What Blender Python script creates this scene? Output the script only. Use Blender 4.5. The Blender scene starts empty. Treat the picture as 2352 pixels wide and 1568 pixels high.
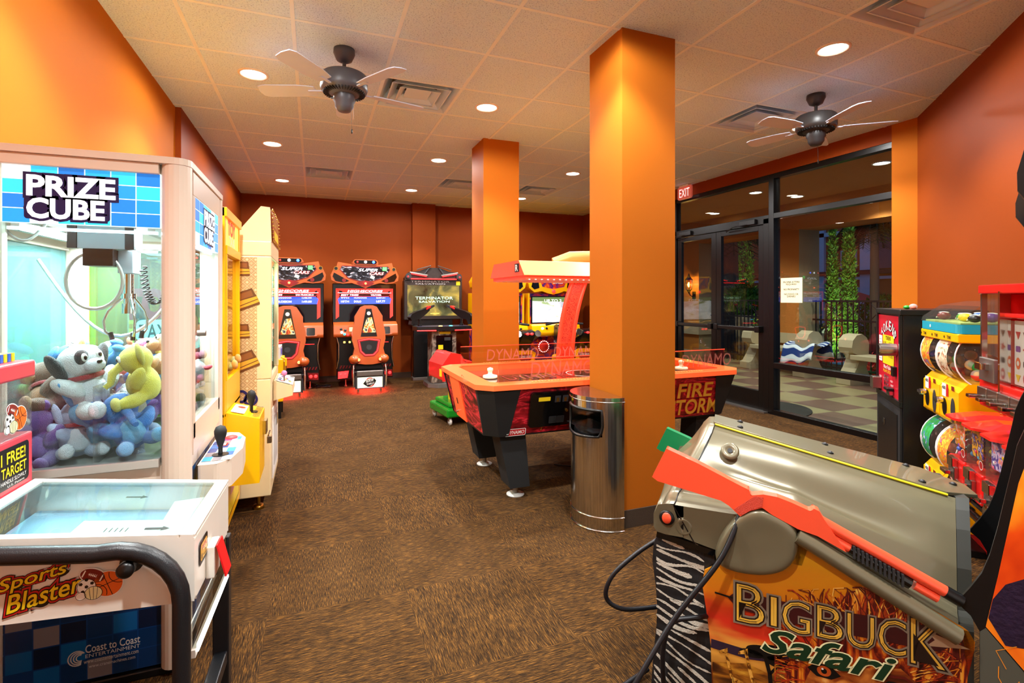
import bpy, math, random
from mathutils import Vector, Matrix, Euler
PI = math.pi
random.seed(7)
SC = bpy.context.scene
COL = SC.collection
# ---------------------------------------------------------------- camera, sky, exposure
cd = bpy.data.cameras.new('camera'); cam = bpy.data.objects.new('camera', cd); COL.objects.link(cam)
cd.sensor_width = 36; cd.lens = 1170 / 2352 * 36; cd.shift_y = -101 / 2352; cd.clip_start = 0.02; cd.clip_end = 200
cam.location = (0, 0, 1.4245); cam.rotation_euler = (PI / 2, 0, math.radians(-21.25))
SC.camera = cam
w = bpy.data.worlds.new('dusk'); SC.world = w; w.use_nodes = True
bg = w.node_tree.nodes['Background']; bg.inputs[0].default_value = (.16, .25, .48, 1); bg.inputs[1].default_value = .65
SC.view_settings.view_transform = 'Standard'; SC.view_settings.look = 'None'
SC.view_settings.gamma = 1; SC.view_settings.use_curve_mapping = False
SC.view_settings.exposure = 0.28
SC.cycles.max_bounces = 10; SC.cycles.diffuse_bounces = 5; SC.cycles.transparent_max_bounces = 24
SC.cycles.glossy_bounces = 5; SC.cycles.sample_clamp_indirect = 4; SC.cycles.caustics_reflective = False
SC.cycles.blur_glossy = 1.0
CAN_W, CAN_FILL = 170.0, 65.0          # watts of a downlight's beam and of its wide spill
H = 3.09
# ---------------------------------------------------------------- materials
def lin(c):
    if isinstance(c, str):
        c = [int(c[i:i + 2], 16) / 255 for i in (0, 2, 4)]
        c = [x / 12.92 if x <= .04045 else ((x + .055) / 1.055) ** 2.4 for x in c]
    return (c[0], c[1], c[2], 1)
MATS = {}
def mat(name, col='808080', rough=.5, metal=0, emit=0, ecol=None, coat=0, bump=0, bscale=60, var=0, vscale=8, spec=.5):
    if name in MATS: return MATS[name]
    m = bpy.data.materials.new(name); m.use_nodes = True; nt = m.node_tree; b = nt.nodes['Principled BSDF']
    c = lin(col); b.inputs['Base Color'].default_value = c; b.inputs['Roughness'].default_value = rough
    b.inputs['Metallic'].default_value = metal; b.inputs['Coat Weight'].default_value = coat
    b.inputs['Specular IOR Level'].default_value = spec
    tc = nt.nodes.new('ShaderNodeTexCoord')
    n = nt.nodes.new('ShaderNodeTexNoise'); n.inputs['Scale'].default_value = vscale; n.inputs['Detail'].default_value = 3
    nt.links.new(tc.outputs['Object'], n.inputs['Vector'])
    v = var or .06
    mx = nt.nodes.new('ShaderNodeMix'); mx.data_type = 'RGBA'
    mx.inputs[6].default_value = [x * (1 - v) for x in c[:3]] + [1]; mx.inputs[7].default_value = [min(1, x * (1 + v)) for x in c[:3]] + [1]
    nt.links.new(n.outputs[0], mx.inputs[0]); nt.links.new(mx.outputs[2], b.inputs['Base Color'])
    if emit:
        b.inputs['Emission Color'].default_value = lin(ecol or col); b.inputs['Emission Strength'].default_value = emit
    if bump:
        n2 = nt.nodes.new('ShaderNodeTexNoise'); n2.inputs['Scale'].default_value = bscale; n2.inputs['Detail'].default_value = 4
        bp = nt.nodes.new('ShaderNodeBump'); bp.inputs['Strength'].default_value = bump; bp.inputs['Distance'].default_value = .01
        nt.links.new(tc.outputs['Object'], n2.inputs['Vector']); nt.links.new(n2.outputs[0], bp.inputs['Height']); nt.links.new(bp.outputs[0], b.inputs['Normal'])
    MATS[name] = m; return m
def ramp(nt, fac, stops, interp='LINEAR'):
    r = nt.nodes.new('ShaderNodeValToRGB'); r.color_ramp.interpolation = interp; e = r.color_ramp.elements
    while len(e) < len(stops): e.new(1)
    for k, (p, c) in enumerate(stops): e[k].position = p; e[k].color = lin(c)
    nt.links.new(fac, r.inputs[0]); return r.outputs[0]
def texmat(name, build, rough=.5, metal=0, emit=0, coat=0, bump=0, spec=.5):
    """build(nt, coord) returns (colour socket, height socket or None)"""
    if name in MATS: return MATS[name]
    m = bpy.data.materials.new(name); m.use_nodes = True; nt = m.node_tree; b = nt.nodes['Principled BSDF']
    b.inputs['Roughness'].default_value = rough; b.inputs['Metallic'].default_value = metal; b.inputs['Coat Weight'].default_value = coat
    b.inputs['Specular IOR Level'].default_value = spec
    tc = nt.nodes.new('ShaderNodeTexCoord'); c, hgt = build(nt, tc.outputs['Object'])
    nt.links.new(c, b.inputs['Base Color'])
    if emit: nt.links.new(c, b.inputs['Emission Color']); b.inputs['Emission Strength'].default_value = emit
    if bump and hgt:
        bp = nt.nodes.new('ShaderNodeBump'); bp.inputs['Strength'].default_value = bump; bp.inputs['Distance'].default_value = .01
        nt.links.new(hgt, bp.inputs['Height']); nt.links.new(bp.outputs[0], b.inputs['Normal'])
    MATS[name] = m; return m
def N(nt, typ, **kw):
    n = nt.nodes.new('ShaderNode' + typ)
    for k, v in kw.items():
        if k.startswith('_'): setattr(n, k[1:], v)
        else: n.inputs[int(k[1:])].default_value = v
    return n
def noise_col(stops, scale=6, dist=0, stretch=(1, 1, 1), detail=4, interp='LINEAR', sharp=None):
    def f(nt, co):
        mp = N(nt, 'Mapping'); mp.inputs['Scale'].default_value = stretch; nt.links.new(co, mp.inputs[0])
        n = nt.nodes.new('ShaderNodeTexNoise'); n.inputs['Scale'].default_value = scale; n.inputs['Detail'].default_value = detail
        n.inputs['Distortion'].default_value = dist; nt.links.new(mp.outputs[0], n.inputs['Vector'])
        return ramp(nt, n.outputs[0], stops, interp), n.outputs[0]
    return f
def glass(name, tint='ffffff', rough=.0, refl=1.45, alpha=1.0):
    if name in MATS: return MATS[name]
    m = bpy.data.materials.new(name); m.use_nodes = True; nt = m.node_tree; nt.nodes.remove(nt.nodes['Principled BSDF'])
    out = nt.nodes['Material Output']; tr = N(nt, 'BsdfTransparent'); tr.inputs[0].default_value = lin(tint)
    gl = N(nt, 'BsdfGlossy'); gl.inputs['Roughness'].default_value = rough
    fr = N(nt, 'Fresnel'); ge = N(nt, 'NewGeometry'); pw = N(nt, 'Math', _operation='MULTIPLY_ADD'); pw.inputs[1].default_value = 1 / refl - refl; pw.inputs[2].default_value = refl
    nt.links.new(ge.outputs['Backfacing'], pw.inputs[0]); nt.links.new(pw.outputs[0], fr.inputs[0]); mx = N(nt, 'MixShader')
    nt.links.new(fr.outputs[0], mx.inputs[0]); nt.links.new(tr.outputs[0], mx.inputs[1]); nt.links.new(gl.outputs[0], mx.inputs[2])
    last = mx.outputs[0]
    if alpha < 1:
        df = N(nt, 'BsdfDiffuse'); df.inputs[0].default_value = lin(tint); m2 = N(nt, 'MixShader'); m2.inputs[0].default_value = 1 - alpha
        nt.links.new(last, m2.inputs[1]); nt.links.new(df.outputs[0], m2.inputs[2]); last = m2.outputs[0]
    nt.links.new(last, out.inputs[0]); MATS[name] = m; return m
# ---------------------------------------------------------------- mesh builder
def FR(o, u, v):
    u = Vector(u).normalized(); v = Vector(v); v = (v - u * v.dot(u)).normalized(); n = u.cross(v)
    return Matrix(((u.x, v.x, n.x, o[0]), (u.y, v.y, n.y, o[1]), (u.z, v.z, n.z, o[2]), (0, 0, 0, 1)))
def TR(x=0, y=0, z=0, rx=0, ry=0, rz=0, s=1):
    S = Matrix.Diagonal((s, s, s, 1)) if not isinstance(s, tuple) else Matrix.Diagonal((*s, 1))
    return Matrix.Translation((x, y, z)) @ Euler((rx, ry, rz)).to_matrix().to_4x4() @ S
TXT = {}
def text_geo(s, off, shear):
    k = (s, off, shear)
    if k not in TXT:
        c = bpy.data.curves.new('t', 'FONT'); c.body = s; c.size = 1; c.offset = off; c.shear = shear; c.align_x = 'CENTER'
        c.resolution_u = 3; c.space_line = .85
        o = bpy.data.objects.new('t', c); me = o.to_mesh()
        vs = [Vector(v.co) for v in me.vertices]; fs = [tuple(p.vertices) for p in me.polygons]
        o.to_mesh_clear(); bpy.data.objects.remove(o); bpy.data.curves.remove(c)
        TXT[k] = (vs, fs)
    return TXT[k]
class MB:
    def __init__(s, T=None): s.v = []; s.f = []; s.m = []; s.s = []; s.mats = []; s.T = T
    def add(s, vs, fs, m, smooth=False, T=None):
        if isinstance(m, str): m = MATS[m]
        if m not in s.mats: s.mats.append(m)
        k = s.mats.index(m); n = len(s.v)
        M = (s.T @ T) if (s.T and T) else (s.T or T)
        s.v += [tuple(M @ Vector(v)) if M else tuple(v) for v in vs]
        s.f += [tuple(i + n for i in f) for f in fs]; s.m += [k] * len(fs); s.s += [smooth] * len(fs)
        return s
    def box(s, x0, y0, z0, x1, y1, z1, m, T=None):
        vs = [(x, y, z) for z in (z0, z1) for y in (y0, y1) for x in (x0, x1)]
        return s.add(vs, [(0, 2, 3, 1), (4, 5, 7, 6), (0, 1, 5, 4), (2, 6, 7, 3), (0, 4, 6, 2), (1, 3, 7, 5)], m, False, T)
    def rbox(s, x0, y0, x1, y1, z0, z1, r, m, T=None, n=5):
        """box with rounded vertical corners"""
        pts = []
        for cx, cy, a in ((x1 - r, y1 - r, 0), (x0 + r, y1 - r, 1), (x0 + r, y0 + r, 2), (x1 - r, y0 + r, 3)):
            for k in range(n + 1):
                t = (a + k / n) * PI / 2; pts.append((cx + r * math.cos(t), cy + r * math.sin(t)))
        return s.poly(pts, z0, z1, m, T)
    def poly(s, pts, z0, z1, m, T=None, smooth=False):
        """2d outline extruded along local z"""
        n = len(pts); A = sum(pts[i][0] * pts[(i + 1) % n][1] - pts[(i + 1) % n][0] * pts[i][1] for i in range(n))
        if A < 0: pts = pts[::-1]
        if z0 == z1: return s.add([(p[0], p[1], z0) for p in pts], [tuple(range(n))], m, False, T)
        vs = [(p[0], p[1], z0) for p in pts] + [(p[0], p[1], z1) for p in pts]
        s.add(vs, [tuple(range(n))[::-1], tuple(range(n, 2 * n))], m, False, T)
        return s.add(vs, [(i, (i + 1) % n, n + (i + 1) % n, n + i) for i in range(n)], m, smooth, T)
    def quad(s, a, b, c, d, m, T=None): return s.add([a, b, c, d], [(0, 1, 2, 3)], m, False, T)
    def tube(s, pts, r, m, n=8, T=None, closed=False):
        pts = [Vector(p) for p in pts]; N_ = len(pts); vs = []; fs = []; up = None
        for i, p in enumerate(pts):
            a = pts[i - 1] if (i or closed) else p; b = pts[(i + 1) % N_] if (i < N_ - 1 or closed) else p
            d = (b - a).normalized()
            if up is None: up = Vector((0, 0, 1)) if abs(d.z) < .9 else Vector((1, 0, 0))
            u = (up - d * up.dot(d)).normalized(); up = u; w_ = d.cross(u); rr = r[i] if isinstance(r, (list, tuple)) else r
            vs += [tuple(p + (u * math.cos(t) + w_ * math.sin(t)) * rr) for t in (2 * PI * k / n for k in range(n))]
        for i in range(N_ if closed else N_ - 1):
            j = (i + 1) % N_
            fs += [(i * n + k, i * n + (k + 1) % n, j * n + (k + 1) % n, j * n + k) for k in range(n)]
        if not closed: s.add(vs, [tuple(range(n))[::-1], tuple(range((N_ - 1) * n, N_ * n))], m, False, T)
        return s.add(vs, fs, m, True, T)
    def lathe(s, prof, m, n=24, T=None, a0=0, a1=2 * PI, smooth=True):
        """profile [(radius, z)] about local z"""
        full = abs(a1 - a0 - 2 * PI) < 1e-6; k = n if full else n + 1; vs = []; fs = []
        for r, z in prof: vs += [(r * math.cos(a0 + (a1 - a0) * i / n), r * math.sin(a0 + (a1 - a0) * i / n), z) for i in range(k)]
        for j in range(len(prof) - 1):
            for i in range(n):
                i2 = (i + 1) % k; fs.append((j * k + i, j * k + i2, (j + 1) * k + i2, (j + 1) * k + i))
        return s.add(vs, fs, m, smooth, T)
    def cyl(s, r, z0, z1, m, T=None, n=20):
        s.lathe([(r, z0), (r, z1)], m, n, T); vs = [(r * math.cos(2 * PI * i / n), r * math.sin(2 * PI * i / n), z) for z in (z0, z1) for i in range(n)]
        return s.add(vs, [tuple(range(n))[::-1], tuple(range(n, 2 * n))], m, False, T)
    def ball(s, c, r, m, T=None, nu=12, nv=8, rot=None):
        if not isinstance(r, (tuple, list)): r = (r, r, r)
        M = Matrix.Translation(c) @ (Euler(rot).to_matrix().to_4x4() if rot else Matrix()) @ Matrix.Diagonal((*r, 1))
        if T: M = T @ M
        vs = [(0, 0, -1)]; fs = []
        for j in range(1, nv):
            t = -PI / 2 + PI * j / nv; vs += [(math.cos(t) * math.cos(2 * PI * i / nu), math.cos(t) * math.sin(2 * PI * i / nu), math.sin(t)) for i in range(nu)]
        vs.append((0, 0, 1)); L = len(vs) - 1
        fs += [(0, 1 + (i + 1) % nu, 1 + i) for i in range(nu)]
        for j in range(nv - 2): fs += [(1 + j * nu + i, 1 + j * nu + (i + 1) % nu, 1 + (j + 1) * nu + (i + 1) % nu, 1 + (j + 1) * nu + i) for i in range(nu)]
        fs += [(L, 1 + (nv - 2) * nu + i, 1 + (nv - 2) * nu + (i + 1) % nu) for i in range(nu)]
        return s.add(vs, fs, m, True, M)
    def grid(s, f, nu, nv, m, T=None, smooth=True, flip=False):
        vs = [f(i / nu, j / nv) for j in range(nv + 1) for i in range(nu + 1)]
        fs = [(j * (nu + 1) + i, j * (nu + 1) + i + 1, (j + 1) * (nu + 1) + i + 1, (j + 1) * (nu + 1) + i) for j in range(nv) for i in range(nu)]
        if flip: fs = [q[::-1] for q in fs]
        return s.add(vs, fs, m, smooth, T)
    def text(s, body, T, x, y, w_, h_, m, off=0., shear=0., lift=0., rise=0., thick=0):
        """lettering filling the rectangle (x,y,w,h) of frame T; off makes it bolder; rise = slope of its baseline"""
        vs, fs = text_geo(body, 0.0 if not off else off, shear); v0 = text_geo(body, 0., shear)[0]
        x0 = min(v.x for v in v0); x1 = max(v.x for v in v0); y0 = min(v.y for v in v0); y1 = max(v.y for v in v0)
        sx = w_ / max(1e-6, x1 - x0); sy = h_ / max(1e-6, y1 - y0)
        out = [(x + (v.x - x0) * sx, y + (v.y - y0) * sy + rise * (v.x - x0) * sx, lift) for v in vs]
        return s.add(out, fs, m, False, T)
    def build(s, name, parent=None, bevel=0, label=None, sub=0, seg=2, remesh=0, **kw):
        me = bpy.data.meshes.new(name); me.from_pydata(s.v, [], s.f)
        for m in s.mats: me.materials.append(m)
        me.polygons.foreach_set('material_index', s.m); me.polygons.foreach_set('use_smooth', s.s); me.update()
        o = bpy.data.objects.new(name, me); COL.objects.link(o)
        if parent: o.parent = parent
        if bevel:
            b = o.modifiers.new('b', 'BEVEL'); b.width = bevel; b.segments = seg; b.limit_method = 'ANGLE'; b.angle_limit = math.radians(40)
        if remesh:
            b = o.modifiers.new('r', 'REMESH'); b.mode = 'VOXEL'; b.voxel_size = remesh; b.use_smooth_shade = True
            q = o.modifiers.new('s', 'SMOOTH'); q.iterations = 4
        if sub: b = o.modifiers.new('s', 'SUBSURF'); b.levels = sub; b.render_levels = sub
        if label: o['label'] = label
        for k, v in kw.items(): o[k] = v
        return o
def thing(name, label, cat, loc=(0, 0, 0), rz=0, group=None, scale=None, rot=None):
    o = bpy.data.objects.new(name, None); COL.objects.link(o); o.location = loc; o.rotation_euler = rot or (0, 0, rz)
    o.empty_display_size = .1
    if scale: o.scale = scale if isinstance(scale, tuple) else (scale,) * 3
    o['label'] = label; o['category'] = cat
    if group: o['group'] = group
    return o
def tag(o, label, cat, group=None):
    o['label'] = label; o['category'] = cat
    if group: o['group'] = group
    return o
def dup(root, loc=None, rz=None, label=None, rot=None, scale=None):
    def cp(o, par):
        c = o.copy(); COL.objects.link(c)
        if par: c.parent = par
        for ch in list(o.children): cp(ch, c)
        return c
    r = cp(root, None)
    if loc: r.location = loc
    if rz is not None: r.rotation_euler = (0, 0, rz)
    if rot: r.rotation_euler = rot
    if scale: r.scale = (scale,) * 3 if not isinstance(scale, tuple) else scale
    if label: r['label'] = label
    return r
def lamp(name, typ, loc, parent=None, energy=10, color=(1, 1, 1), size=.05, rot=None, spot=None, blend=.5, size_y=None):
    l = bpy.data.lights.new(name, typ); l.energy = energy; l.color = color
    if typ == 'AREA':
        l.size = size
        if size_y: l.shape = 'RECTANGLE'; l.size_y = size_y
    else: l.shadow_soft_size = size
    if spot: l.spot_size = spot; l.spot_blend = blend
    o = bpy.data.objects.new(name, l); COL.objects.link(o); o.location = loc
    if rot: o.rotation_euler = rot
    if parent: o.parent = parent
    return o
XZ = lambda x, y, z: FR((x, y, z), (1, 0, 0), (0, 0, 1))       # frame on a face seen from -y
# common materials
mat('black', '0b0b0c', .35); mat('black_matte', '0d0d0d', .7); mat('black_gloss', '060607', .12, coat=.5); mat('dark_grey', '2a2a2c', .5)
mat('chrome', 'd8d8d8', .12, 1); mat('steel', 'b0aca4', .28, 1); mat('dull_steel', '8e8a84', .45, 1); mat('white_plastic', 'e8e2d6', .35)
mat('white', 'f2f0ea', .4); mat('cream', 'efe2c2', .4); mat('red', 'd3141a', .3); mat('red_plastic', 'e02a26', .22, coat=.4)
mat('yellow', 'f5c400', .35); mat('deep_yellow', 'f2a900', .35); mat('navy', '141a5e', .4); mat('gold', 'd9a520', .4); mat('grey', '808080', .5)
mat('light_grey', 'c4c2be', .45); mat('dark_red', '7a0d10', .4); mat('orange', 'f26a1c', .35); mat('green', '1d8a3a', .4); mat('bright_blue', '1583d6', .4)
mat('brass', 'c9a24a', .3, 1); mat('rubber', '151515', .8); mat('screen_black', '050506', .06, coat=.6)
mat('lit_white', 'ffffff', .5, emit=6); mat('lit_red', 'ff1a18', .5, emit=7); mat('lit_blue', '2a50ff', .5, emit=9); mat('lit_yellow', 'ffd25a', .5, emit=3)
mat('lit_green', '4dff5a', .5, emit=2); mat('lit_cyan', '40e0ff', .5, emit=2)
glass('clear_glass', 'eef6f4'); glass('acrylic', 'f4f4f4', alpha=.97); glass('dark_pane', 'e6e8e4')
# ---------------------------------------------------------------- the room
def carpet(nt, co):
    sx = N(nt, 'SeparateXYZ'); nt.links.new(co, sx.inputs[0])
    def M(op, a, b=0., c=0.):
        n = nt.nodes.new('ShaderNodeMath'); n.operation = op
        for k, q in enumerate((a, b, c)):
            if hasattr(q, 'links'): nt.links.new(q, n.inputs[k])
            else: n.inputs[k].default_value = q
        return n.outputs[0]
    X, Y = sx.outputs[0], sx.outputs[1]
    fx = M('FLOOR', M('MULTIPLY', M('SUBTRACT', X, 1.03), 1 / .612)); fy = M('FLOOR', M('MULTIPLY', M('SUBTRACT', Y, 2.5), 1 / .612))
    par = M('FLOORED_MODULO', M('ADD', fx, fy), 2.)
    a = M('ADD', M('MULTIPLY', X, M('SUBTRACT', 1., par)), M('MULTIPLY', Y, par)); b = M('ADD', M('MULTIPLY', Y, M('SUBTRACT', 1., par)), M('MULTIPLY', X, par))
    cb = N(nt, 'CombineXYZ'); nt.links.new(M('MULTIPLY', a, 380.), cb.inputs[0]); nt.links.new(M('MULTIPLY', b, 24.), cb.inputs[1]); nt.links.new(M('ADD', fx, M('MULTIPLY', fy, 7.3)), cb.inputs[2])
    n = N(nt, 'TexNoise'); n.inputs['Scale'].default_value = 1; n.inputs['Detail'].default_value = 3; n.inputs['Roughness'].default_value = .7
    nt.links.new(cb.outputs[0], n.inputs['Vector'])
    n2 = N(nt, 'TexNoise'); n2.inputs['Scale'].default_value = 5; n2.inputs['Detail'].default_value = 5; nt.links.new(co, n2.inputs['Vector'])
    c1 = ramp(nt, n.outputs[0], [(.28, '160e08'), (.41, '302012'), (.50, '442e18'), (.59, '64421c'), (.72, '98682e')])
    mx = N(nt, 'Mix', _data_type='RGBA', _blend_type='MULTIPLY'); mx.inputs[0].default_value = .55
    c2 = ramp(nt, n2.outputs[0], [(.3, '9a948c'), (.7, 'ffffff')]); nt.links.new(c1, mx.inputs[6]); nt.links.new(c2, mx.inputs[7])
    return mx.outputs[2], n.outputs[0]
texmat('carpet_tiles', carpet, .95, bump=.5, spec=.1)
def ceil_tile(nt, co):
    n = N(nt, 'TexNoise'); n.inputs['Scale'].default_value = 110; n.inputs['Detail'].default_value = 2; nt.links.new(co, n.inputs['Vector'])
    return ramp(nt, n.outputs[0], [(.33, 'acc8de'), (.43, 'd2ecff'), (.7, 'daf2ff')]), n.outputs[0]
texmat('ceiling_tile', ceil_tile, .9, bump=.35, spec=.2)
mat('ceiling_bar', 'e6f6ff', .5)
mat('orange_paint', 'aa5c17', .7, bump=.03, bscale=180, var=.03, vscale=2, spec=.04)
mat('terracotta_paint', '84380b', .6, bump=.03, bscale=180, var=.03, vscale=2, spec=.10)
mat('pale_paint', 'e6e4e0', .7)  # for unseen walls behind the camera, pale to bounce neutral light onto the ceiling
mat('brown_base', '3a2a1a', .9, bump=.3, bscale=300)
mat('bronze_frame', '0c0908', .3, .3)
PLAN = [(-1.13, -1.6), (-1.13, 5.215), (-1.085, 5.215), (-1.085, 9.14), (5.1, 9.14), (5.1, 8.85), (5.2, 8.85), (5.2, 3.03), (1.9, -.27), (1.9, -1.6)]
def struct(o): o['kind'] = 'structure'; return o
struct(MB().poly(PLAN[::-1], -.1, 0, 'carpet_tiles').build('floor'))
# ceiling: 2 ft panels, open where the diffusers sit
GX = [-1.3385 + .6105 * i for i in range(0, 13)]; GY = [3.315 + .6105 * j for j in range(-9, 11)]
VENTS = [(.494, 3.926), (-.117, 6.978), (1.715, 6.978), (2.936, 6.978), (3.547, 3.315), (2.936, 1.484)]
def is_vent(x, y): return any(abs(x - a) < .1 and abs(y - b) < .1 for a, b in VENTS)
m = MB(); m2 = MB()
for i in range(len(GX) - 1):
    for j in range(len(GY) - 1):
        x0, x1, y0, y1 = GX[i], GX[i + 1], GY[j], GY[j + 1]
        if is_vent(x0, y0): continue
        if (x0 + x1) / 2 - (y0 + y1) / 2 > 3.1: continue
        m.quad((x0, y0, H), (x0, y1, H), (x1, y1, H), (x1, y0, H), 'ceiling_tile')
m.box(-1.4, -2.4, H + .25, 6.2, 9.6, H + .35, 'ceiling_tile')
struct(m.build('ceiling'))
m = MB()
for x in GX[1:-1]: m.box(x - .012, -1.6 if x < 1.9 else max(-1.6, x - 2.17), H - .004, x + .012, 9.14, H + .001, 'ceiling_bar')
for y in GY[1:-1]: m.box(-1.13, y - .012, H - .0035, min(5.2, max(1.9, y + 2.17)), y + .012, H + .001, 'ceiling_bar')
struct(m.build('trim_1'))
def wall(name, a, b, z0=0, z1=H, th=.12, holes=None, paint='terracotta_paint'):
    """wall whose inner face runs a->b; thickness to the right of the direction"""
    d = Vector((b[0] - a[0], b[1] - a[1], 0)); L = d.length; d.normalize(); n = Vector((d.y, -d.x, 0)) * -1
    T = Matrix(((d.x, n.x, 0, a[0]), (d.y, n.y, 0, a[1]), (0, 0, 1, 0), (0, 0, 0, 1))); mb = MB(T)
    for (x0, x1, q0, q1) in (holes or [(0, L, z0, z1)]): mb.box(x0, 0, q0, x1, th, q1, paint)
    return struct(mb.build(name)), T, L
def base(name, a, b, h=.1):
    d = Vector((b[0] - a[0], b[1] - a[1], 0)); L = d.length; d.normalize(); n = Vector((d.y, -d.x, 0)) * -1
    T = Matrix(((d.x, n.x, 0, a[0]), (d.y, n.y, 0, a[1]), (0, 0, 1, 0), (0, 0, 0, 1)))
    return struct(MB(T).box(0, -.008, 0.001, L, .001, h, 'brown_base').build(name))
P = PLAN
wall('wall_left', P[0], (P[1][0], P[1][1]), paint='orange_paint'); 
o, T, L = wall('wall_left', (P[2][0], P[2][1]), (P[3][0], P[3][1])); wall('wall_back', (-1.2, 9.14), (5.3, 9.14))
base('baseboard_left', P[2], P[3]); base('baseboard_back', (-1.085, 9.14), (5.1, 9.14))
struct(MB().box(1.62, 9.0, 0, 2.03, 9.14, H, 'terracotta_paint').build('wall_back'))
m = MB().box(1.61, 8.992, 0, 2.04, 9.0, .1, 'brown_base').build('baseboard_back'); struct(m)
struct(MB().box(5.1, 8.85, 0, 5.3, 9.2, H, 'terracotta_paint').build('wall_right'))
m = MB(); m.box(5.2, 6.47, 0, 5.32, 8.85, H, 'terracotta_paint'); m.box(5.2, 3.256, 2.93, 5.32, 6.47, H, 'terracotta_paint'); m.box(5.2, 3.03, 0, 5.32, 3.256, H, 'orange_paint')
struct(m.build('wall_right'))
wall('wall_diagonal', P[7], P[8]); wall('wall_right_near', P[8], P[9], paint='pale_paint'); wall('wall_front', P[9], P[0], paint='pale_paint')
base('baseboard_diagonal', P[7], P[8])
for nm, x0, x1, y0, y1 in (('column', 1.77, 2.17, 2.68, 3.075), ('column', 1.65, 2.05, 5.065, 5.48)):
    o = MB().box(x0, y0, 0, x1, y1, H, 'orange_paint').build('column'); struct(o)
    m = MB(); t = .008
    m.box(x0 - t, y0 - t, .001, x1 + t, y0, .11, 'brown_base'); m.box(x0 - t, y1, .001, x1 + t, y1 + t, .11, 'brown_base'); m.box(x0 - t, y0, .001, x0, y1, .11, 'brown_base'); m.box(x1, y0, .001, x1 + t, y1, .11, 'brown_base')
    struct(m.build('baseboard_column'))
# glazing: window_1 right of the mullion with its transom, doors 1 and 2 with a transom pane above
bf = 'bronze_frame'; X0, X1 = 5.205, 5.295
w1 = struct(MB().box(X0, 3.256, 0.0, X1, 4.617, .06, bf).box(X0, 3.256, .565, X1, 4.617, .635, bf).box(X0, 3.256, 2.385, X1, 4.617, 2.45, bf).box(X0, 3.256, 2.87, X1, 4.617, 2.93, bf)
   .box(X0, 4.617, 0, X1 + .02, 4.69, 2.93, bf).box(X0 + .04, 3.256, .06, X1, 3.285, 2.87, bf).build('window_1', bevel=.003))
for z0, z1 in ((.06, .565), (.635, 2.385), (2.45, 2.87)):
    MB().box(5.247, 3.27, z0, 5.253, 4.617, z1, 'clear_glass').build('pane', w1)
w2 = struct(MB().box(X0, 4.69, 2.335, X1, 6.47, 2.44, bf).box(X0, 4.69, 2.87, X1, 6.47, 2.93, bf).box(X0, 6.40, 0, X1, 6.47, 2.93, bf).box(X0, 4.69, 0, X1, 4.77, 2.4, bf).build('window_2', bevel=.003))
MB().box(5.247, 4.69, 2.44, 5.253, 6.40, 2.87, 'clear_glass').build('pane', w2)
def leaf(nm, y0, y1, hinge):
    o = struct(MB().box(5.225, y0, .02, 5.275, y0 + .09, 2.33, bf).box(5.225, y1 - .09, .02, 5.275, y1, 2.33, bf).box(5.225, y0 + .09, .02, 5.275, y1 - .09, .25, bf)
        .box(5.225, y0 + .09, 2.265, 5.275, y1 - .09, 2.33, bf).build(nm, bevel=.003))
    MB().box(5.247, y0 + .09, .25, 5.253, y1 - .09, 2.265, 'clear_glass').build('pane', o)
    b = MB(); b.box(5.16, y0 + .03, 1.0, 5.19, y1 - .03, 1.05, bf); b.box(5.15, y0 + .02, .985, 5.225, y0 + .09, 1.065, bf); b.box(5.15, y1 - .09, .985, 5.225, y1 - .02, 1.065, bf); b.build('push_bar', o, bevel=.008)
    c = MB(); yy = y0 + .1 if hinge else y1 - .35; c.box(5.17, yy, 2.35, 5.203, yy + .25, 2.41, 'black'); c.tube([(5.18, yy + .1, 2.36), (5.12, yy + .3, 2.345), (5.2, yy + .5, 2.31)], .008, 'black'); c.build('door_closer', o, bevel=.004)
leaf('door_1', 4.772, 5.585, True); leaf('door_2', 5.59, 6.398, False)
struct(MB().box(5.14, 4.7, .001, 5.31, 6.45, .018, 'dull_steel').build('trim_2'))
# ---------------------------------------------------------------- downlights, diffusers, fans, exit sign
mat('lens', 'fff1dc', .5, emit=22); mat('vent_white', 'cfe6fa', .35); mat('vent_dark', '4a4644', .6); mat('fan_grey', '4e5058', .4); mat('fan_blade', 'c8d4ea', .5)
WARM = (.98, 1, .99)
LIGHTS = [(x, y) for x in (-.42, 1.41, 3.24) for y in (.57, 2.4, 4.235, 6.08, 7.93)] + [(4.46, 3.62)]
LIGHTS = [p for p in LIGHTS if not (p[0] > 3 and p[1] < 1.5)]
ld = {}
WHERE = {(-.42, 4.235): 'large downlight in the ceiling left of the nearer fan', (-.42, 6.08): 'small round downlight in the left row, middle one', (-.42, 7.93): 'farthest small downlight of the left row near the back wall',
 (1.41, 4.235): 'round downlight beside the large diffuser in front of the column', (1.41, 6.08): 'small downlight in the middle row behind the diffuser', (1.41, 7.93): 'farthest downlight of the middle row over the robot gun game',
 (3.24, 6.08): 'small downlight between the two orange columns', (3.24, 7.93): 'faraway downlight beside the edge of the farther column', (3.24, 2.4): 'largest downlight, on the right side of the ceiling',
 (4.46, 3.62): 'downlight half hidden behind the grey fan on the right', (1.41, 2.4): 'downlight cut by the top edge just left of the near column'}
first = None
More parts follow.
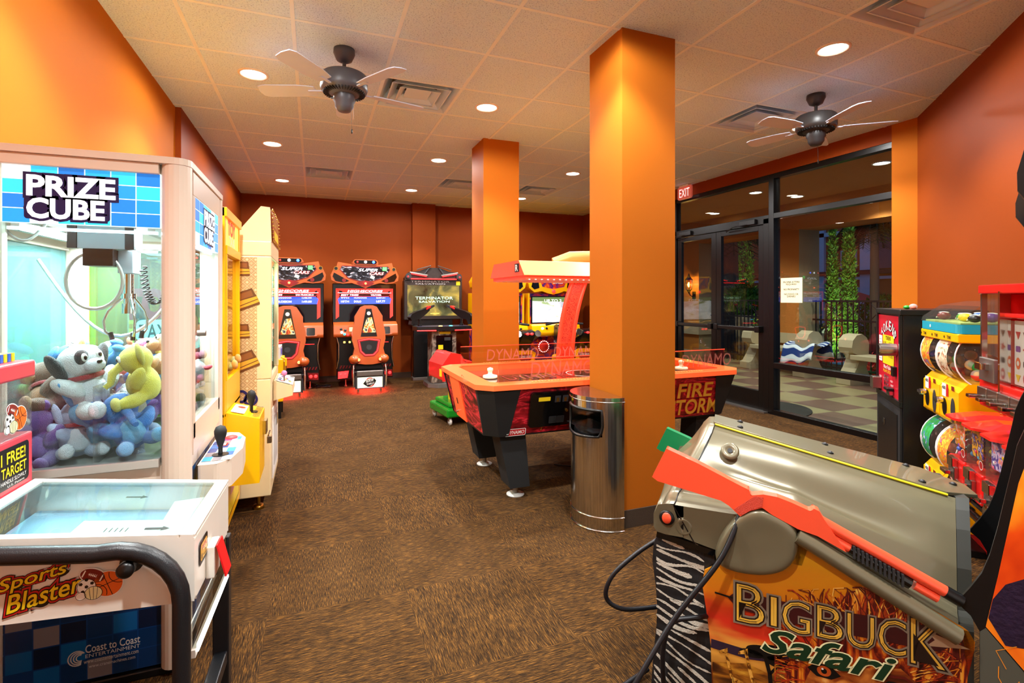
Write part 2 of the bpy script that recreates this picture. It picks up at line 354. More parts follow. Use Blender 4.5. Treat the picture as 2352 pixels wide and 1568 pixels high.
for (x, y) in LIGHTS:
    lab = WHERE.get((x, y), 'recessed round downlight in the white ceiling outside the picture')
    r = thing('ceiling_light', lab, 'ceiling light', (x, y, H), 0, 'recessed ceiling downlights')
    if first is None:
        t = MB(); t.lathe([(.105, 0), (.105, -.006), (.088, -.010), (.085, .0), (.080, -.002)], 'white', 32); a = t.build('trim_ring', r)
        b = MB().lathe([(.0, -.003), (.083, -.003)], 'lens', 32, TR(rx=0)).build('lens', r); first = (a, b)
    else:
        for q in first: c = q.copy(); COL.objects.link(c); c.parent = r
    lamp('beam', 'SPOT', (0, 0, -.02), r, CAN_W, WARM, .06, spot=math.radians(122), blend=.45)
    lamp('spill', 'SPOT', (0, 0, -.02), r, CAN_FILL, WARM, .06, spot=math.radians(176), blend=.3)
vl = ['large square air diffuser beside the nearer ceiling fan', 'square air diffuser far left, above the racing games', 'square air diffuser just left of the farther column', 'square air diffuser just right of the farther column',
      'square air diffuser beside the right ceiling fan', 'square air diffuser at the top edge of the picture, right']
v0 = None
for k, (x, y) in enumerate(VENTS):
    c = (x + .305, y + .305, H)
    if v0: dup(v0, c, label=vl[k]); continue
    v0 = thing('ceiling_vent', vl[k], 'air vent', c, 0, 'air diffusers in the ceiling')
    def ringf(a, za, b, zb, m, mb):
        A = [(-a, -a), (a, -a), (a, a), (-a, a)]; B = [(-b, -b), (b, -b), (b, b), (-b, b)]
        for i in range(4): j = (i + 1) % 4; mb.quad((*A[i], za), (*A[j], za), (*B[j], zb), (*B[i], zb), m)
    m = MB(); ringf(.303, 0, .29, .0, 'vent_white', m); ringf(.29, 0, .20, .12, 'vent_white', m); ringf(.20, .12, .06, .13, 'vent_dark', m); m.box(-.2, -.2, .13, .2, .2, .135, 'vent_dark'); m.build('frame', v0)
    m = MB(); ringf(.235, -.004, .16, .07, 'vent_white', m); ringf(.235, -.004, .225, -.004, 'vent_white', m); ringf(.165, -.004, .10, .055, 'vent_white', m); ringf(.165, -.004, .155, -.004, 'vent_white', m); m.box(-.10, -.10, .02, .10, .10, .024, 'vent_white'); m.build('louvre', v0)
def fan(loc, label, a0, col):
    r = thing('ceiling_fan', label, 'ceiling fan', loc, 0, 'ceiling fans')
    MB().lathe([(0, 0), (.068, 0), (.07, -.03), (.05, -.075), (.02, -.09), (0, -.09)], col, 28).build('canopy', r)
    MB().cyl(.012, -.17, -.08, col).build('rod', r)
    m = MB(); m.lathe([(0, -.16), (.03, -.165), (.135, -.17), (.15, -.182), (.153, -.265), (.145, -.285), (.085, -.305), (.07, -.31)], col, 40)
    for k in range(40):
        t = 2 * PI * k / 40; m.box(-.003, .09, -.302, .003, .135, -.284, 'black_matte', TR(rz=t))
    m.build('motor', r)
    MB().lathe([(.068, -.305), (.072, -.345), (.062, -.36), (.060, -.385), (.040, -.415), (0, -.418)], 'dark_grey' if col == 'fan_dark' else 'fan_grey', 28).build('switch_housing', r)
    MB().tube([(.045, .02, -.35), (.05, .02, -.52)], .0012, 'black').lathe([(0, 0), (.005, -.005), (.005, -.03), (0, -.035)], 'black', 8, TR(.05, .02, -.52)).build('pull_chain', r)
    for k in range(5):
        t = a0 + 2 * PI * k / 5
        b = MB(TR(0, 0, -.275, rz=t)); b.poly([(.19, -.045), (.30, -.062), (.52, -.066), (.56, -.05), (.57, 0), (.56, .05), (.52, .066), (.30, .062), (.19, .045)], -.003, .003, 'fan_blade', TR(rx=.2)); bo = b.build('blade', r, bevel=.001)
        MB(TR(0, 0, -.275, rz=t)).box(.12, -.010, -.008, .24, .010, .0, 'fan_blade').build('blade_arm', bo)
    return r
mat('fan_dark', '33302f', .4)
fan((.19, 3.60, H), 'grey ceiling fan with light blades beside the large diffuser', .25, 'fan_grey'); fan((3.85, 3.0, H), 'dark grey ceiling fan over the glass front, on the right', .6, 'fan_dark')
# exit sign hanging at the header over the doors
mat('exit_glow', 'fff0ea', .5, emit=1.0); mat('exit_edge', 'e02818', .5, emit=.6); mat('exit_body', 'e8a098', .3, emit=.15, ecol='ff6a5a')
r = thing('exit_sign', 'red lit EXIT sign hung over the glass doors', 'sign', (5.12, 6.1, 3.09))
m = MB(FR((-.0, 0, -.115), (0, -1, 0), (0, 0, 1))); m.poly([(-.15, -.075), (-.13, -.095), (.13, -.095), (.15, -.075), (.15, .075), (.13, .095), (-.13, .095), (-.15, .075)], -.012, .012, 'exit_body'); m.build('panel', r, bevel=.004)
m = MB(FR((-.0, 0, -.115), (0, -1, 0), (0, 0, 1)))
for q in (0, PI): m.text('EXIT', TR(ry=q), -.11, -.06, .22, .12, 'exit_edge', .045, lift=.0128).text('EXIT', TR(ry=q), -.11, -.06, .22, .12, 'exit_glow', .0, lift=.0138)
m.build('lettering', r)
MB().box(-.03, -.1, -.025, .03, .1, -.001, 'white').build('mount', r, bevel=.004)
# notice on the glass
r = thing('paper_sign', 'cream notice with dress rules taped to the large window pane', 'sign', (5.243, 4.40, 1.51))
T = FR((0, 0, 0), (0, -1, 0), (0, 0, 1)); mat('notice', 'efe6bc', .6)
MB(T).box(-.145, -.147, -.002, .145, .147, .002, 'notice').build('board', r)
m = MB(T)
for s_, y_, w_ in (('PROPER ATTIRE', .085, .22), ('REQUIRED', .058, .14), ('NO PROFANITY', .0, .21), ('NO FOOD OR', -.057, .19), ('DRINKS', -.083, .11)): m.text(s_, TR(0, 0, .0), -w_ / 2, y_, w_, .021, 'black_matte', .015, lift=.003)
m.build('lettering', r)
# ---------------------------------------------------------------- outside, seen through the glazing
def tiles_out(nt, co):
    ck = N(nt, 'TexChecker'); ck.inputs['Scale'].default_value = 1; ck.inputs[1].default_value = lin('b09a6c'); ck.inputs[2].default_value = lin('86604e')
    mp = N(nt, 'Mapping'); mp.inputs['Scale'].default_value = (1 / .61,) * 3; mp.inputs['Location'].default_value = (-6.747 / .61, -5.15 / .61, .5); nt.links.new(co, mp.inputs[0]); nt.links.new(mp.outputs[0], ck.inputs[0])
    n = N(nt, 'TexNoise'); n.inputs['Scale'].default_value = 120; nt.links.new(co, n.inputs['Vector'])
    mx = N(nt, 'Mix', _data_type='RGBA', _blend_type='MULTIPLY'); mx.inputs[0].default_value = .35; nt.links.new(ck.outputs[0], mx.inputs[6]); nt.links.new(n.outputs[1], mx.inputs[7])
    return mx.outputs[2], n.outputs[0]
texmat('patio_tiles', tiles_out, .35)
mat('stucco_orange', 'c4762a', .8, bump=.5, bscale=40); mat('stucco_daylit', 'a8946a', .8, bump=.6, bscale=40); mat('stone', 'c4b08a', .6, bump=.15, bscale=60)
mat('iron', '120e0c', .5); mat('facade_orange', 'a8582e', .8); mat('facade_trim', 'b8c0d8', .7); mat('facade_mauve', '7c5660', .8); mat('roof_dark', '2a1a1c', .7)
texmat('foliage', noise_col([(.3, '1c4a12'), (.5, '3c7a20'), (.7, '76b034')], 18), .6, bump=.5)
texmat('dark_foliage', noise_col([(.3, '0a1c0c'), (.6, '1c3c18'), (.8, '2c5a24')], 14), .6)
mat('trunk', '5c4c40', .9, bump=.6, bscale=30); mat('umbrella_red', 'd04a3c', .7); mat('towel_blue', '2c4a90', .9); mat('flower_red', 'd8141c', .6)
struct(MB().box(5.32, -2, -.12, 9.25, 16, -.02, 'patio_tiles').build('patio_floor'))
mat('soil', '20180f', .95); mat('lawn', '1c2c12', .95)
struct(MB().box(9.25, -4, -.25, 40, 40, -.15, 'lawn').build('garden_ground'))
struct(MB().box(5.32, -2, H, 9.45, 16, H + .2, 'stucco_orange').build('patio_soffit'))
struct(MB().box(8.75, -2, 2.75, 9.4, 16, H, 'stucco_orange').build('trim_3'))
struct(MB().box(7.85, -2, 2.93, 8.05, 16, H, 'stucco_orange').build('trim_4'))
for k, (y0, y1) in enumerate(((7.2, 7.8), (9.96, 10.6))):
    m = MB(); m.box(8.78, y0, -.02, 9.33, y1, 2.76, 'stucco_orange'); m.quad((8.779, y0 - .001, -.02), (9.331, y0 - .001, -.02), (9.331, y0 - .001, 2.75), (8.779, y0 - .001, 2.75), 'stucco_daylit')  # beige on this face puts daylight on orange stucco into the colour
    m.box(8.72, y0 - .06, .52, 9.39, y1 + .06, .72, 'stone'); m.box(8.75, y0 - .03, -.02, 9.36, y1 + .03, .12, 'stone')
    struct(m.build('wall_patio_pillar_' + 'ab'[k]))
struct(MB().box(5.32, 13, -.02, 9.4, 13.2, H, 'stucco_orange').build('wall_patio_end'))
for k, (x, y) in enumerate(((6.55, 4.22), (6.53, 6.13), (7.42, 6.12), (7.4, 7.95), (8.35, 5.6), (7.0, 9.9))):
    r = thing('ceiling_light', ['patio downlight beyond the transom pane, at its right end', 'patio downlight seen high through the pane over the doors', 'patio downlight through the transom, left part', 'patio downlight farthest left over the doors', 'patio downlight seen low in the large pane by the beam', 'patio downlight beyond the left door'][k], 'ceiling light', (x, y, H - .001), 0, 'downlights in the patio soffit')
    a = first[0].copy(); COL.objects.link(a); a.parent = r; b = first[1].copy(); COL.objects.link(b); b.parent = r
    lamp('beam', 'SPOT', (0, 0, -.02), r, 85, WARM, .05, spot=math.radians(125), blend=.5)
# wall lantern on the far pillar
r = thing('wall_lantern', 'lit black iron lantern on the orange pillar outside the doors', 'lantern', (8.77, 10.12, 1.75))
m = MB(TR(-.16, 0, 0)); m.lathe([(.02, .16), (.075, .13), (.10, .105), (.03, .20), (.015, .26), (0, .27)], 'iron', 8); m.lathe([(.07, -.13), (.05, -.16), (.02, -.20), (.0, -.24)], 'iron', 8)
for k in range(6): t = k * PI / 3; m.tube([(.075 * math.cos(t), .075 * math.sin(t), -.13), (.095 * math.cos(t), .095 * math.sin(t), .11)], .006, 'iron', 5)
m.build('cage', r); MB(TR(-.16, 0, 0)).lathe([(.06, -.12), (.082, .10)], glass('amber_glass', 'ffe0a0', .3), 8).build('glass', r)
mat('flame_lamp', 'ffc46a', .5, emit=30); MB(TR(-.16, 0, 0)).ball((0, 0, -.01), (.022, .022, .06), 'flame_lamp').build('bulb', r)
MB().tube([(0, 0, -.25), (-.06, 0, -.30), (-.12, 0, -.27), (-.15, 0, -.2)], .012, 'iron').box(-.012, -.05, -.36, .005, .05, -.18, 'iron').build('bracket', r)
lamp('glow', 'POINT', (-.16, 0, 0), r, 14, (1, .72, .35), .04)
# iron fence between the pillars and beyond
def fence(y0, y1, lab):
    r = thing('iron_fence', lab, 'fence', (9.1, (y0 + y1) / 2, -.02)); a = (y0 - y1) / 2; b = -a
    m = MB()
    for z in (.12, 1.0, 1.36): m.box(-.02, a, z, .02, b, z + .035, 'iron')
    m.build('rails', r)
    m = MB(); y = a + .06
    while y < b: m.box(-.009, y - .009, .0, .009, y + .009, 1.38, 'iron'); y += .105
    m.build('bars', r); m = MB(); y = a + .2
    while y < b - .3: m.tube([(0, y, 1.03), (0, y + .3, 1.36)], .008, 'iron', 5); m.tube([(0, y + .3, 1.03), (0, y, 1.36)], .008, 'iron', 5); y += .42
    m.build('lattice', r)
fence(2.2, 7.15, 'dark iron fence with crossed top lattice, right of the patio pillar'); fence(7.85, 9.9, 'dark iron fence seen through the right-hand door')
# stone benches with scrolled ends
def bench(loc, rz, lab):
    r = thing('stone_bench', lab, 'bench', loc, rz, 'scrolled stone benches on the patio')
    prof = [(-.26, 0), (.26, 0), (.26, .14), (.2, .16), (.13, .28), (.19, .42), (.19, .55), (.2, .68), (.14, .78), (.03, .84), (-.10, .82), (-.19, .74), (-.22, .62), (-.18, .53), (-.08, .50), (-.02, .42), (-.10, .28), (-.19, .16), (-.26, .14)]
    for x in (-.62, .62):
        e = MB(FR((x + .12, 0, 0), (0, 1 if x < 0 else -1, 0), (0, 0, 1))); e.poly(prof, 0 if x < 0 else 0, .24, 'stone', TR(0, 0, -.0 if x > 0 else -.24)) if False else e.poly(prof, -.24 if x < 0 else 0, 0 if x < 0 else .24, 'stone')
        eo = e.build('end_scroll', r, bevel=.012)
        MB(FR((x, 0, 0), (0, 1, 0), (0, 0, 1))).lathe([(0, .135), (.03, .13), (.05, .12), (.085, .12), (.11, .10)], 'stone', 24, TR(-.09 if x < 0 else .09, .66, 0)).build('volute', eo)
    MB().box(-.55, -.2, .42, .55, .2, .50, 'stone').build('seat', r, bevel=.01)
    return r
bench((8.42, 5.25, -.02), PI / 2, 'scrolled cream stone bench outside, right, near the red token machine'); bench((8.45, 7.35, -.02), PI / 2, 'cream stone bench under the striped towel'); bench((7.9, 10.9, -.02), PI / 2, 'cream stone bench seen through the left-hand door')
def drape(u, v):
    x = -.30 + .6 * u; y = -.32 + .64 * v; z = .52 + .05 * math.sin(9 * x + 5 * y) + .03 * math.sin(17 * y)
    if abs(x) > .2: z -= (abs(x) - .2) * 3.2
    return (x, y, z)
def stripes(nt, co):
    wv = N(nt, 'TexWave'); wv.inputs['Scale'].default_value = 4; wv.inputs['Distortion'].default_value = 1; nt.links.new(co, wv.inputs[0]); return ramp(nt, wv.outputs[0], [(0, '1c3a80'), (.5, 'e8ecf0')], 'CONSTANT'), None
texmat('striped_towel', stripes, .9)
o = MB().grid(drape, 24, 20, 'striped_towel').build('beach_towel'); o.location = (8.42, 6.75, .06); tag(o, 'blue and white striped towel draped over the stone bench outside', 'towel')
sd = o.modifiers.new('s', 'SOLIDIFY'); sd.thickness = .008
o = MB().poly([(0, -.55)] + [(.62 * math.cos(t), .55 * math.sin(t)) for t in [(-80 + 10 * k) * PI / 180 for k in range(17)]] + [(0, .55)], 0, .012, mat('door_mat', '2c261f', .95, bump=.4, bscale=200)).build('door_mat'); o.location = (5.42, 5.0, -.02); tag(o, 'dark half-round mat on the patio tiles outside the door', 'mat')
# metal pool chairs behind the fence, plants, palms
def leafy(name, lab, cat, loc, rad, n, mt, size=.08, shape=None, group=None, stem=None):
    r = thing(name, lab, cat, loc, 0, group); m = MB(); rnd = random.Random(hash(lab) % 999 + 1 if False else len(lab))
    for k in range(n):
        z = rnd.random(); R = rad * (shape(z) if shape else math.sqrt(max(0, 1 - (2 * z - 1) ** 2))); t = rnd.random() * 2 * PI; q = R * math.sqrt(rnd.uniform(.35, 1)) if True else R
        p = Vector((q * math.cos(t), q * math.sin(t), z * stem[1] if stem else z * 2 * rad))
        u = Vector((rnd.uniform(-1, 1), rnd.uniform(-1, 1), rnd.uniform(.2, 1.4))).normalized(); v = u.cross(Vector((rnd.uniform(-1, 1), rnd.uniform(-1, 1), .1))).normalized(); s = size * rnd.uniform(.6, 1.3)
        m.add([p - v * s * .25, p + u * s * .5 - v * s * .02, p + v * s * .25, p + u * s], [(0, 1, 2), (0, 2, 3)] if False else [(0, 2, 3)], mt)
    m.build('foliage', r)
    if stem: MB().tube([(0, 0, 0), (0, 0, stem[1] * .9)], stem[0], 'trunk', 7).build('trunk', r)
    return r
cone = lambda z: min(1, z * 6 + .35) * (1 - z ** 2.6) ** .6
texmat('cypress_green', noise_col([(.3, '2c5a14'), (.5, '5a9a28'), (.7, '9ac840')], 10), .6)
for k, (x, y, hgt, R) in enumerate(((12.05, 8.94, 3.45, .13), (12.95, 9.16, 3.9, .18), (13.5, 13.2, 4.6, .4))):
    r = leafy('cypress_tree', ['slim green cypress beyond the fence, left of the pair', 'taller slim green cypress beyond the fence, right of the pair', 'dim cypress glimpsed through the right-hand door'][k], 'tree', (x, y, -.15), R, 4200, 'cypress_green', .09, cone, 'cypresses in the garden', (.06, hgt))
    lamp('garden_uplight', 'SPOT', (-1.5, -1.1, .05), r, 150, (1, .95, .7), .1, rot=(Vector((1.5, 1.1, 1.7)).to_track_quat('-Z', 'Y').to_euler()), spot=1.5, blend=.6)
def palm(loc, hgt, lab, lean=0, n=26, L=1.3, thick=.14):
    r = thing('palm_tree', lab, 'palm tree', loc, 0, 'palms in the garden')
    MB().tube([(lean * t * t, 0, hgt * t) for t in [k / 8 for k in range(9)]], [thick * (1.15 - .3 * k / 8) for k in range(9)], 'trunk', 12).build('trunk', r)
    rnd = random.Random(3)
    for k in range(n):
        a = 2 * PI * k / n + rnd.uniform(-.1, .1); el = rnd.uniform(-.5, 1.2); m = MB(TR(lean, 0, hgt, rz=a)); P0 = [Vector((L * t * math.cos(el * (1 - t) - .5 * t), 0, L * t * math.sin(el * (1 - t)) - .55 * L * t * t)) for t in [i / 10 for i in range(11)]]
        m.tube(P0, .012, 'dark_foliage', 4)
        for i in range(1, 11):
            for q in (0, .5):
                p = P0[i - 1].lerp(P0[i], q)
                for sg in (-1, 1):
                    e = p + Vector((.10, sg * .32 * (1 - .6 * abs(i / 10 - .5)), -.16)) * L; m.add([tuple(p + Vector((0, 0, .012))), tuple(p - Vector((.03, 0, .012))), tuple(e)], [(0, 1, 2)], 'dark_foliage')
        m.build('frond', r)
palm((14.2, 9.33, -.15), 3.55, 'palm tree with grey trunk right of the cypresses', n=40, L=1.05, thick=.11); palm((11.6, 11.9, -.15), 3.6, 'thick dark palm trunk seen through the right-hand door', thick=.3, n=22, L=1.6)
for k, (x, y, R) in enumerate(((17.0, 10.9, .8), (10.6, 6.0, .45), (10.7, 8.6, .5), (12.0, 14.5, 1.2), (14.5, 15.5, 1.4), (13.0, 18.0, 1.5))):
    leafy('shrub', ['rounded bush beside the palm trunk, beyond the fence', 'low dark shrub at the foot of the fence, right part', 'low dark shrub at the foot of the fence by the door', 'dark tall shrub behind the door glass', 'dark mass of leaves high behind the door', 'deep dark tree crown far behind the door'][k], 'shrub', (x, y, -.15 if k < 3 else .3 * k), R, 1400, 'dark_foliage' if k else 'foliage', .16, group='garden shrubs')
for k, (x, y) in enumerate(((9.75, 6.6), (9.8, 5.7), (9.75, 5.0), (9.7, 8.6))):
    leafy('poinsettia', ['red flowering plant at the fence, nearest the pillar', 'red flowering plant in the middle behind the fence', 'red flowering plant at the fence behind the right bench', 'red flowering plant behind the fence by the door'][k], 'plant', (x, y, -.1), .22, 260, 'flower_red', .12, group='red plants behind the fence')
r = leafy('potted_fern', 'bright green fern glimpsed through the right-hand door', 'plant', (9.85, 9.6, .95), .34, 900, 'foliage', .22)
MB().lathe([(.0, -1.1), (.16, -1.1), (.2, -.1), (.2, .05), (.17, .05)], 'stone', 16).build('pot', r)
def umbrella(loc, lab):
    r = thing('patio_umbrella', lab, 'umbrella', loc, 0, 'red pool umbrellas'); m = MB()
    n = 8; m.add([(0, 0, 1.83)] + [(.95 * math.cos(2 * PI * k / n), .95 * math.sin(2 * PI * k / n), 1.47) for k in range(n)] + [(.95 * math.cos(2 * PI * k / n), .95 * math.sin(2 * PI * k / n), 1.40) for k in range(n)], [(0, 1 + k, 1 + (k + 1) % n) for k in range(n)] + [(1 + k, 9 + k, 9 + (k + 1) % n, 1 + (k + 1) % n) for k in range(n)], 'umbrella_red'); m.build('canopy', r)
    MB().cyl(.025, 0, 1.85, 'iron').build('pole', r)
umbrella((20.5, 14.2, -.15), 'red umbrella beyond the fence, right one'); umbrella((19.0, 16.6, -.15), 'red umbrella beyond the fence, mostly hidden by the pillar')
for k, (x, y) in enumerate(((11.5, 6.6), (11.4, 5.3), (12.0, 7.4))):
    r = thing('pool_chair', ['dark sling chair behind the fence, left', 'dark sling chair behind the fence, near the right bench', 'dark sling chair behind the fence, farther back'][k], 'chair', (x, y, -.15), .4 * k, 'sling chairs by the pool')
    MB().box(-.25, -.25, .40, .25, .25, .43, 'black_matte').build('seat', r); MB().box(-.25, .2, .45, .25, .23, .95, 'black_matte', TR(rx=-.15)).build('backrest', r)
    for a in (-.24, .24):
        for b in (-.24, .24): MB().tube([(a, b, 0), (a, b, .42)], .012, 'chrome').build('leg', r)
struct(MB().box(11.5, 4.0, -.15, 17, 8.6, -.12, mat('pool_water', '1c6a8c', .05, emit=.35)).build('pool'))
# buildings across the garden
r = thing('hotel_building', 'orange and mauve hotel facade with pale trim beyond the garden', 'building', (24, 12, -.15))
m = MB(); m.box(0, -14, 0, 6, 16, 9, 'facade_orange'); m.box(-.3, -14, 2.65, .1, 16, 2.85, 'roof_dark'); m.box(-.1, -14, 2.42, .0, 16, 2.55, 'facade_trim'); m.build('wall', r)
MB().box(-.05, -9.0, 2.9, .0, 3.9, 9, 'facade_mauve').build('bay', r)
for y in (4.1, 6.4): MB().box(-.15, y - .25, .0, .05, y + .25, 9, 'facade_trim').build('pilaster', r)
MB().box(-.15, 4.1, 4.6, .0, 6.4, 4.8, 'facade_trim').build('arch_trim', r)
mat('dim_window', '1c2438', .1, emit=.15, ecol='405070')
for y, z in ((4.95, 3.0), (4.8, 1.2), (1.0, 3.2), (2.0, 1.2), (8.9, 3.0), (8.9, 1.2)):
    f = MB().box(-.08, y - .38, z - .05, .02, y + .38, z + .85, 'facade_trim').build('window', r); MB().box(-.10, y - .32, z, -.05, y + .32, z + .8, 'dim_window').box(-.12, y - .32, z + .38, -.09, y + .32, z + .42, 'facade_trim').box(-.12, y - .02, z, -.09, y + .02, z + .8, 'facade_trim').build('pane', f)
# ---------------------------------------------------------------- flat graphics helpers and plush toys
front = lambda y, x=0, z=0: FR((x, y, z), (-1, 0, 0), (0, 0, 1))
side = lambda x, y=0, z=0: FR((x, y, z), (0, 1, 0), (0, 0, 1))
sideL = lambda x, y=0, z=0: FR((x, y, z), (0, -1, 0), (0, 0, 1))
flat = lambda z: TR(0, 0, z)
def strip(mb, pts, w_, m, T, lift, closed=False):
    P_ = [Vector(p) for p in pts]; n = len(P_); L = []
    for i in range(n):
        a = P_[i - 1] if (i or closed) else P_[i]; b = P_[(i + 1) % n] if (i < n - 1 or closed) else P_[i]
        d = (b - a).normalized(); q = Vector((-d.y, d.x)) * w_ / 2; L.append((P_[i] + q, P_[i] - q))
    vs = [(p.x, p.y, lift) for ab in L for p in ab]; k = n if closed else n - 1
    mb.add(vs, [(2 * i, 2 * i + 1, (2 * i + 3) % (2 * n), (2 * i + 2) % (2 * n)) for i in range(k)], m, False, T)
def shape(mb, pts, m, T, lift): mb.add([(p[0], p[1], lift) for p in pts], [tuple(range(len(pts)))], m, False, T)
def disc(mb, cx, cy, r, m, T, lift, ry=None, n=28, rot=0):
    ry = ry or r; c, s = math.cos(rot), math.sin(rot)
    shape(mb, [(cx + r * math.cos(t) * c - ry * math.sin(t) * s, cy + r * math.cos(t) * s + ry * math.sin(t) * c) for t in (2 * PI * k / n for k in range(n))], m, T, lift)
def rrect(x0, y0, x1, y1, r, n=5):
    p = []
    for cx, cy, a in ((x1 - r, y1 - r, 0), (x0 + r, y1 - r, 1), (x0 + r, y0 + r, 2), (x1 - r, y0 + r, 3)):
        p += [(cx + r * math.cos((a + k / n) * PI / 2), cy + r * math.sin((a + k / n) * PI / 2)) for k in range(n + 1)]
    return p
def tiles(mb, T, x0, y0, x1, y1, nx, ny, ms, gapm, seed=1, lift=.001):
    rnd = random.Random(seed); shape(mb, [(x0, y0), (x1, y0), (x1, y1), (x0, y1)], gapm, T, lift); dx = (x1 - x0) / nx; dy = (y1 - y0) / ny; g = min(dx, dy) * .03
    for i in range(nx):
        for j in range(ny):
            a, b = x0 + i * dx, y0 + j * dy; shape(mb, [(a + g, b + g), (a + dx - g, b + g), (a + dx - g, b + dy - g), (a + g, b + dy - g)], rnd.choice(ms), T, lift + .0005)
def arc2(cx, cy, r, a, b, n=10, ry=None): return [(cx + r * math.cos(a + (b - a) * k / n), cy + (ry or r) * math.sin(a + (b - a) * k / n)) for k in range(n + 1)]
def sports_balls(mb, T, x, y, s, lift, bm='art_orange'):
    """football, soccer ball, basketball, volleyball, drawn as a sticker; s = overall width"""
    k = s / 100
    for cx, cy, rx, ry, rt in ((35, 62, 30, 20, -.4), (68, 36, 34, 34, 0), (22, 36, 22, 22, 0), (37, 18, 22, 20, 0), (10, 14, 13, 12, 0)): disc(mb, x + cx * k, y + cy * k, rx * k, 'art_white', T, lift, ry * k, rot=rt)
    disc(mb, x + 35 * k, y + 62 * k, 28 * k, 'art_maroon', T, lift + .0004, 17 * k, rot=-.4); strip(mb, [(x + (26 + 3 * i) * k, y + (68 - 1.7 * i) * k) for i in range(6)], 2 * k, 'art_white', T, lift + .0006)
    for i in range(5): strip(mb, [(x + (27 + 3.6 * i) * k, y + (63 - 1.6 * i) * k), (x + (30 + 3.6 * i) * k, y + (70 - 1.6 * i) * k)], 1.2 * k, 'art_white', T, lift + .0007)
    for q in (-1, 1): strip(mb, [(x + (35 + q * 19 - 4) * k, y + (62 - q * 8 - 8) * k), (x + (35 + q * 19 + 4) * k, y + (62 - q * 8 + 8) * k)], 3 * k, 'art_white', T, lift + .0007)
    disc(mb, x + 68 * k, y + 36 * k, 32 * k, bm, T, lift + .0004); c = (x + 68 * k, y + 36 * k); W = 1.5 * k
    strip(mb, [(c[0] - 30 * k, c[1] - 10 * k), (c[0] + 30 * k, c[1] + 12 * k)], W, 'black', T, lift + .0008); strip(mb, [(c[0] - 12 * k, c[1] + 29 * k), (c[0] + 10 * k, c[1] - 30 * k)], W, 'black', T, lift + .0008)
    strip(mb, arc2(c[0] - 26 * k, c[1] - 22 * k, 24 * k, -.3, 1.6), W, 'black', T, lift + .0008); strip(mb, arc2(c[0] + 26 * k, c[1] + 24 * k, 24 * k, 2.9, 4.9), W, 'black', T, lift + .0008)
    disc(mb, x + 22 * k, y + 36 * k, 20 * k, 'art_white', T, lift + .0009)
    for px, py in ((22, 36), (10, 44), (34, 44), (14, 24), (32, 24), (22, 54)): disc(mb, x + px * k, y + py * k, 4.6 * k, 'black', T, lift + .0012, n=5)
    strip(mb, arc2(x + 22 * k, y + 36 * k, 20 * k, 0, 2 * PI, 24), 1.2 * k, 'black', T, lift + .0013)
    disc(mb, x + 37 * k, y + 18 * k, 19 * k, 'art_cream', T, lift + .0014, 17 * k); strip(mb, arc2(x + 37 * k, y + 18 * k, 19 * k, 0, 2 * PI, 24, 17 * k), 1.2 * k, 'black', T, lift + .0018)
    for q in (-6, 0, 6): strip(mb, [(x + (37 + q) * k, y + 2 * k), (x + (37 + q * 1.6) * k, y + 34 * k)], 1 * k, 'black', T, lift + .0018)
    disc(mb, x + 10 * k, y + 14 * k, 11 * k, 'art_white', T, lift + .0014, 10 * k); strip(mb, arc2(x + 10 * k, y + 14 * k, 11 * k, 0, 2 * PI, 20, 10 * k), 1 * k, 'black', T, lift + .0018)
for nm, c in (('white', 'f4f2ea'), ('maroon', '7c1a16'), ('orange', 'e8671a'), ('cream', 'ece6b0'), ('yellow', 'f2d21e'), ('red', 'c01820'), ('black', '0a0a0c'), ('blue', '1c64c8'), ('green', '2ea02c'), ('purple', '6a3a9a'), ('pink', 'e884b0'), ('teal', '1a9ab0'), ('brown', '6a3c1c'), ('grey', '8a8a8a'), ('gold', 'd8a030')): mat('art_' + nm, c, .35)
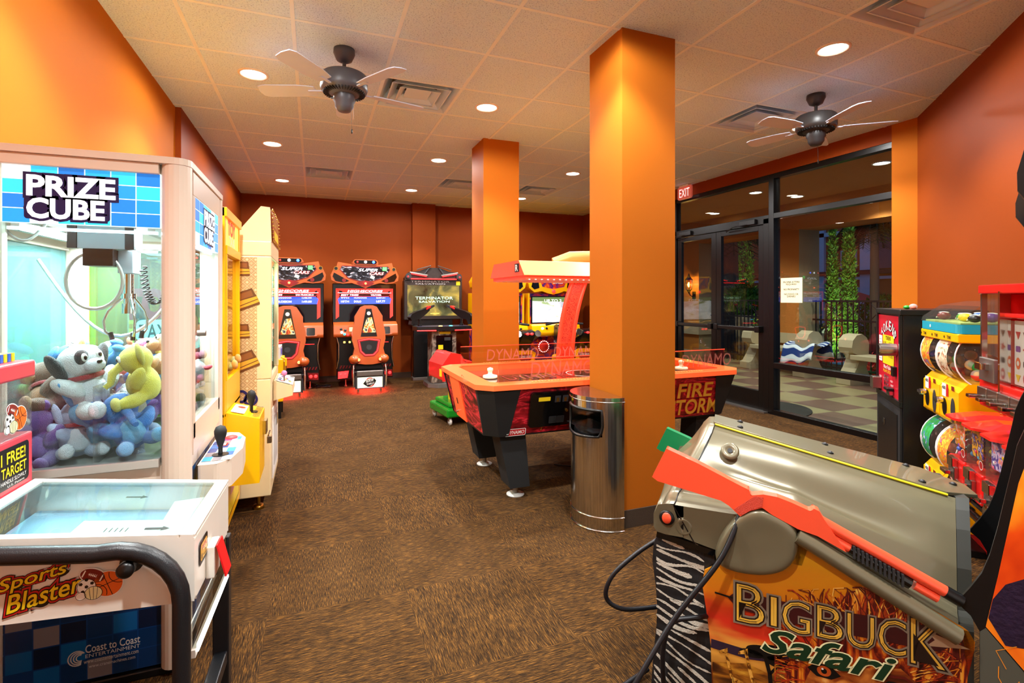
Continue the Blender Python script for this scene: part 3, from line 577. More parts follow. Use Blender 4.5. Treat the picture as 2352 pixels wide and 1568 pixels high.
# plush
def plushmat(c):
    n = 'plush_' + c
    if n in MATS: return n
    m = mat(n, c, .95, bump=.9, bscale=90, var=.12, vscale=20, spec=.1); b = m.node_tree.nodes['Principled BSDF']; b.inputs['Sheen Weight'].default_value = .5; b.inputs['Sheen Roughness'].default_value = .6
    return n
def plush(kind, c1, c2, c3, lab, loc, rot, size, name='plush_toy', group='plush toys in the claw machines'):
    r = thing(name, lab, 'stuffed toy', loc, 0, group, rot=rot, scale=size)
    A, B, C_ = plushmat(c1), plushmat(c2), plushmat(c3)
    m = MB()                                     # body with limbs, about 1 unit tall, facing +y
    m.ball((0, 0, .28), (.24, .20, .28), A, nu=16, nv=10); m.ball((0, .03, .68), (.25, .23, .22), A, nu=16, nv=10)
    for s in (-1, 1):
        m.ball((s * .26, .10, .40), (.10, .10, .20), A, rot=(.5, s * .7, 0)); m.ball((s * .19, .24, .08), (.12, .22, .11), A, rot=(0, 0, -s * .3))
    m.build('body', r, remesh=.03)
    m = MB()
    for s in (-1, 1): m.ball((s * .22, .44, .10), (.10, .07, .11), B); 
    m.ball((0, .14, .27), (.17, .12, .20), B); m.build('belly_and_paws', r)
    m = MB()
    if kind == 'bear':
        for s in (-1, 1): m.ball((s * .20, 0, .88), (.09, .05, .09), A)
    elif kind == 'dog':
        for s in (-1, 1): m.ball((s * .27, .0, .66), (.06, .10, .20), C_, rot=(0, s * .35, 0))
    elif kind == 'bunny':
        for s in (-1, 1): m.ball((s * .13, -.02, 1.04), (.07, .04, .24), C_, rot=(-.2, s * .35, 0))
    elif kind == 'duck':
        m.ball((0, .0, .90), (.17, .17, .07), C_); m.ball((0, -.2, .25), (.10, .14, .08), B)
    elif kind == 'elephant':
        for s in (-1, 1): m.ball((s * .30, -.02, .74), (.17, .05, .18), C_)
        m.tube([(0, .22, .64), (0, .36, .56), (0, .42, .42), (0, .5, .38)], [.07, .06, .045, .04], A, 10)
    elif kind == 'round': m.ball((0, 0, .94), (.05, .05, .10), C_)
    m.build('ears' if kind not in ('duck', 'round') else 'hat', r)
    if kind in ('dog', 'bear', 'bunny', 'round'): MB().ball((0, .25, .62), (.12, .10, .09), B).build('muzzle', r)
    if kind == 'duck': MB().ball((0, .29, .62), (.13, .12, .035), plushmat('f0a020')).ball((0, .27, .585), (.10, .09, .03), plushmat('d88018')).build('beak', r)
    m = MB()
    for s in (-1, 1): m.ball((s * .09, .235, .74), (.042, .025, .055), 'white'); m.ball((s * .088, .258, .735), (.022, .012, .03), 'black_gloss')
    if kind in ('dog', 'bear', 'bunny'): m.ball((0, .35, .66), (.035, .02, .025), 'black_gloss')
    m.build('eyes', r)
    if kind == 'dog' and c3 == '181818': MB().ball((.09, .20, .74), (.085, .05, .10), plushmat('181818')).build('eye_patch', r)
    if kind == 'dog': MB().lathe([(.20, .44), (.22, .47), (.20, .50)], plushmat('b01020'), 20, TR(0, .02, .02)).build('collar', r)
    return r
# ---------------------------------------------------------------- big white claw machine (left)
mat('claw_white', 'dccbb8', .3, var=.012); mat('alu', 'c8c4be', .3, .6)
BL = []
for i, c in enumerate(('2cc8f4', '1890e4', '1478d4', 'e4f6fc', '20a8ec')):
    mat('lit_tile_%d' % i, c, .3, emit=.75); BL.append('lit_tile_%d' % i); mat('tile_%d' % i, ('0c5a98', '07305e', '0a1c3a', '7c7478', '0c3a74')[i], .25)
DK = ['tile_%d' % i for i in range(5)] + ['tile_2', 'tile_1']
glass('cyan_glass', 'f0fbfb'); glass('mirror_cyan', 'c8eeec', refl=1.9)
mat('cyan_lamp', 'd0f6ff', .5, emit=5); mat('lit_title', 'f4fcff', .4, emit=1.1); mat('title_navy', '10104c', .4)
r = thing('claw_machine', 'large white claw machine with a lit blue tile sign and plush toys', 'claw machine', (-.77, 2.64, 0), -PI / 2, 'prize machines along the left wall')
PC = r
m = MB(); m.box(-.36, -.31, .06, .36, .31, .80, 'claw_white'); m.box(-.37, -.32, .0, .37, .32, .03, 'black')
m.build('lower_cabinet', r, bevel=.004)
m = MB()
for sx in (-1, 1):
    for sy in (-1, 1): m.rbox(sx * .40 if sx < 0 else .30, sy * .33 if sy < 0 else .23, -.30 if sx < 0 else .40, -.23 if sy < 0 else .33, .03, 1.925, .048, 'claw_white')
m.build('corner_posts', r)
m = MB(); m.rbox(-.402, -.332, .402, .332, 1.925, 1.95, .05, 'claw_white'); m.box(-.3, .285, 1.83, .3, .325, 1.925, 'claw_white'); m.box(-.3, -.325, 1.64, .3, -.285, 1.925, 'claw_white'); m.box(.355, -.23, 1.885, .392, .23, 1.925, 'claw_white'); m.box(-.392, -.23, 1.66, -.355, .23, 1.925, 'claw_white')
for x in (-.302, .262): m.box(x, .285, .86, x + .04, .325, 1.83, 'claw_white')
m.box(-.3, .285, .80, .3, .325, .925, 'claw_white'); m.box(.355, -.23, .79, .392, .23, .822, 'alu'); m.box(-.392, -.23, .79, -.355, .23, .83, 'claw_white'); m.box(-.3, -.325, .79, .3, -.285, .83, 'claw_white')
m.build('frame', r, bevel=.003)
MB().box(-.35, -.3, .79, .35, .28, .812, 'alu').build('prize_floor', r)
def sign(nm, T, x0, y0, x1, y1, nx, ny, tx, ty, tw, th, seed):
    m = MB(); m.box(x0, y0, -.012, x1, y1, 0, 'lit_tile_3', T); tiles(m, T, x0, y0, x1, y1, nx, ny, BL, 'lit_tile_3', seed); so = m.build(nm, r)
    m = MB(); h2 = th * .47
    for off, mt, lf in ((.13, 'title_navy', .003), (.035, 'lit_title', .0045)):
        m.text('PRIZE', T, tx + tw * .04, ty + th * .53, tw * .94, h2 * .9, mt, off, lift=lf); m.text('CUBE', T, tx + tw * .04, ty + th * .03, tw * .82, h2 * .9, mt, off, lift=lf)
    shape(m, rrect(tx, ty, tx + tw * .93, ty + h2 * 1.05, .01), 'title_navy', T, .0025); shape(m, rrect(tx, ty + h2 * .95, tx + tw * 1.02, ty + th * 1.03, .006), 'title_navy', T, .0026)
    m.build('title_lettering', so)
sign('sign_panel', side(.372), -.23, 1.685, .232, 1.888, 6, 4, -.170, 1.70, .265, .158, 4)
sign('sign_panel', front(.322), -.262, 1.645, .262, 1.83, 6, 4, -.10, 1.665, .25, .145, 9)
m = MB(); m.box(.372, -.232, .822, .378, .232, 1.685, 'cyan_glass'); m.build('side_window', r)
MB().box(-.262, .303, .925, .262, .309, 1.645, 'cyan_glass').build('front_door_glass', r)
MB().box(-.378, -.232, .83, -.372, .232, 1.66, glass('cyan_pale', 'c8eeee', alpha=.975)).build('side_window', r)
MB().box(-.302, -.306, .83, .302, -.30, 1.64, glass('cyan_frost', 'a8e4e4', alpha=.86)).build('back_mirror', r)
tl = MB(); tiles(tl, side(.361), -.305, .04, .235, .70, 7, 9, DK, 'tile_4', 5); tiles(tl, front(.311), -.30, .08, .30, .74, 6, 7, DK, 'tile_4', 8); tl.build('tile_decal', r)
m = MB(); T = side(.363)
m.text('Coast to Coast', T, .0, .138, .165, .028, 'light_grey', .01, lift=.001); m.text('ENTERTAINMENT', T, .0, .120, .165, .013, 'light_grey', lift=.001); m.text('www.coastentertainment.com', T, -.005, .100, .165, .014, 'light_grey', lift=.001); m.text('www.cranemachines.com', T, .01, .082, .14, .012, 'light_grey', lift=.001)
for k in range(4): strip(m, arc2(-.025 + k * .003, .125, .026 - k * .005, .6 + k * .2, 5.2, 14), .004, 'light_grey', T, .001)
m.build('maker_lettering', r)
# rail, carriage, claw
m = MB()
for y in (-.2, .2): m.box(-.36, y - .012, 1.66, .36, y + .012, 1.69, 'alu')
m.box(-.36, -.28, 1.70, .36, .28, 1.715, 'white'); m.build('gantry_rails', r)
cr = MB(TR(.15, .04, 0)); cr.box(-.10, -.10, 1.615, .10, .05, 1.70, 'light_grey'); cr.box(.10, -.10, 1.61, .115, .05, 1.70, mat('plate_grey', 'a8b0b8', .4)); cr.box(.09, -.13, 1.61, .118, -.10, 1.70, 'dark_grey'); cr.box(.09, .05, 1.61, .118, .08, 1.70, 'dark_grey'); cr.box(.0, -.085, 1.545, .11, .01, 1.61, 'black'); cr.box(-.04, .01, 1.52, .06, .06, 1.61, 'plate_grey')
co = cr.build('claw_carriage', r, bevel=.002)
m = MB(TR(.15, .07, 0)); m.cyl(.018, 1.40, 1.54, 'chrome'); m.cyl(.026, 1.42, 1.44, 'chrome'); m.cyl(.024, 1.36, 1.40, 'chrome')
for k in range(3):
    T2 = TR(rz=k * 2 * PI / 3 + .5); m.tube([(.015, 0, 1.43), (.045, 0, 1.40), (.07, 0, 1.37), (.085, 0, 1.33), (.08, 0, 1.29), (.06, 0, 1.27)], [.006, .006, .005, .005, .005, .007], 'chrome', 8, T2); m.tube([(.062, 0, 1.285), (.055, 0, 1.255)], .009, 'black', 8, T2)
m.build('claw', co)
m = MB(TR(.15, .07, 0)); pts = []
for i in range(260):
    t = i / 259; a = t * 2 * PI * 26; q = PI * t; c = Vector((.0, .05 + .045 * (1 - math.cos(q)) * 1.0, 1.55 - .15 * math.sin(q))); pts.append(c + Vector((.012 * math.cos(a), 0, 0)) + Vector((0, .012 * math.sin(a), .004 * math.sin(a))))
m.tube(pts, .0028, 'black', 5); m.build('coiled_cable', co)
m = MB()
m.tube([(.22, -.02 - .09 * math.sin(t) * 1.0 + .0, 1.60 - .11 * (1 - math.cos(t))) for t in [k * 2 * PI / 24 * .92 + .1 for k in range(25)]], .007, 'alu', 8)
m.tube([(.0, -.28 + .5 * t, 1.58 - .32 * math.sin(PI * t * .9)) for t in [k / 16 for k in range(17)]], .007, 'alu', 8); m.tube([(.34 - .1 * t, -.27 + .12 * t, 1.72 - .09 * math.sin(PI * t)) for t in [k / 12 for k in range(13)]], .006, 'alu', 8)
m.build('cable_conduit', r)
m = MB()
for x, y in ((-.34, -.27), (.33, -.27), (-.34, .27), (.33, .26)): m.box(x - .03, y - .004, .86, x + .03, y + .004, 1.66, 'cyan_lamp')
m.box(.352, -.22, 1.662, .366, .22, 1.672, 'cyan_lamp'); m.box(-.25, .29, 1.635, .25, .30, 1.645, 'cyan_lamp'); m.build('light_strip', r)  # the two top bars are added to brighten the claw carriage
lamp('cabinet_light', 'AREA', (0, 0, 1.69), r, 55, (.88, .98, 1), .5, size_y=.4)
# prize chute and control shelf
m = MB(); m.box(.02, .02, .812, .026, .28, 1.10, 'acrylic'); m.box(.02, .02, .812, .36, .026, 1.10, 'acrylic'); m.build('chute_glass', r)
m = MB(); pts = [(-.27, .33), (.26, .33), (.26, .40), (.20, .445), (.05, .47), (-.14, .46), (-.25, .42), (-.27, .38)]
m.poly([(x, y) for x, y in pts], .63, .745, 'claw_white'); cs = m.build('control_shelf', r, bevel=.012)
m = MB(); tiles(m, flat(.746), -.16, .335, .22, .445, 6, 3, ['tile_0', 'tile_3', 'tile_4', 'white', 'bright_blue'], 'white', 12); shape(m, rrect(-.05, .36, .0, .40, .004), 'red', flat(.746), .003); m.text('88', flat(.746), -.044, .365, .038, .028, 'white', .01, lift=.004); m.build('tile_decal', cs)
m = MB(TR(.14, .395, .746)); m.cyl(.032, 0, .005, 'black'); m.cyl(.009, 0, .05, 'black'); m.lathe([(.010, .04), (.016, .06), (.024, .09), (.025, .105), (.018, .122), (0, .13)], 'black_matte', 20); m.build('joystick', cs)
MB(TR(-.14, .40, .746)).lathe([(.026, 0), (.026, .008), (.018, .012), (0, .014)], 'lit_red', 20).build('button', cs)
m = MB(); m.cyl(.012, .33, .36, 'dull_steel', TR(.255, 0, 1.28, rx=-PI / 2, ry=0) @ TR(0, 0, 0)); m.build('door_lock', r)
# plush in it: world positions (x, y, z)
PL = [('dog', 'f0f2fa', 'e8eaf4', '181818', 'white plush dog with a black eye patch and red collar behind the glass', (-.80, 2.42, .98), (.1, .15, -2.2), .30),
 ('elephant', 'f2e04a', 'f0e070', 'f4e860', 'yellow plush with floppy ears leaning on the glass, highest yellow one', (-.60, 2.40, 1.02), (-.25, .1, 1.9), .25),
 ('elephant', '1878d8', '70b8ec', '1a86e0', 'bright blue plush with pale belly sitting at the glass, right', (-.64, 2.38, .84), (.2, .3, -2.6), .25),
 ('dog', 'b8c4e8', 'e8e4f0', 'c8d0f0', 'pale lilac plush dog below the eye-patched one', (-.84, 2.40, .82), (.2, -.1, -2.6), .24),
 ('bunny', '5ab4ec', 'b8e0f8', '4aa0e0', 'light blue plush between the white dog and the bright blue one', (-.73, 2.44, .84), (.5, .2, -1.4), .26),
 ('bear', '6a3a9a', '8a5ab8', '5a2a8a', 'purple plush at the bottom left corner of the glass', (-.92, 2.42, .815), (-.2, .2, 2.8), .24),
 ('dog', '6a4020', 'a0622c', '5a3216', 'brown plush with a dark floppy ear at the left edge', (-.93, 2.44, .98), (.2, .5, 2.5), .24),
 ('duck', '1890e0', '3ab0f0', '16a0e8', 'sky blue plush lying on top of the white dog', (-.78, 2.58, 1.13), (1.2, .2, -1.2), .22),
 ('bear', 'b87844', 'd89860', 'c88850', 'tan plush bear on top of the pile, right', (-.58, 2.56, 1.08), (.4, .5, 2.6), .24),
 ('bear', '8a5a34', 'c08850', '7a4a28', 'brown shaggy plush in the middle of the pile', (-.66, 2.60, 1.0), (.7, -.3, -2.8), .25),
 ('round', '7a4ab0', 'f09040', 'e87830', 'purple and orange plush half buried in the middle', (-.70, 2.52, .90), (1.0, .6, 2.0), .2),
 ('duck', 'f4f4f4', 'f0f0f0', '1a6ad0', 'white plush duck with a blue cap at the back', (-.86, 2.80, 1.0), (.3, .4, -2.4), .26),
 ('duck', 'ece8e8', 'e8b030', '1a80e0', 'grey-white plush with a yellow bill at the back right', (-.62, 2.80, 1.02), (.9, .1, -1.6), .25),
 ('round', 'e05a78', 'f8a0b8', 'e84a70', 'pink plush at the back under the claw', (-.60, 2.90, 1.10), (.2, .2, -2.0), .2),
 ('bunny', 'd8e0e8', 'f4f4f8', 'c0ccd8', 'pale grey plush rabbit against the far glass', (-.72, 2.90, 1.0), (.5, -.4, 3.0), .24),
 ('bear', '40a040', '80d060', '308a30', 'green plush at the far left of the pile', (-1.0, 2.62, 1.0), (.6, .3, -2.0), .22),
 ('duck', 'f8f8f8', 'f08060', 'e85a48', 'white plush with coral feet at the far left', (-.98, 2.76, 1.0), (1.2, .1, -1.0), .24),
 ('bear', '2a6ad0', '58a0f0', '1a5ac0', 'blue plush under the pile at the back', (-.80, 2.70, .84), (.3, .2, 1.0), .28),
 ('dog', 'e0e0f0', 'f4f4fa', '9090a0', 'white plush dog by the front door glass', (-.60, 2.74, .86), (.1, .1, -1.5), .26),
 ('elephant', 'c8c8d0', 'e0e0e8', 'b0b0bc', 'grey plush elephant at the front door glass, far side', (-.61, 2.90, .84), (.2, .1, -1.7), .26),
 ('round', 'f0d020', 'f8e880', 'e0b010', 'yellow plush under the blue one at the back', (-.94, 2.60, .83), (.5, .6, .4), .24),
 ('bear', '9a5a30', 'c89060', '8a4a24', 'tan plush bear at the back wall, low', (-.98, 2.88, .84), (.2, .2, -1.0), .28)]
for a in PL: plush(*a)
MORE = [('bear', 'c87838', 'e8b070', 'b06028', 'orange-brown'), ('round', 'f4f4f8', 'f8f8fa', 'e83048', 'white and red'), ('bunny', 'f0a8c0', 'f8d0dc', 'e890b0', 'rose pink'), ('duck', '2a9ae8', 'e8f4fc', 'f0c020', 'blue with a yellow cap'),
 ('dog', 'e8dcc8', 'f4f0e4', 'a87848', 'cream and tan'), ('elephant', '8a98b8', 'b0bcd4', '9aa6c4', 'slate grey'), ('bear', 'f0c828', 'f8e8a0', 'e0b010', 'sunny yellow'), ('round', 'e85020', 'f8c080', '40a040', 'orange with a green tuft')]
for k in range(24):
    q = MORE[k % 8]; row, col = k // 6, k % 6; zz = (.84, .96, 1.0, .90)[row] + .03 * ((k * 5) % 3)
    plush(q[0], q[1], q[2], q[3], '%s plush in the white claw machine, %s row, %s from wall' % (q[4], ('first', 'second', 'third', 'last')[row], ('first', 'second', 'third', 'fourth', 'fifth', 'sixth')[col]), (-1.0 + .070 * col, (2.50, 2.62, 2.76, 2.90)[row], zz), (.4 * ((k * 7) % 5) - .6, .5 * ((k * 3) % 4) - .6, k * 1.9), .18 + .02 * (k % 3))
# polka dot bow toy
r2 = thing('plush_bow', 'pink plush bow with white dots lying on the pile', 'stuffed toy', (-.64, 2.72, 1.20), .3); pk = plushmat('e04868')
MB().ball((-.05, 0, 0), (.055, .03, .045), pk, rot=(0, .3, 0)).ball((.05, 0, 0), (.055, .03, .045), pk, rot=(0, -.3, 0)).ball((0, 0, 0), (.02, .025, .022), pk).build('bow', r2)
m = MB()
for x, z in ((-.06, .01), (-.04, -.02), (.05, .015), (.07, -.01), (-.08, -.005)): m.ball((x, -.024, z), (.009, .006, .009), 'white')
m.build('dots', r2)
# ---------------------------------------------------------------- small slanted sports game in front of it
mat('blaster_white', 'ece6da', .25, coat=.3); mat('red_box', 'c8404c', .35); mat('play_ice', '8ca8b8', .25)
r = thing('tabletop_arcade_game', 'low white ball game with a slanted glass top and black tube frame', 'arcade game', (-.28, 1.745, 0), math.radians(-92.7))
S = .12
zt = lambda y: .80 - S * y
def slab(mb, pts, x0, x1, mt): # profile in (y,z) extruded over x
    T_ = FR((x0, 0, 0), (0, 1, 0), (0, 0, 1)); mb.poly(pts, 0, x1 - x0, mt, T_)
m = MB(); 
slab(m, [(0, .80), (-.74, zt(-.74)), (-.74, .668), (0, .635)], .19, .21, 'blaster_white'); slab(m, [(0, .80), (-.74, zt(-.74)), (-.74, .668), (0, .635)], -.21, -.19, 'blaster_white'); slab(m, [(0, .80), (-.02, .8024), (-.02, .63), (0, .63)], -.19, .19, 'blaster_white'); slab(m, [(-.72, zt(-.72)), (-.74, zt(-.74)), (-.74, .66), (-.72, .66)], -.19, .19, 'blaster_white')
slab(m, [(-.02, .655), (-.72, .69), (-.72, .67), (-.02, .635)], -.19, .19, 'blaster_white')
m.build('case', r, bevel=.006)
Ts = FR((0, 0, .80), (-1, 0, 0), (0, -1, S)) # top plane: u=-x, v back and up
m = MB(Ts); L = .745
for a in ((-.21, 0, .21, .035), (-.21, .50, .21, .53)): m.poly([(a[0], a[1]), (a[2], a[1]), (a[2], a[3]), (a[0], a[3])], 0, .008, 'blaster_white')
m.poly([(-.21, .035), (-.185, .035), (-.185, .50), (-.21, .50)], 0, .008, 'blaster_white'); m.poly([(.185, .035), (.21, .035), (.21, .50), (.185, .50)], 0, .008, 'blaster_white'); m.build('top_rim', r, bevel=.004)
MB(Ts).poly(rrect(-.187, .033, .187, .502, .02), .002, .006, glass('blue_glass', 'e4f0f2')).build('top_glass', r)
m = MB(Ts); m.poly([(-.185, .035), (.185, .035), (.185, .50), (-.185, .50)], -.085, -.08, 'play_ice'); disc(m, -.02, .30, .024, 'black', None, -.079, n=20); disc(m, -.02, .30, .03, 'art_grey', None, -.0795, n=20)
disc(m, -.05, .2, .12, mat('ice_blue', '88b8dc', .3), None, -.0796, .09); strip(m, arc2(-.05, .2, .10, 0, 2 * PI, 20), .006, 'white', None, -.0794); m.build('playfield', r)
m = MB(Ts); m.poly([(-.05, .04), (.16, .05), (.12, .13), (-.04, .12)], -.08, -.03, 'blaster_white'); m.box(-.185, .04, -.02, -.05, .30, -.017, 'blaster_white')
for tt, q in ((TR(.12, .22, -.016), 1), (TR(-.11, .10, -.016), -1)): strip(m, [(0, 0), (0, .04)], .012, 'black', tt, .0); shape(m, [(-.014, -.0), (.014, 0), (0, -.018)], 'black', tt, .0)
for k in range(5): strip(m, [(-.17, .18 + k * .012), (-.10, .18 + k * .012)], .003, 'black', TR(0, 0, -.0165), 0)
m.build('ball_tray', r, bevel=.002)
lamp('playfield_light', 'AREA', (0, -.3, .82), r, .7, (.85, .96, 1), .3, size_y=.3)
m = MB(); slab(m, [(.0, .63), (-.02, .63), (-.02, .50), (0, .50)], -.19, .19, 'dark_pane'); m.box(-.2, -.01, .48, .2, .0, .50, 'blaster_white'); wo = m.build('lower_window', r)
MB().box(-.19, .0, .49, .19, .005, .497, 'lit_white').build('light_strip', r)
m = MB(front(.002)); shape(m, rrect(-.17, .70, -.08, .765, .012), 'black', None, 0); shape(m, rrect(-.16, .71, -.09, .755, .01), 'art_gold', None, .001); m.text('WIN', TR(), -.15, .735, .05, .015, 'art_red', lift=.002); m.text('1-2', TR(), -.15, .715, .05, .014, 'black', lift=.002); m.build('sticker', r)
m = MB(TR(.06, .0, 0)); m.box(-.035, 0, .63, .035, .022, .72, 'blaster_white'); m.build('return_box', r, bevel=.003); MB(TR(.06, .025, .72, rx=.25)).box(-.032, 0, -.095, .032, .004, .0, 'red').build('return_flap', r)
# near side panel: badge and knob
T = side(.212); m = MB(T); m.T = T
strp = lambda *a: None
def art_text(mb, s_, x, y, w_, h_, rise, big=True):
    for off, mt, lf in ((.16, 'art_black', .0005), (.12, 'art_red', .0010), (.055, 'art_black', .0016), (.012, 'art_yellow', .0022)): mb.text(s_, TR(), x, y, w_, h_, mt, off, .15, lift=lf, rise=rise)
art_text(m, 'Sports', -.40, .722, .13, .038, .20); art_text(m, 'Blaster', -.385, .678, .145, .042, .20); sports_balls(m, TR(), -.25, .682, .095, .0030); m.build('badge', r)
MB(TR(.212, -.135, .762, ry=PI / 2)).lathe([(.026, 0), (.026, .006), (.014, .012), (.014, .03), (.019, .033), (.019, .05), (.012, .054), (0, .055)], 'black', 24).build('knob', r)
# tube frame
def bent(x):
    p = [(x, -.74, zt(-.74) - .01), (x, -.20, zt(-.2) - .018)]
    c = Vector((-.17, .80 - .145)); R = .15
    for k in range(9): t = (95 - k * 95 / 8) * PI / 180; p.append((x, c.x + R * math.cos(t), c.y + R * math.sin(t) + .002))
    p += [(x, -.02, .40), (x, -.02, .03)]; return p
m = MB(); m.tube(bent(.245), .021, mat('frame_black', '14161a', .35, bump=.1, bscale=400), 12); m.tube([(.245, -.74, .93), (.245, -.74, .03)], .021, 'frame_black', 12)
m.build('near_tube', r); MB().box(-.235, -.045, .03, -.195, .005, .62, 'frame_black').build('far_leg', r, bevel=.004); MB().box(-.235, -.74, .03, -.195, -.70, .66, 'frame_black').build('far_leg', r, bevel=.004)
m = MB(); m.box(-.235, -.04, .20, .245, -.0, .24, 'frame_black'); m.box(-.24, -.74, .0, -.195, .06, .04, 'frame_black'); m.box(.22, -.74, .0, .265, .06, .04, 'frame_black'); m.build('base_bar', r, bevel=.004)
# red backbox
m = MB(); m.box(-.21, -.74, .85, .20, -.53, 1.02, 'red_box'); m.box(-.215, -.745, 1.185, .205, -.525, 1.235, 'red_box'); bb = m.build('backbox', r, bevel=.006)
m = MB(); m.box(-.205, -.535, 1.02, .195, -.531, 1.185, 'acrylic'); m.box(-.205, -.735, 1.02, -.2, -.535, 1.185, 'acrylic'); m.box(-.2, -.735, 1.02, .195, -.73, 1.185, 'light_grey'); m.build('ball_window', bb)
m = MB(front(-.529)); sports_balls(m, TR(), -.02 + .09, 1.035, .105, 0); m.build('sticker', bb)
m = MB(front(-.5285)); shape(m, rrect(-.18, .885, .185, 1.00, .012), 'art_black', None, 0); m.text('WIN 1 FREE!', TR(), -.05, .955, .215, .032, 'art_yellow', .02, lift=.001); m.text('BLAST THE TARGET', TR(), -.11, .918, .28, .028, 'art_yellow', .015, lift=.001); m.text('INSERT QUARTER, TURN HANDLE SLOWLY', TR(), -.12, .898, .29, .013, 'white', lift=.001); m.text('U.S. Patent', TR(), .08, .889, .08, .006, 'white', lift=.001); m.build('instruction_label', bb)
m = MB()
for k in range(4): m.box(-.18 + k * .018, -.6, 1.236, -.168 + k * .018, -.56, 1.26, ['art_yellow', 'art_blue'][k % 2])
m.build('stickers', bb)
# ---------------------------------------------------------------- yellow taxi claw machine
mat('taxi_yellow', 'f2b400', .3); glass('yellow_tint', 'fff4cc')
r = thing('claw_machine', 'yellow claw machine squeezed between the two white prize machines', 'claw machine', (-.745, 3.40, 0), -PI / 2, 'prize machines along the left wall')
m = MB(); m.box(-.30, -.3, .14, .30, .30, .80, 'taxi_yellow'); m.build('lower_cabinet', r, bevel=.005)
m = MB()
for x in (-.30, .265):
    for y in (-.30, .265): m.box(x, y, .80, x + .035, y + .035, 1.90, 'taxi_yellow')
m.box(-.3, .265, 1.86, .3, .31, 1.91, 'taxi_yellow'); m.box(-.3, -.3, 1.86, .3, -.265, 1.91, 'taxi_yellow'); m.box(-.30, -.3, 1.86, -.265, .3, 1.91, 'taxi_yellow'); m.box(.265, -.3, 1.86, .3, .3, 1.91, 'taxi_yellow')
m.box(-.265, .27, 1.66, .265, .308, 1.71, 'taxi_yellow'); m.box(.27, -.265, 1.66, .3, .265, 1.71, 'taxi_yellow'); m.box(-.3, -.265, 1.66, -.27, .265, 1.71, 'taxi_yellow'); m.box(-.265, .27, .80, .265, .302, .97, 'taxi_yellow'); m.box(.27, -.265, .80, .3, .265, .95, 'taxi_yellow'); m.box(-.3, -.3, 1.895, .3, .3, 1.90, 'taxi_yellow'); m.box(-.3, -.3, .78, .3, .3, .80, 'taxi_yellow')
for x in (-.265, .235): m.box(x, .27, .97, x + .03, .305, 1.66, 'taxi_yellow')
m.build('frame', r, bevel=.003)
MB().box(-.235, .28, .97, .235, .285, 1.66, 'yellow_tint').build('front_door_glass', r); MB().box(.282, -.265, .95, .287, .265, 1.66, 'yellow_tint').build('side_window', r); MB().box(-.287, -.265, .95, -.282, .265, 1.66, 'yellow_tint').build('side_window', r)
MB().box(-.265, -.295, .80, .265, -.285, 1.66, mat('taxi_back', 'c8c08c', .5)).build('back_panel', r)
mat('lit_orange_panel', 'ffb850', .5, emit=.9); mat('lit_red_letter', 'e02818', .5, emit=.5)
m = MB(); m.box(-.265, .285, 1.71, .265, .295, 1.86, 'lit_orange_panel'); so = m.build('sign_panel', r); m = MB(front(.297)); m.text('TOY', TR(), -.16, 1.78, .26, .075, 'lit_red_letter', .05); m.text('TAXI', TR(), -.12, 1.72, .2, .05, 'art_white', .03); m.build('lettering', so)
m = MB(side(.289))
rnd = random.Random(5)
for i in range(16):
    for j in range(14):
        x = -.13 + i * .022; z = .98 + j * .026
        if (i + j) % 2 == 0 and (abs(i - 8) > 5 or j < 5): shape(m, [(x, z), (x + .022, z), (x + .022, z + .026), (x, z + .026)], rnd.choice(['art_black', 'art_yellow', 'art_yellow']), None, 0)
shape(m, rrect(-.10, 1.20, .07, 1.31, .03), 'art_white', None, .002); m.text('TAXI', TR(), -.085, 1.215, .13, .07, 'art_black', .02, lift=.003)
m.text('TOY', TR(), -.15, 1.32, .26, .14, 'art_red', .06, lift=.002); shape(m, [(.06, 1.06), (.24, 1.06), (.25, 1.14), (.21, 1.24), (.09, 1.24), (.05, 1.14)], 'art_red', None, .002); disc(m, .16, 1.19, .035, 'art_white', None, .003)
for x in (.085, .215): disc(m, x, 1.06, .03, 'art_black', None, .0035)
shape(m, rrect(-.10, .98, .02, 1.05, .01), 'art_yellow', None, .002); m.build('side_art', r)
m = MB(); m.poly([(.30, .40), (.465, .40), (.465, .755), (.30, .80)], 0, .30, 'taxi_yellow', FR((-.03, 0, 0), (0, 1, 0), (0, 0, 1))); cs = m.build('control_box', r, bevel=.004)
Tt = FR((.12, .385, .7785), (-1, 0, 0), (0, -1, .27)); m = MB(Tt)
for i in range(24):
    for j in range(3):
        if (i + j) % 2: shape(m, [(-.14 + i * .0118, -.078 + j * .012), (-.128 + i * .0118, -.078 + j * .012), (-.128 + i * .0118, -.066 + j * .012), (-.14 + i * .0118, -.066 + j * .012)], 'art_black', None, .003)
shape(m, rrect(-.12, .0, .10, .07, .01), 'art_cream', None, .0035); disc(m, .03, .03, .02, 'art_red', None, .005); m.build('checker_art', cs)
m = MB(TR(.13, .41, .765)); m.cyl(.034, 0, .005, 'black'); m.cyl(.009, 0, .05, 'black'); m.lathe([(.010, .04), (.016, .06), (.023, .09), (.024, .105), (.017, .122), (0, .13)], 'black_matte', 18); m.build('joystick', cs)
m = MB(); m.box(.0, .465, .62, .08, .485, .70, 'chrome'); m.box(.02, .485, .56, .06, .51, .60, 'chrome'); m.tube([(.03, .49, .60), (.03, .50, .63), (.05, .50, .63), (.05, .49, .60)], .004, 'chrome', 6); m.build('padlock', cs, bevel=.003)
m = MB(front(.302)); shape(m, rrect(-.22, .2, .22, .62, .01), 'art_yellow', None, .001); strip(m, rrect(-.22, .2, .22, .62, .01), .006, 'black', None, .002, True); shape(m, rrect(-.12, .3, .12, .5, .01), 'art_pink', None, .002); m.build('coin_door', r)
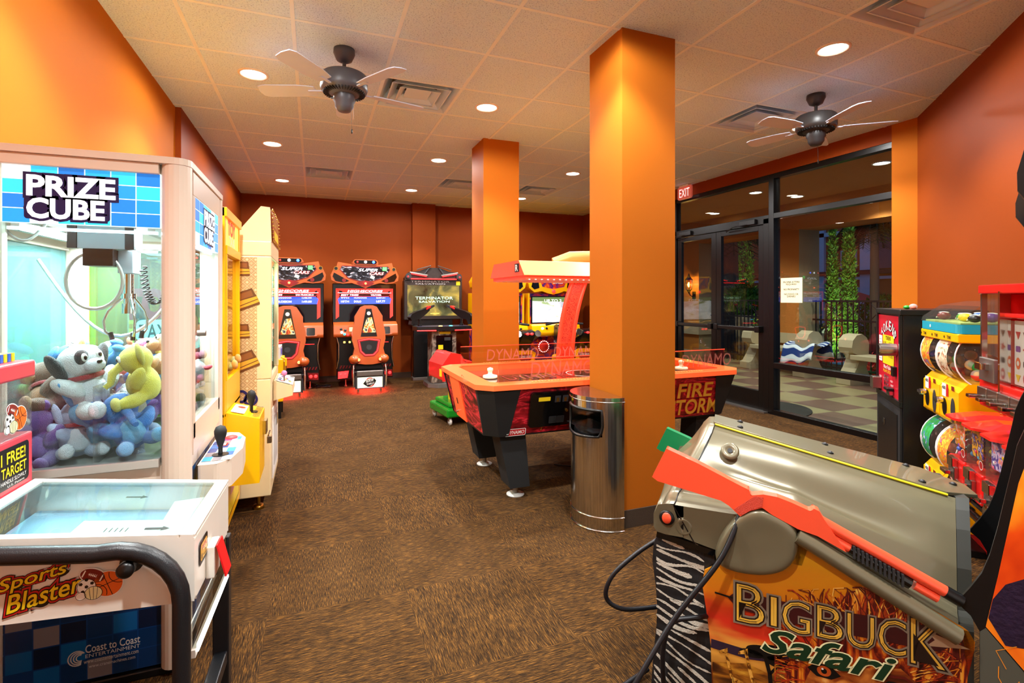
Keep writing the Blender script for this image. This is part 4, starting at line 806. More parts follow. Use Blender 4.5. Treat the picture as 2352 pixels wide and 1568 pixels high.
for x in (-.24, .24): m = MB(); m.lathe([(0, -.012), (.035, -.014), (.045, -.012), (.045, .012), (.035, .014), (0, .012)], 'dark_grey', 20, TR(x, .2, .045, ry=PI / 2)).box(x - .02, .16, .07, x + .02, .24, .14, 'steel'); m.build('caster', r)
lamp('cabinet_light', 'AREA', (0, 0, 1.65), r, 5, (1, .9, .7), .4)
for a in [('duck', 'f8f0d0', 'f0a030', '202020', 'cream plush with a dark cap inside the yellow machine', (-.55, 3.5, 1.0), (.1, .2, -1.6), .26),
 ('bear', 'e8c060', 'f0d890', 'd0a040', 'golden plush bear low inside the yellow machine', (-.60, 3.25, .9), (.2, .1, -1.2), .26), ('bunny', 'f0a0b0', 'f8d0d8', 'e88098', 'pink plush rabbit inside the yellow machine', (-.80, 3.3, .95), (.1, .1, -1.6), .26),
 ('dog', '506090', 'f0f0f0', '304070', 'slate blue plush dog inside the yellow machine', (-.78, 3.5, .92), (.1, .3, -1.6), .27), ('round', 'e03030', 'f0e0d0', 'c02020', 'red plush at the back of the yellow machine', (-.92, 3.42, 1.0), (.1, .1, -1.6), .25)]: plush(*a)
# ---------------------------------------------------------------- chocolate bar prize machine
mat('ivory', 'e6cfa0', .35)
def quilt(nt, co):
    mp = N(nt, 'Mapping'); mp.inputs['Scale'].default_value = (1, 1, 1); nt.links.new(co, mp.inputs[0]); sx = N(nt, 'SeparateXYZ'); nt.links.new(mp.outputs[0], sx.inputs[0]); hs = []
    for q in (1, 2):
        md = N(nt, 'Math', _operation='PINGPONG'); md.inputs[1].default_value = .025; nt.links.new(sx.outputs[q], md.inputs[0]); hs.append(md.outputs[0])
    a = N(nt, 'Math', _operation='SUBTRACT'); nt.links.new(hs[0], a.inputs[0]); nt.links.new(hs[1], a.inputs[1]); c = N(nt, 'Math', _operation='MULTIPLY_ADD'); c.inputs[1].default_value = 20; c.inputs[2].default_value = .5; nt.links.new(a.outputs[0], c.inputs[0])
    return ramp(nt, c.outputs[0], [(.0, 'f4dcb0'), (.30, 'b08c5c'), (.48, 'caa878'), (.52, 'f0d8ac'), (.56, 'a88458'), (1, 'd8b88a')]), c.outputs[0]
texmat('diamond_panel', quilt, .35)
r = thing('prize_machine', 'ivory prize machine with chocolate bars printed on a diamond patterned side', 'prize machine', (-.61, 4.14, 0), -PI / 2, 'prize machines along the left wall')
m = MB(); m.box(-.38, -.34, .10, .38, .34, .88, 'ivory'); m.box(-.38, -.34, 1.70, .38, .344, 1.80, 'ivory'); m.box(-.38, -.34, .88, .38, -.31, 1.70, 'ivory'); m.box(-.38, -.31, .88, -.355, .344, 1.70, 'ivory'); m.box(.355, -.31, .88, .38, .344, 1.70, 'ivory'); m.box(-.36, .31, .88, -.31, .344, 1.70, 'ivory'); m.box(.31, .31, .88, .36, .344, 1.70, 'ivory')
m.build('cabinet', r, bevel=.006)
m = MB(FR((-.36, 0, 0), (0, 1, 0), (0, 0, 1))); m.poly([(.02, 1.80), (.344, 1.80), (.335, 2.03), (.28, 2.035), (.16, 1.88), (.02, 1.84)], 0, .72, 'ivory'); so = m.build('sign_topper', r, bevel=.008)
T = FR((0, .352, 1.80), (-1, 0, 0), (0, -.04, 1)); m = MB(T); shape(m, rrect(-.33, .01, .33, .22, .01), mat('choc_art', '9a4a1c', .3, emit=.25), None, 0); m.text('CRAZY', TR(), -.25, .12, .5, .08, 'art_gold', .03, lift=.002); shape(m, rrect(-.2, .03, .2, .1, .01), 'art_yellow', None, .002)
for k in range(34):
    t = k / 34 * 4; q = t % 1; x, y = [(-.34 + .68 * q, .005), (.34, .005 + .22 * q), (.34 - .68 * q, .225), (-.34, .225 - .22 * q)][int(t)]; m.ball((x, y, .004), .0055, 'brass', nu=6, nv=4)
m.build('sign_face', so)
m = MB(); m.box(.381, -.33, .62, .383, .258, 1.69, 'diamond_panel'); m.build('patterned_panel', r)
def bar(mb, x, y, s, rot):
    T_ = TR(x, y, 0, rz=rot); P4 = lambda a, b, c, d: [(a * s, b * s), (c * s, b * s), (c * s, d * s), (a * s, d * s)]
    shape(mb, [(-.5 * s, -.05 * s), (.5 * s, -.05 * s), (.42 * s, .5 * s), (-.42 * s, .5 * s)], 'art_brown', T_, .001); shape(mb, [(-.52 * s, -.32 * s), (.52 * s, -.32 * s), (.5 * s, .02 * s), (-.5 * s, .06 * s)], 'art_gold', T_, .0016)
    shape(mb, [(-.5 * s, -.45 * s), (.5 * s, -.42 * s), (.52 * s, -.3 * s), (-.52 * s, -.34 * s)], 'art_brown', T_, .002); shape(mb, P4(-.35, .1, .35, .4), mat('choc_light', '8a5228', .35), T_, .002); strip(mb, [(-.5 * s, -.2 * s), (.5 * s, -.14 * s)], .04 * s, 'art_brown', T_, .0022)
for k, (y, z, s, rt) in enumerate(((.165, 1.61, .10, 0), (.20, 1.41, .125, .35), (.165, 1.20, .10, 0), (.20, 1.005, .125, .35), (0, 1.5, .12, .2), (0, 1.1, .12, .2))): m = MB(side(.3835)); bar(m, y, z, s, rt); m.build('chocolate_bar_decal', r)
for c in ((.165, .775), (.222, .752)): m = MB(side(.386)); strip(m, arc2(c[0], c[1], .035, 0, 2 * PI, 20), .016, 'navy', None, 0, True); m.build('ring_decal', r)
m = MB(side(.382));
for i in range(3):
    for j in range(4): disc(m, .18 + i * .03, .28 + j * .02, .003, 'black', None, 0, n=8)
m.build('vent_holes', r)
mat('green_glow', 'd8ffe8', .5, emit=3)
MB().box(-.31, .325, .90, .31, .33, 1.70, 'cyan_glass').build('front_door_glass', r); MB().box(-.30, -.30, 1.66, .30, .30, 1.68, 'green_glow').box(.335, .29, .92, .35, .305, 1.66, 'green_glow').box(-.35, .29, .92, -.335, .305, 1.66, 'green_glow').build('light_strip', r)
m = MB()
for z in (1.05, 1.3, 1.5): m.box(-.33, -.29, z, .33, .2, z + .01, 'white')
m.build('shelves', r); rnd = random.Random(2)
for z in (.885, 1.065, 1.315):
    for i in range(5): 
        q = tag(MB().box(-.045, -.03, 0, .045, .03, .11, ['art_red', 'art_yellow', 'art_blue', 'art_purple', 'art_brown'][(i + int(z * 10)) % 5]).box(-.045, .030, .03, .045, .031, .08, 'art_white').build('prize_box', bevel=.003), '%s prize box on the %s shelf of the ivory machine, %s from its near side' % (['red', 'yellow', 'blue', 'purple', 'brown'][(i + int(z * 10)) % 5], {.885: 'bottom', 1.065: 'middle', 1.315: 'top'}[z], ['first', 'second', 'third', 'fourth', 'fifth'][i]), 'box', 'prize boxes in the ivory machine')
        q.location = (-.36, 3.87 + i * .13, z); q.rotation_euler = (0, 0, -PI / 2)
m = MB(); m.poly([(.344, .70), (.47, .73), (.465, .80), (.344, .84)], 0, .40, 'ivory', FR((-.20, 0, 0), (0, 1, 0), (0, 0, 1))); cs = m.build('control_shelf', r, bevel=.006)
Tt = FR((.0, .345, .8405), (-1, 0, 0), (0, -.12, .04)); m = MB(FR((0, .47, .802), (-1, 0, 0), (0, -.12, .04))); shape(m, rrect(-.19, .0, .19, .115, .01), mat('comic_art', 'd8d8c8', .4, var=.6, vscale=60), None, .001)
for k in range(26): rnd_ = random.Random(k); shape(m, rrect(*(lambda a, b: (a, b, a + .03, b + .02))(rnd_.uniform(-.18, .15), rnd_.uniform(.005, .09)), .004), rnd_.choice(['art_black', 'art_blue', 'art_white', 'art_yellow', 'art_red']), None, .0015 + k * .00003)
m.build('shelf_art', cs)
m = MB(TR(.12, .41, .82)); m.cyl(.006, 0, .05, 'steel'); m.ball((0, 0, .06), .02, 'art_pink'); m.build('joystick', cs)
m = MB(); m.box(-.2, .34, .18, .28, .348, .66, 'white'); m.box(-.1, .348, .25, .2, .352, .6, 'light_grey'); m.box(.0, .352, .5, .06, .36, .58, 'chrome'); m.build('coin_door', r, bevel=.003)
for x in (-.3, .3):
    for y in (-.26, .26): m = MB(); m.cyl(.012, .03, .11, 'brass', TR(x, y, 0)); m.lathe([(0, .03), (.03, .025), (.04, .0), (0, 0)], 'brass', 18, TR(x, y, 0)); m.build('foot', r)
lamp('cabinet_light', 'AREA', (0, .05, 1.65), r, 14, (.8, 1, .9), .5)
# ---------------------------------------------------------------- low yellow coin game on black legs
r = thing('kiddie_coin_game', 'small yellow coin game on black legs behind the ivory prize machine', 'arcade game', (-.56, 6.78, 0), -PI / 2)
MB().box(-.22, -.23, .20, .22, .22, .70, 'taxi_yellow').build('body', r, bevel=.008); MB().box(-.2, -.2, .70, .2, .19, .84, 'light_grey').box(-.12, .19, .73, .10, .193, .81, 'art_blue').build('top_box', r, bevel=.006)
MB().box(-.05, .22, .55, .08, .25, .66, 'brass').tube([(.18, .2, .72), (.2, .25, .70), (.2, .25, .62)], .012, 'taxi_yellow').build('coin_slot', r, bevel=.003)
for x in (-.18, .18):
    for y in (-.18, .18): MB().box(x - .02, y - .02, 0, x + .02, y + .02, .20, 'black').build('leg', r)
# ---------------------------------------------------------------- racing games on the back wall
mat('race_orange', 'b4521e', .3, coat=.3); mat('screen_dark', '0a0c12', .08, emit=.02); mat('lit_screen_blue', '2c44e0', .5, emit=1.6); mat('lit_screen_red', 'e02c22', .5, emit=1.5); mat('lit_screen_white', 'f4f0ff', .5, emit=1.7)
texmat('marquee_art', noise_col([(.40, '08080c'), (.52, '1c1c24'), (.60, '50525a'), (.66, 'b0b0b8'), (.72, 'd04820')], 7, 1.6, (1, 1, 2.5)), .15, emit=.25)
texmat('flame_car_art', noise_col([(.3, '101010'), (.42, 'c03018'), (.5, 'f0a030'), (.58, 'f4e8b0'), (.66, '283848')], 11, 1.5), .3, emit=.15)
mat('lit_tail', 'ff5a30', .5, emit=9); mat('red_glow', 'ff2020', .5, emit=5); mat('sign_cream', 'e8ecc8', .5, emit=.8)
def racer(loc, lab, rows, place):
    r = thing('racing_game', lab, 'arcade game', loc, PI, 'orange racing games on the back wall')
    m = MB(); m.box(-.50, -.30, .985, .50, -.02, 1.65, 'black_gloss'); m.build('monitor_case', r, bevel=.01)
    m = MB(front(-.018)); shape(m, [(-.45, 1.06), (.45, 1.06), (.45, 1.575), (-.45, 1.575)], 'screen_dark', None, 0)
    for x0, x1 in ((-.45, -.40), (.40, .45)): shape(m, [(x0, 1.08), (x1, 1.12), (x1, 1.56), (x0, 1.56)], 'lit_screen_red', None, .0005)
    shape(m, [(-.36, 1.53), (-.45, 1.55), (-.45, 1.57), (.45, 1.57), (.45, 1.55), (.38, 1.53), (.36, 1.505), (-.34, 1.505)], 'lit_screen_red', None, .0005); strip(m, [(-.42, 1.50), (.42, 1.50)], .006, 'lit_screen_white', None, .001); strip(m, [(-.42, 1.485), (-.38, 1.445), (.38, 1.445), (.41, 1.485)], .008, 'lit_screen_red', None, .001, True)
    shape(m, [(-.40, 1.32), (.40, 1.32), (.42, 1.40), (.38, 1.435), (-.38, 1.435), (-.42, 1.40)], 'lit_screen_blue', None, .0006)
    m.text('HIGHSCORES', TR(), -.27, 1.51, .55, .035, 'lit_screen_white', .02, .2, lift=.0015); m.text('BEST TIMES', TR(), -.37, 1.452, .27, .026, 'lit_screen_white', .02, .2, lift=.0015); m.text(place, TR(), .09, 1.452, .26 if len(place) > 9 else .17, .028, 'lit_screen_white', .015, lift=.0015)
    for y, (a, b, c) in zip((1.41, 1.345), rows): m.text(a, TR(), -.37, y, .12, .03 if y < 1.4 else .018, 'lit_screen_white', .02, lift=.002); m.text(b, TR(), -.17, y, .11 if len(b) < 6 else .2, .03 if y < 1.4 else .018, 'lit_screen_white', .02, lift=.002); m.text(c, TR(), .18, y, .14, .03 if y < 1.4 else .018, 'lit_screen_white', .02, lift=.002)
    m.build('screen', r)
    # visor
    out = [(-.20, 2.0), (-.20, 1.955), (-.42, 1.99), (-.44, 1.92), (-.49, 1.87), (-.53, 1.78), (-.52, 1.70), (-.44, 1.66), (-.34, 1.645), (-.22, 1.66), (-.10, 1.62), (0, 1.575)]
    o2 = out + [(-x, z) for x, z in out[::-1][1:]]
    m = MB(front(.02)); m.poly(o2, -.12, .05, 'race_orange'); v = m.build('visor', r, bevel=.018, seg=3)
    m = MB(front(.071)); mq = [(-.36, 1.93), (-.19, 1.925), (0, 1.91), (.19, 1.925), (.36, 1.93), (.39, 1.87), (.27, 1.74), (.10, 1.685), (-.10, 1.685), (-.27, 1.74), (-.39, 1.87)]; shape(m, mq, 'marquee_art', None, .0); strip(m, mq, .012, 'dark_red', None, .002, True)
    m.text('SUPER', TR(), -.11, 1.845, .3, .045, 'art_black', .07, .3, lift=.003); m.text('SUPER', TR(), -.11, 1.845, .3, .045, 'lit_screen_white', .01, .3, lift=.004); m.text('CARS', TR(), .07, 1.79, .22, .045, 'art_red', .07, .3, lift=.0045); m.text('CARS', TR(), .07, 1.79, .22, .045, 'art_white', .01, .3, lift=.0055)
    shape(m, rrect(.27, 1.86, .335, 1.92, .004), 'lit_green', None, .004); shape(m, [(.07, 1.74), (.13, 1.72), (.15, 1.76), (.09, 1.785)], 'art_white', None, .004); m.build('marquee', v)
    m = MB(front(.075)); 
    for s in (-1, 1): shape(m, [(s * .25, 1.69), (s * .48, 1.82), (s * .50, 1.76), (s * .46, 1.69), (s * .34, 1.665)], 'black_gloss', None, 0); disc(m, s * .45, 1.885, .025, 'black', None, 0); strip(m, arc2(s * .45, 1.885, .03, 0, 2 * PI, 16), .007, 'brass', None, .001); disc(m, s * .33, 1.70, .03, 'dark_red', None, .001)
    shape(m, [(-.14, 1.665), (0, 1.70), (.14, 1.665), (.10, 1.625), (0, 1.60), (-.10, 1.625)], 'dark_red', None, 0); m.build('visor_vents', v)
    MB().ball((0, .10, 1.65), .018, 'lit_tail').build('centre_lamp', v)
    m = MB(front(.04)); m.poly(rrect(-.19, 1.955, .19, 2.035, .038), -.03, .05, 'race_orange'); m.poly(rrect(-.175, 1.967, .175, 2.024, .028), .05, .054, 'black_gloss'); p = m.build('light_pod', r, bevel=.006)
    for x, c, s in ((-.125, 'lit_red', .014), (0, 'lit_white', .022), (.125, 'lit_blue', .022)): MB(front(.098)).ball((x, 1.996, .0), (s, s, s * .6), c).build('lamp', p)
    # dash, wheel
    m = MB(FR((-.49, 0, 0), (0, 1, 0), (0, 0, 1))); m.poly([(-.05, .80), (.22, .80), (.24, .84), (.20, .99), (.05, 1.03), (-.05, 1.03)], 0, .98, 'race_orange'); d = m.build('dashboard', r, bevel=.02, seg=3)
    m = MB(FR((0, .232, .86), (-1, 0, 0), (0, -.035, .13))); shape(m, rrect(.22, -.03, .40, .11, .02), 'race_orange', None, .004); shape(m, rrect(.25, -.02, .37, .10, .02), 'black_gloss', None, .006)
    for x, y, c in ((-.38, .07, 'black'), (-.32, .05, 'black'), (-.37, .02, 'lit_white'), (-.33, -.01, 'lit_cyan'), (-.28, -.02, 'lit_red')): m.ball((x, y, .006), (.02, .02, .01), c)
    shape(m, rrect(-.26, .03, -.17, .1, .01), 'art_cream', None, .006); m.build('controls', d)
    m = MB(TR(0, .30, .98, rx=-1.1)); m.tube([(.14 * math.cos(t), .14 * math.sin(t), 0) for t in [2 * PI * k / 28 for k in range(28)]], .014, 'black', 10, closed=True); m.box(-.13, -.02, -.008, .13, .02, .008, 'black'); m.cyl(.035, -.06, .015, 'black'); m.build('steering_wheel', r)
    m = MB(); m.box(-.43, -.28, .12, .43, .10, .82, 'black'); m.build('lower_cabinet', r, bevel=.01)
    for s in (-1, 1): MB().tube([(s * .44, .11, .80), (s * .41, .12, .68), (s * .41, .12, .45), (s * .44, .12, .30)], .012, 'chrome').build('chrome_edge', r)
    m = MB(front(.103)); m.box(-.4, .30, 0, .4, .345, .006, 'black'); 
    for k in range(18): shape(m, [(-.40 + k * .045, .30), (-.38 + k * .045, .30), (-.36 + k * .045, .345), (-.38 + k * .045, .345)], 'dark_red', None, .008)
    for s in (-1, 1):
        shape(m, [(s * .28, .15), (s * .42, .14), (s * .42, .25), (s * .26, .26)], 'red_glow' if s < 0 else 'dark_red', None, .008)
        for q in (0, .07): m.ball((s * (.31 + q), .20, .01), (.025, .025, .012), 'red_glow')
    shape(m, rrect(-.34, .70, -.31, .73, .003), 'lit_yellow', None, .002); shape(m, rrect(-.26, .70, -.23, .73, .003), 'lit_yellow', None, .002); strip(m, [(.2, .70), (.36, .70)], .008, 'red_glow', None, .003); m.build('front_lights', r)
    for x in (-.3, .3): MB().cyl(.012, .02, .12, 'steel', TR(x, .0, 0)).cyl(.03, 0, .02, 'steel', TR(x, .0, 0)).build('foot', r)
    # seat on its bench
    sh = [(-.05, .42), (-.19, .44), (-.235, .56), (-.21, .66), (-.245, .80), (-.24, .92), (-.205, 1.08), (-.205, 1.15), (-.15, 1.24), (-.12, 1.29), (-.06, 1.312)]; sh = sh + [(-x, z) for x, z in sh[::-1]]
    m = MB(FR((0, .72, 0), (-1, 0, 0), (0, -.10, 1))); m.poly(sh, -.14, -.0, 'race_orange'); s_ = m.build('seat_shell', r, bevel=.035, seg=3)
    m = MB(FR((0, .724, 0), (-1, 0, 0), (0, -.10, 1))); shape(m, [(-.04, 1.26), (.04, 1.26), (.12, .84), (-.12, .84)], 'black_gloss', None, .0); shape(m, [(-.03, 1.12), (.045, 1.13), (.10, .90), (-.10, .90)], 'flame_car_art', None, .001); disc(m, 0, 1.19, .028, 'art_white', None, .001)
    sp = [(-.15, .78), (0, .80), (.15, .78), (.12, .62), (.06, .56), (-.06, .56), (-.12, .62)]; shape(m, [(x * 1.15, .68 + (z - .68) * 1.15) for x, z in sp], 'dark_red', None, .001); shape(m, [(x * .85, .68 + (z - .68) * .85) for x, z in sp], 'black', None, .003); disc(m, 0, .68, .04, 'dark_grey', None, .004); m.build('seat_art', s_)
    sm = []
    for k in range(len(sp)):
        a, b = sp[k], sp[(k + 1) % len(sp)]; sm += [(a[0] + (b[0] - a[0]) * q * .95, a[1] + (b[1] - a[1]) * q) for q in (0, .25, .5, .75)]
    MB(FR((0, .726, 0), (-1, 0, 0), (0, -.10, 1))).tube([(x, z, .006) for x, z in sm], .008, 'red_glow', 6, closed=True).build('speaker_light', s_)
    m = MB()
    for s in (-1, 1): MB().ball((s * .21, .66, .50), (.085, .10, .07), 'race_orange').build('tail_pod', s_); MB().ball((s * .155, .735, .50), (.022, .012, .022), 'lit_tail').build('tail_lamp', s_)
    m = MB(); m.box(-.2, .30, .33, .2, .62, .42, 'black_matte'); m.build('seat_cushion', r, bevel=.02)
    m = MB(); m.box(-.22, .12, .10, .22, .76, .33, 'black'); m.box(-.19, .76, .26, .19, .80, .34, 'dull_steel'); b_ = m.build('bench', r, bevel=.01)
    for s in (-1, 1): MB().tube([(s * .23, .75, .42), (s * .235, .79, .34), (s * .235, .80, .10)], .014, 'chrome').build('chrome_edge', b_)
    m = MB(front(.79)); m.poly(rrect(-.21, .07, .21, .27, .008), -.03, 0, 'dark_grey'); shape(m, rrect(-.18, .09, .18, .245, .004), 'sign_cream', None, .002)
    disc(m, 0, .168, .07, 'art_red', None, .0025); disc(m, 0, .168, .055, 'sign_cream', None, .003); shape(m, [(-.10, .15), (-.06, .20), (.06, .225), (.09, .19), (.07, .145), (-.03, .10)], 'art_black', None, .0035); m.text('RAW', TR(), -.055, .163, .11, .042, 'art_white', .03, .1, lift=.004, rise=.2); m.text('THRILLS', TR(), -.05, .125, .11, .025, 'art_white', .02, .1, lift=.004, rise=.2); m.build('maker_sign', b_)
    MB().box(-.20, .2, .085, .20, .74, .098, 'red_glow').build('underglow_strip', b_); lamp('underglow', 'AREA', (0, .5, .08), b_, 38, (1, .06, .05), .4, size_y=.6)
    for x in (-.16, .16):
        for y in (.2, .72): MB().cyl(.02, 0, .09, 'chrome', TR(x, y, 0)).build('foot', b_)
    return r
racer((.776, 8.60, 0), 'orange racing game beside the robot gun game, its whole seat in view', [('9TH', 'HUXXXXX', '2:07.61'), ('10TH', 'DOLO', '1:57.77')], 'TAKAYAMA')
racer((-.354, 8.60, 0), 'orange racing game half hidden behind the ivory prize machine', [('9TH', 'AXXXXXX', '1:48.00'), ('10TH', 'BLOSSOM', '1:49.00')], 'SAN FRANCISCO')
# ---------------------------------------------------------------- gun game
mat('cab_grey', '6c6660', .4, .3); texmat('war_art', noise_col([(.3, '120c0a'), (.45, '4c3c34'), (.55, '9a8878'), (.62, '2a1c18'), (.7, 'c8b8a8')], 5, 2, (1, 1, .5)), .3)
texmat('screen_ruin', noise_col([(.3, '1c1a10'), (.5, '4a4a30'), (.62, '8a7a3a'), (.72, 'd0b050')], 3, .6), .1, emit=.7)
r = thing('gun_game', 'black shooting game with two mounted guns beside the middle of the back wall', 'arcade game', (1.94, 8.74, 0), PI)
m = MB(); m.box(-.51, -.18, 1.04, .51, .0, 1.72, 'cab_dark' if 'cab_dark' in MATS else mat('cab_dark', '2c221e', .4, var=.4, vscale=30)); m.build('monitor_case', r, bevel=.012)
m = MB(front(.003)); shape(m, [(-.455, 1.107), (.455, 1.107), (.455, 1.636), (-.455, 1.636)], 'screen_ruin', None, 0); m.text('TERMINATOR', TR(), -.32, 1.39, .66, .05, mat('lit_green_white', 'c0f0c8', .5, emit=1.4), .0, lift=.001); m.text('SALVATION', TR(), -.26, 1.335, .54, .036, 'lit_green_white', .0, lift=.001); m.text('TO PLAY START', TR(), -.06, 1.14, .16, .014, 'lit_yellow', lift=.001); m.build('screen', r)
m = MB(front(.004)); m.text('TERMINATOR', TR(), -.40, 1.685, .68, .03, 'light_grey'); m.text('SALVATION', TR(), -.32, 1.65, .52, .02, 'light_grey', 0); shape(m, rrect(.40, 1.64, .47, 1.71, .004), 'art_yellow', None, .001); shape(m, rrect(-.44, 1.06, -.37, 1.10, .003), 'art_yellow', None, .001); m.build('title_lettering', r)
m = MB(); prof = [(-.50, 1.72), (-.50, 1.76), (-.42, 1.86), (-.25, 1.88), (-.10, 1.94), (.10, 1.94), (.25, 1.88), (.42, 1.86), (.50, 1.76), (.50, 1.72)]
m.poly(prof, -.16, .02, 'cab_dark', front(.0)); 
for s in (-1, 1): m.tube([(s * .42, .03, 1.85), (s * .12, .05, 1.80)], .022, 'dull_steel'); m.tube([(s * .30, .04, 1.90), (s * .06, .05, 1.97)], .012, 'dull_steel'); m.cyl(.05, 0, .05, 'dark_grey', TR(s * .44, .0, 1.79, rx=-PI / 2)); m.tube([(s * .2, .02, 1.78), (s * .08, .03, 1.94)], .018, 'dark_grey')
cr_ = m.build('machinery_topper', r, bevel=.008); m = MB()
for s in (-1, 1): m.tube([(s * .40, .055, 1.83), (s * .14, .072, 1.785)], .008, 'red_glow'); m.ball((s * .45, .06, 1.78), .014, 'red_glow')
m.tube([(-.4, .03, 1.745), (.4, .03, 1.745)], .008, 'red_glow'); m.build('red_tube_light', cr_)
m = MB(); m.box(-.10, -.1, 0, .10, .1, .04, 'black'); m.box(-.36, -.16, .0, .36, .0, .05, 'cab_grey'); m.box(-.34, -.14, .05, .34, -.02, 1.04, 'black'); m.build('rear_stand', r, bevel=.005)
m = MB(); m.box(-.20, .42, .06, .20, .76, .90, 'war_art'); pd = m.build('pedestal', r, bevel=.008)
m = MB(); m.poly([(-.26, .38), (.26, .38), (.26, .74), (.12, .86), (-.12, .86), (-.26, .74)], .0, .06, 'cab_grey'); m.build('base', r, bevel=.01)
MB(front(.762)).poly(rrect(-.13, .46, .13, .82, .012), 0, .012, 'black_gloss').poly(rrect(-.10, .20, .10, .44, .01), 0, .008, 'black').build('coin_door', pd, bevel=.002)
m = MB(front(.776)); shape(m, rrect(.0, .74, .10, .79, .003), 'dark_grey', None, 0); shape(m, rrect(-.10, .60, -.02, .67, .003), 'art_yellow', None, 0); shape(m, rrect(-.08, .845, .10, .88, .003), 'art_yellow', None, .0); m.build('sticker', pd)
m = MB(); m.poly([(-.40, .34), (.40, .34), (.48, .60), (.44, .80), (.15, .86), (-.15, .86), (-.44, .80), (-.48, .60)], .90, .965, 'black'); ct = m.build('control_panel', r, bevel=.008)
m = MB(); m.tube([(-.44, .805, .905), (-.15, .865, .905)], .007, 'red_glow'); m.tube([(.15, .865, .905), (.44, .805, .905)], .007, 'red_glow'); m.build('red_light', ct)
m = MB(TR(0, 0, .965)); shape(m, rrect(-.42, .5, .42, .8, .03), mat('purple_art', '3a3048', .3, var=.5, vscale=20), None, .001); m.ball((.05, .72, .0), (.035, .03, .012), 'lit_yellow'); m.ball((-.12, .72, .0), (.035, .03, .012), 'lit_cyan'); m.build('buttons', ct)
def gun(x, ang, lab):
    g = thing('mounted_gun', lab, 'toy gun', (1.94 - x, 8.74 - .60, .965), PI + ang, 'guns on the shooting game')
    MB().cyl(.035, 0, .03, 'black').cyl(.02, .03, .11, 'black').build('mount', g)
    m = MB(FR((-.03, 0, 0), (0, 1, 0), (0, 0, 1))); m.poly([(.22, .10), (.24, .03), (.19, .02), (.15, .10), (.02, .12), (-.14, .20), (-.22, .25), (-.20, .31), (-.06, .27), (.10, .24), (.22, .20), (.26, .15)], 0, .06, 'black'); m.poly([(-.22, .26), (-.36, .31), (-.35, .34), (-.21, .30)], .015, .045, 'dark_grey'); m.build('body', g, bevel=.012)
    MB(FR((-.034, 0, 0), (0, 1, 0), (0, 0, 1))).poly([(-.24, .30), (-.13, .26), (-.12, .28), (-.23, .325)], 0, .068, 'red_plastic').build('red_strip', g, bevel=.004)
gun(-.33, .5, 'black mounted gun on the left of the shooting game panel, upright'); gun(.36, -.9, 'black mounted gun on the right of the shooting game panel, swung sideways')
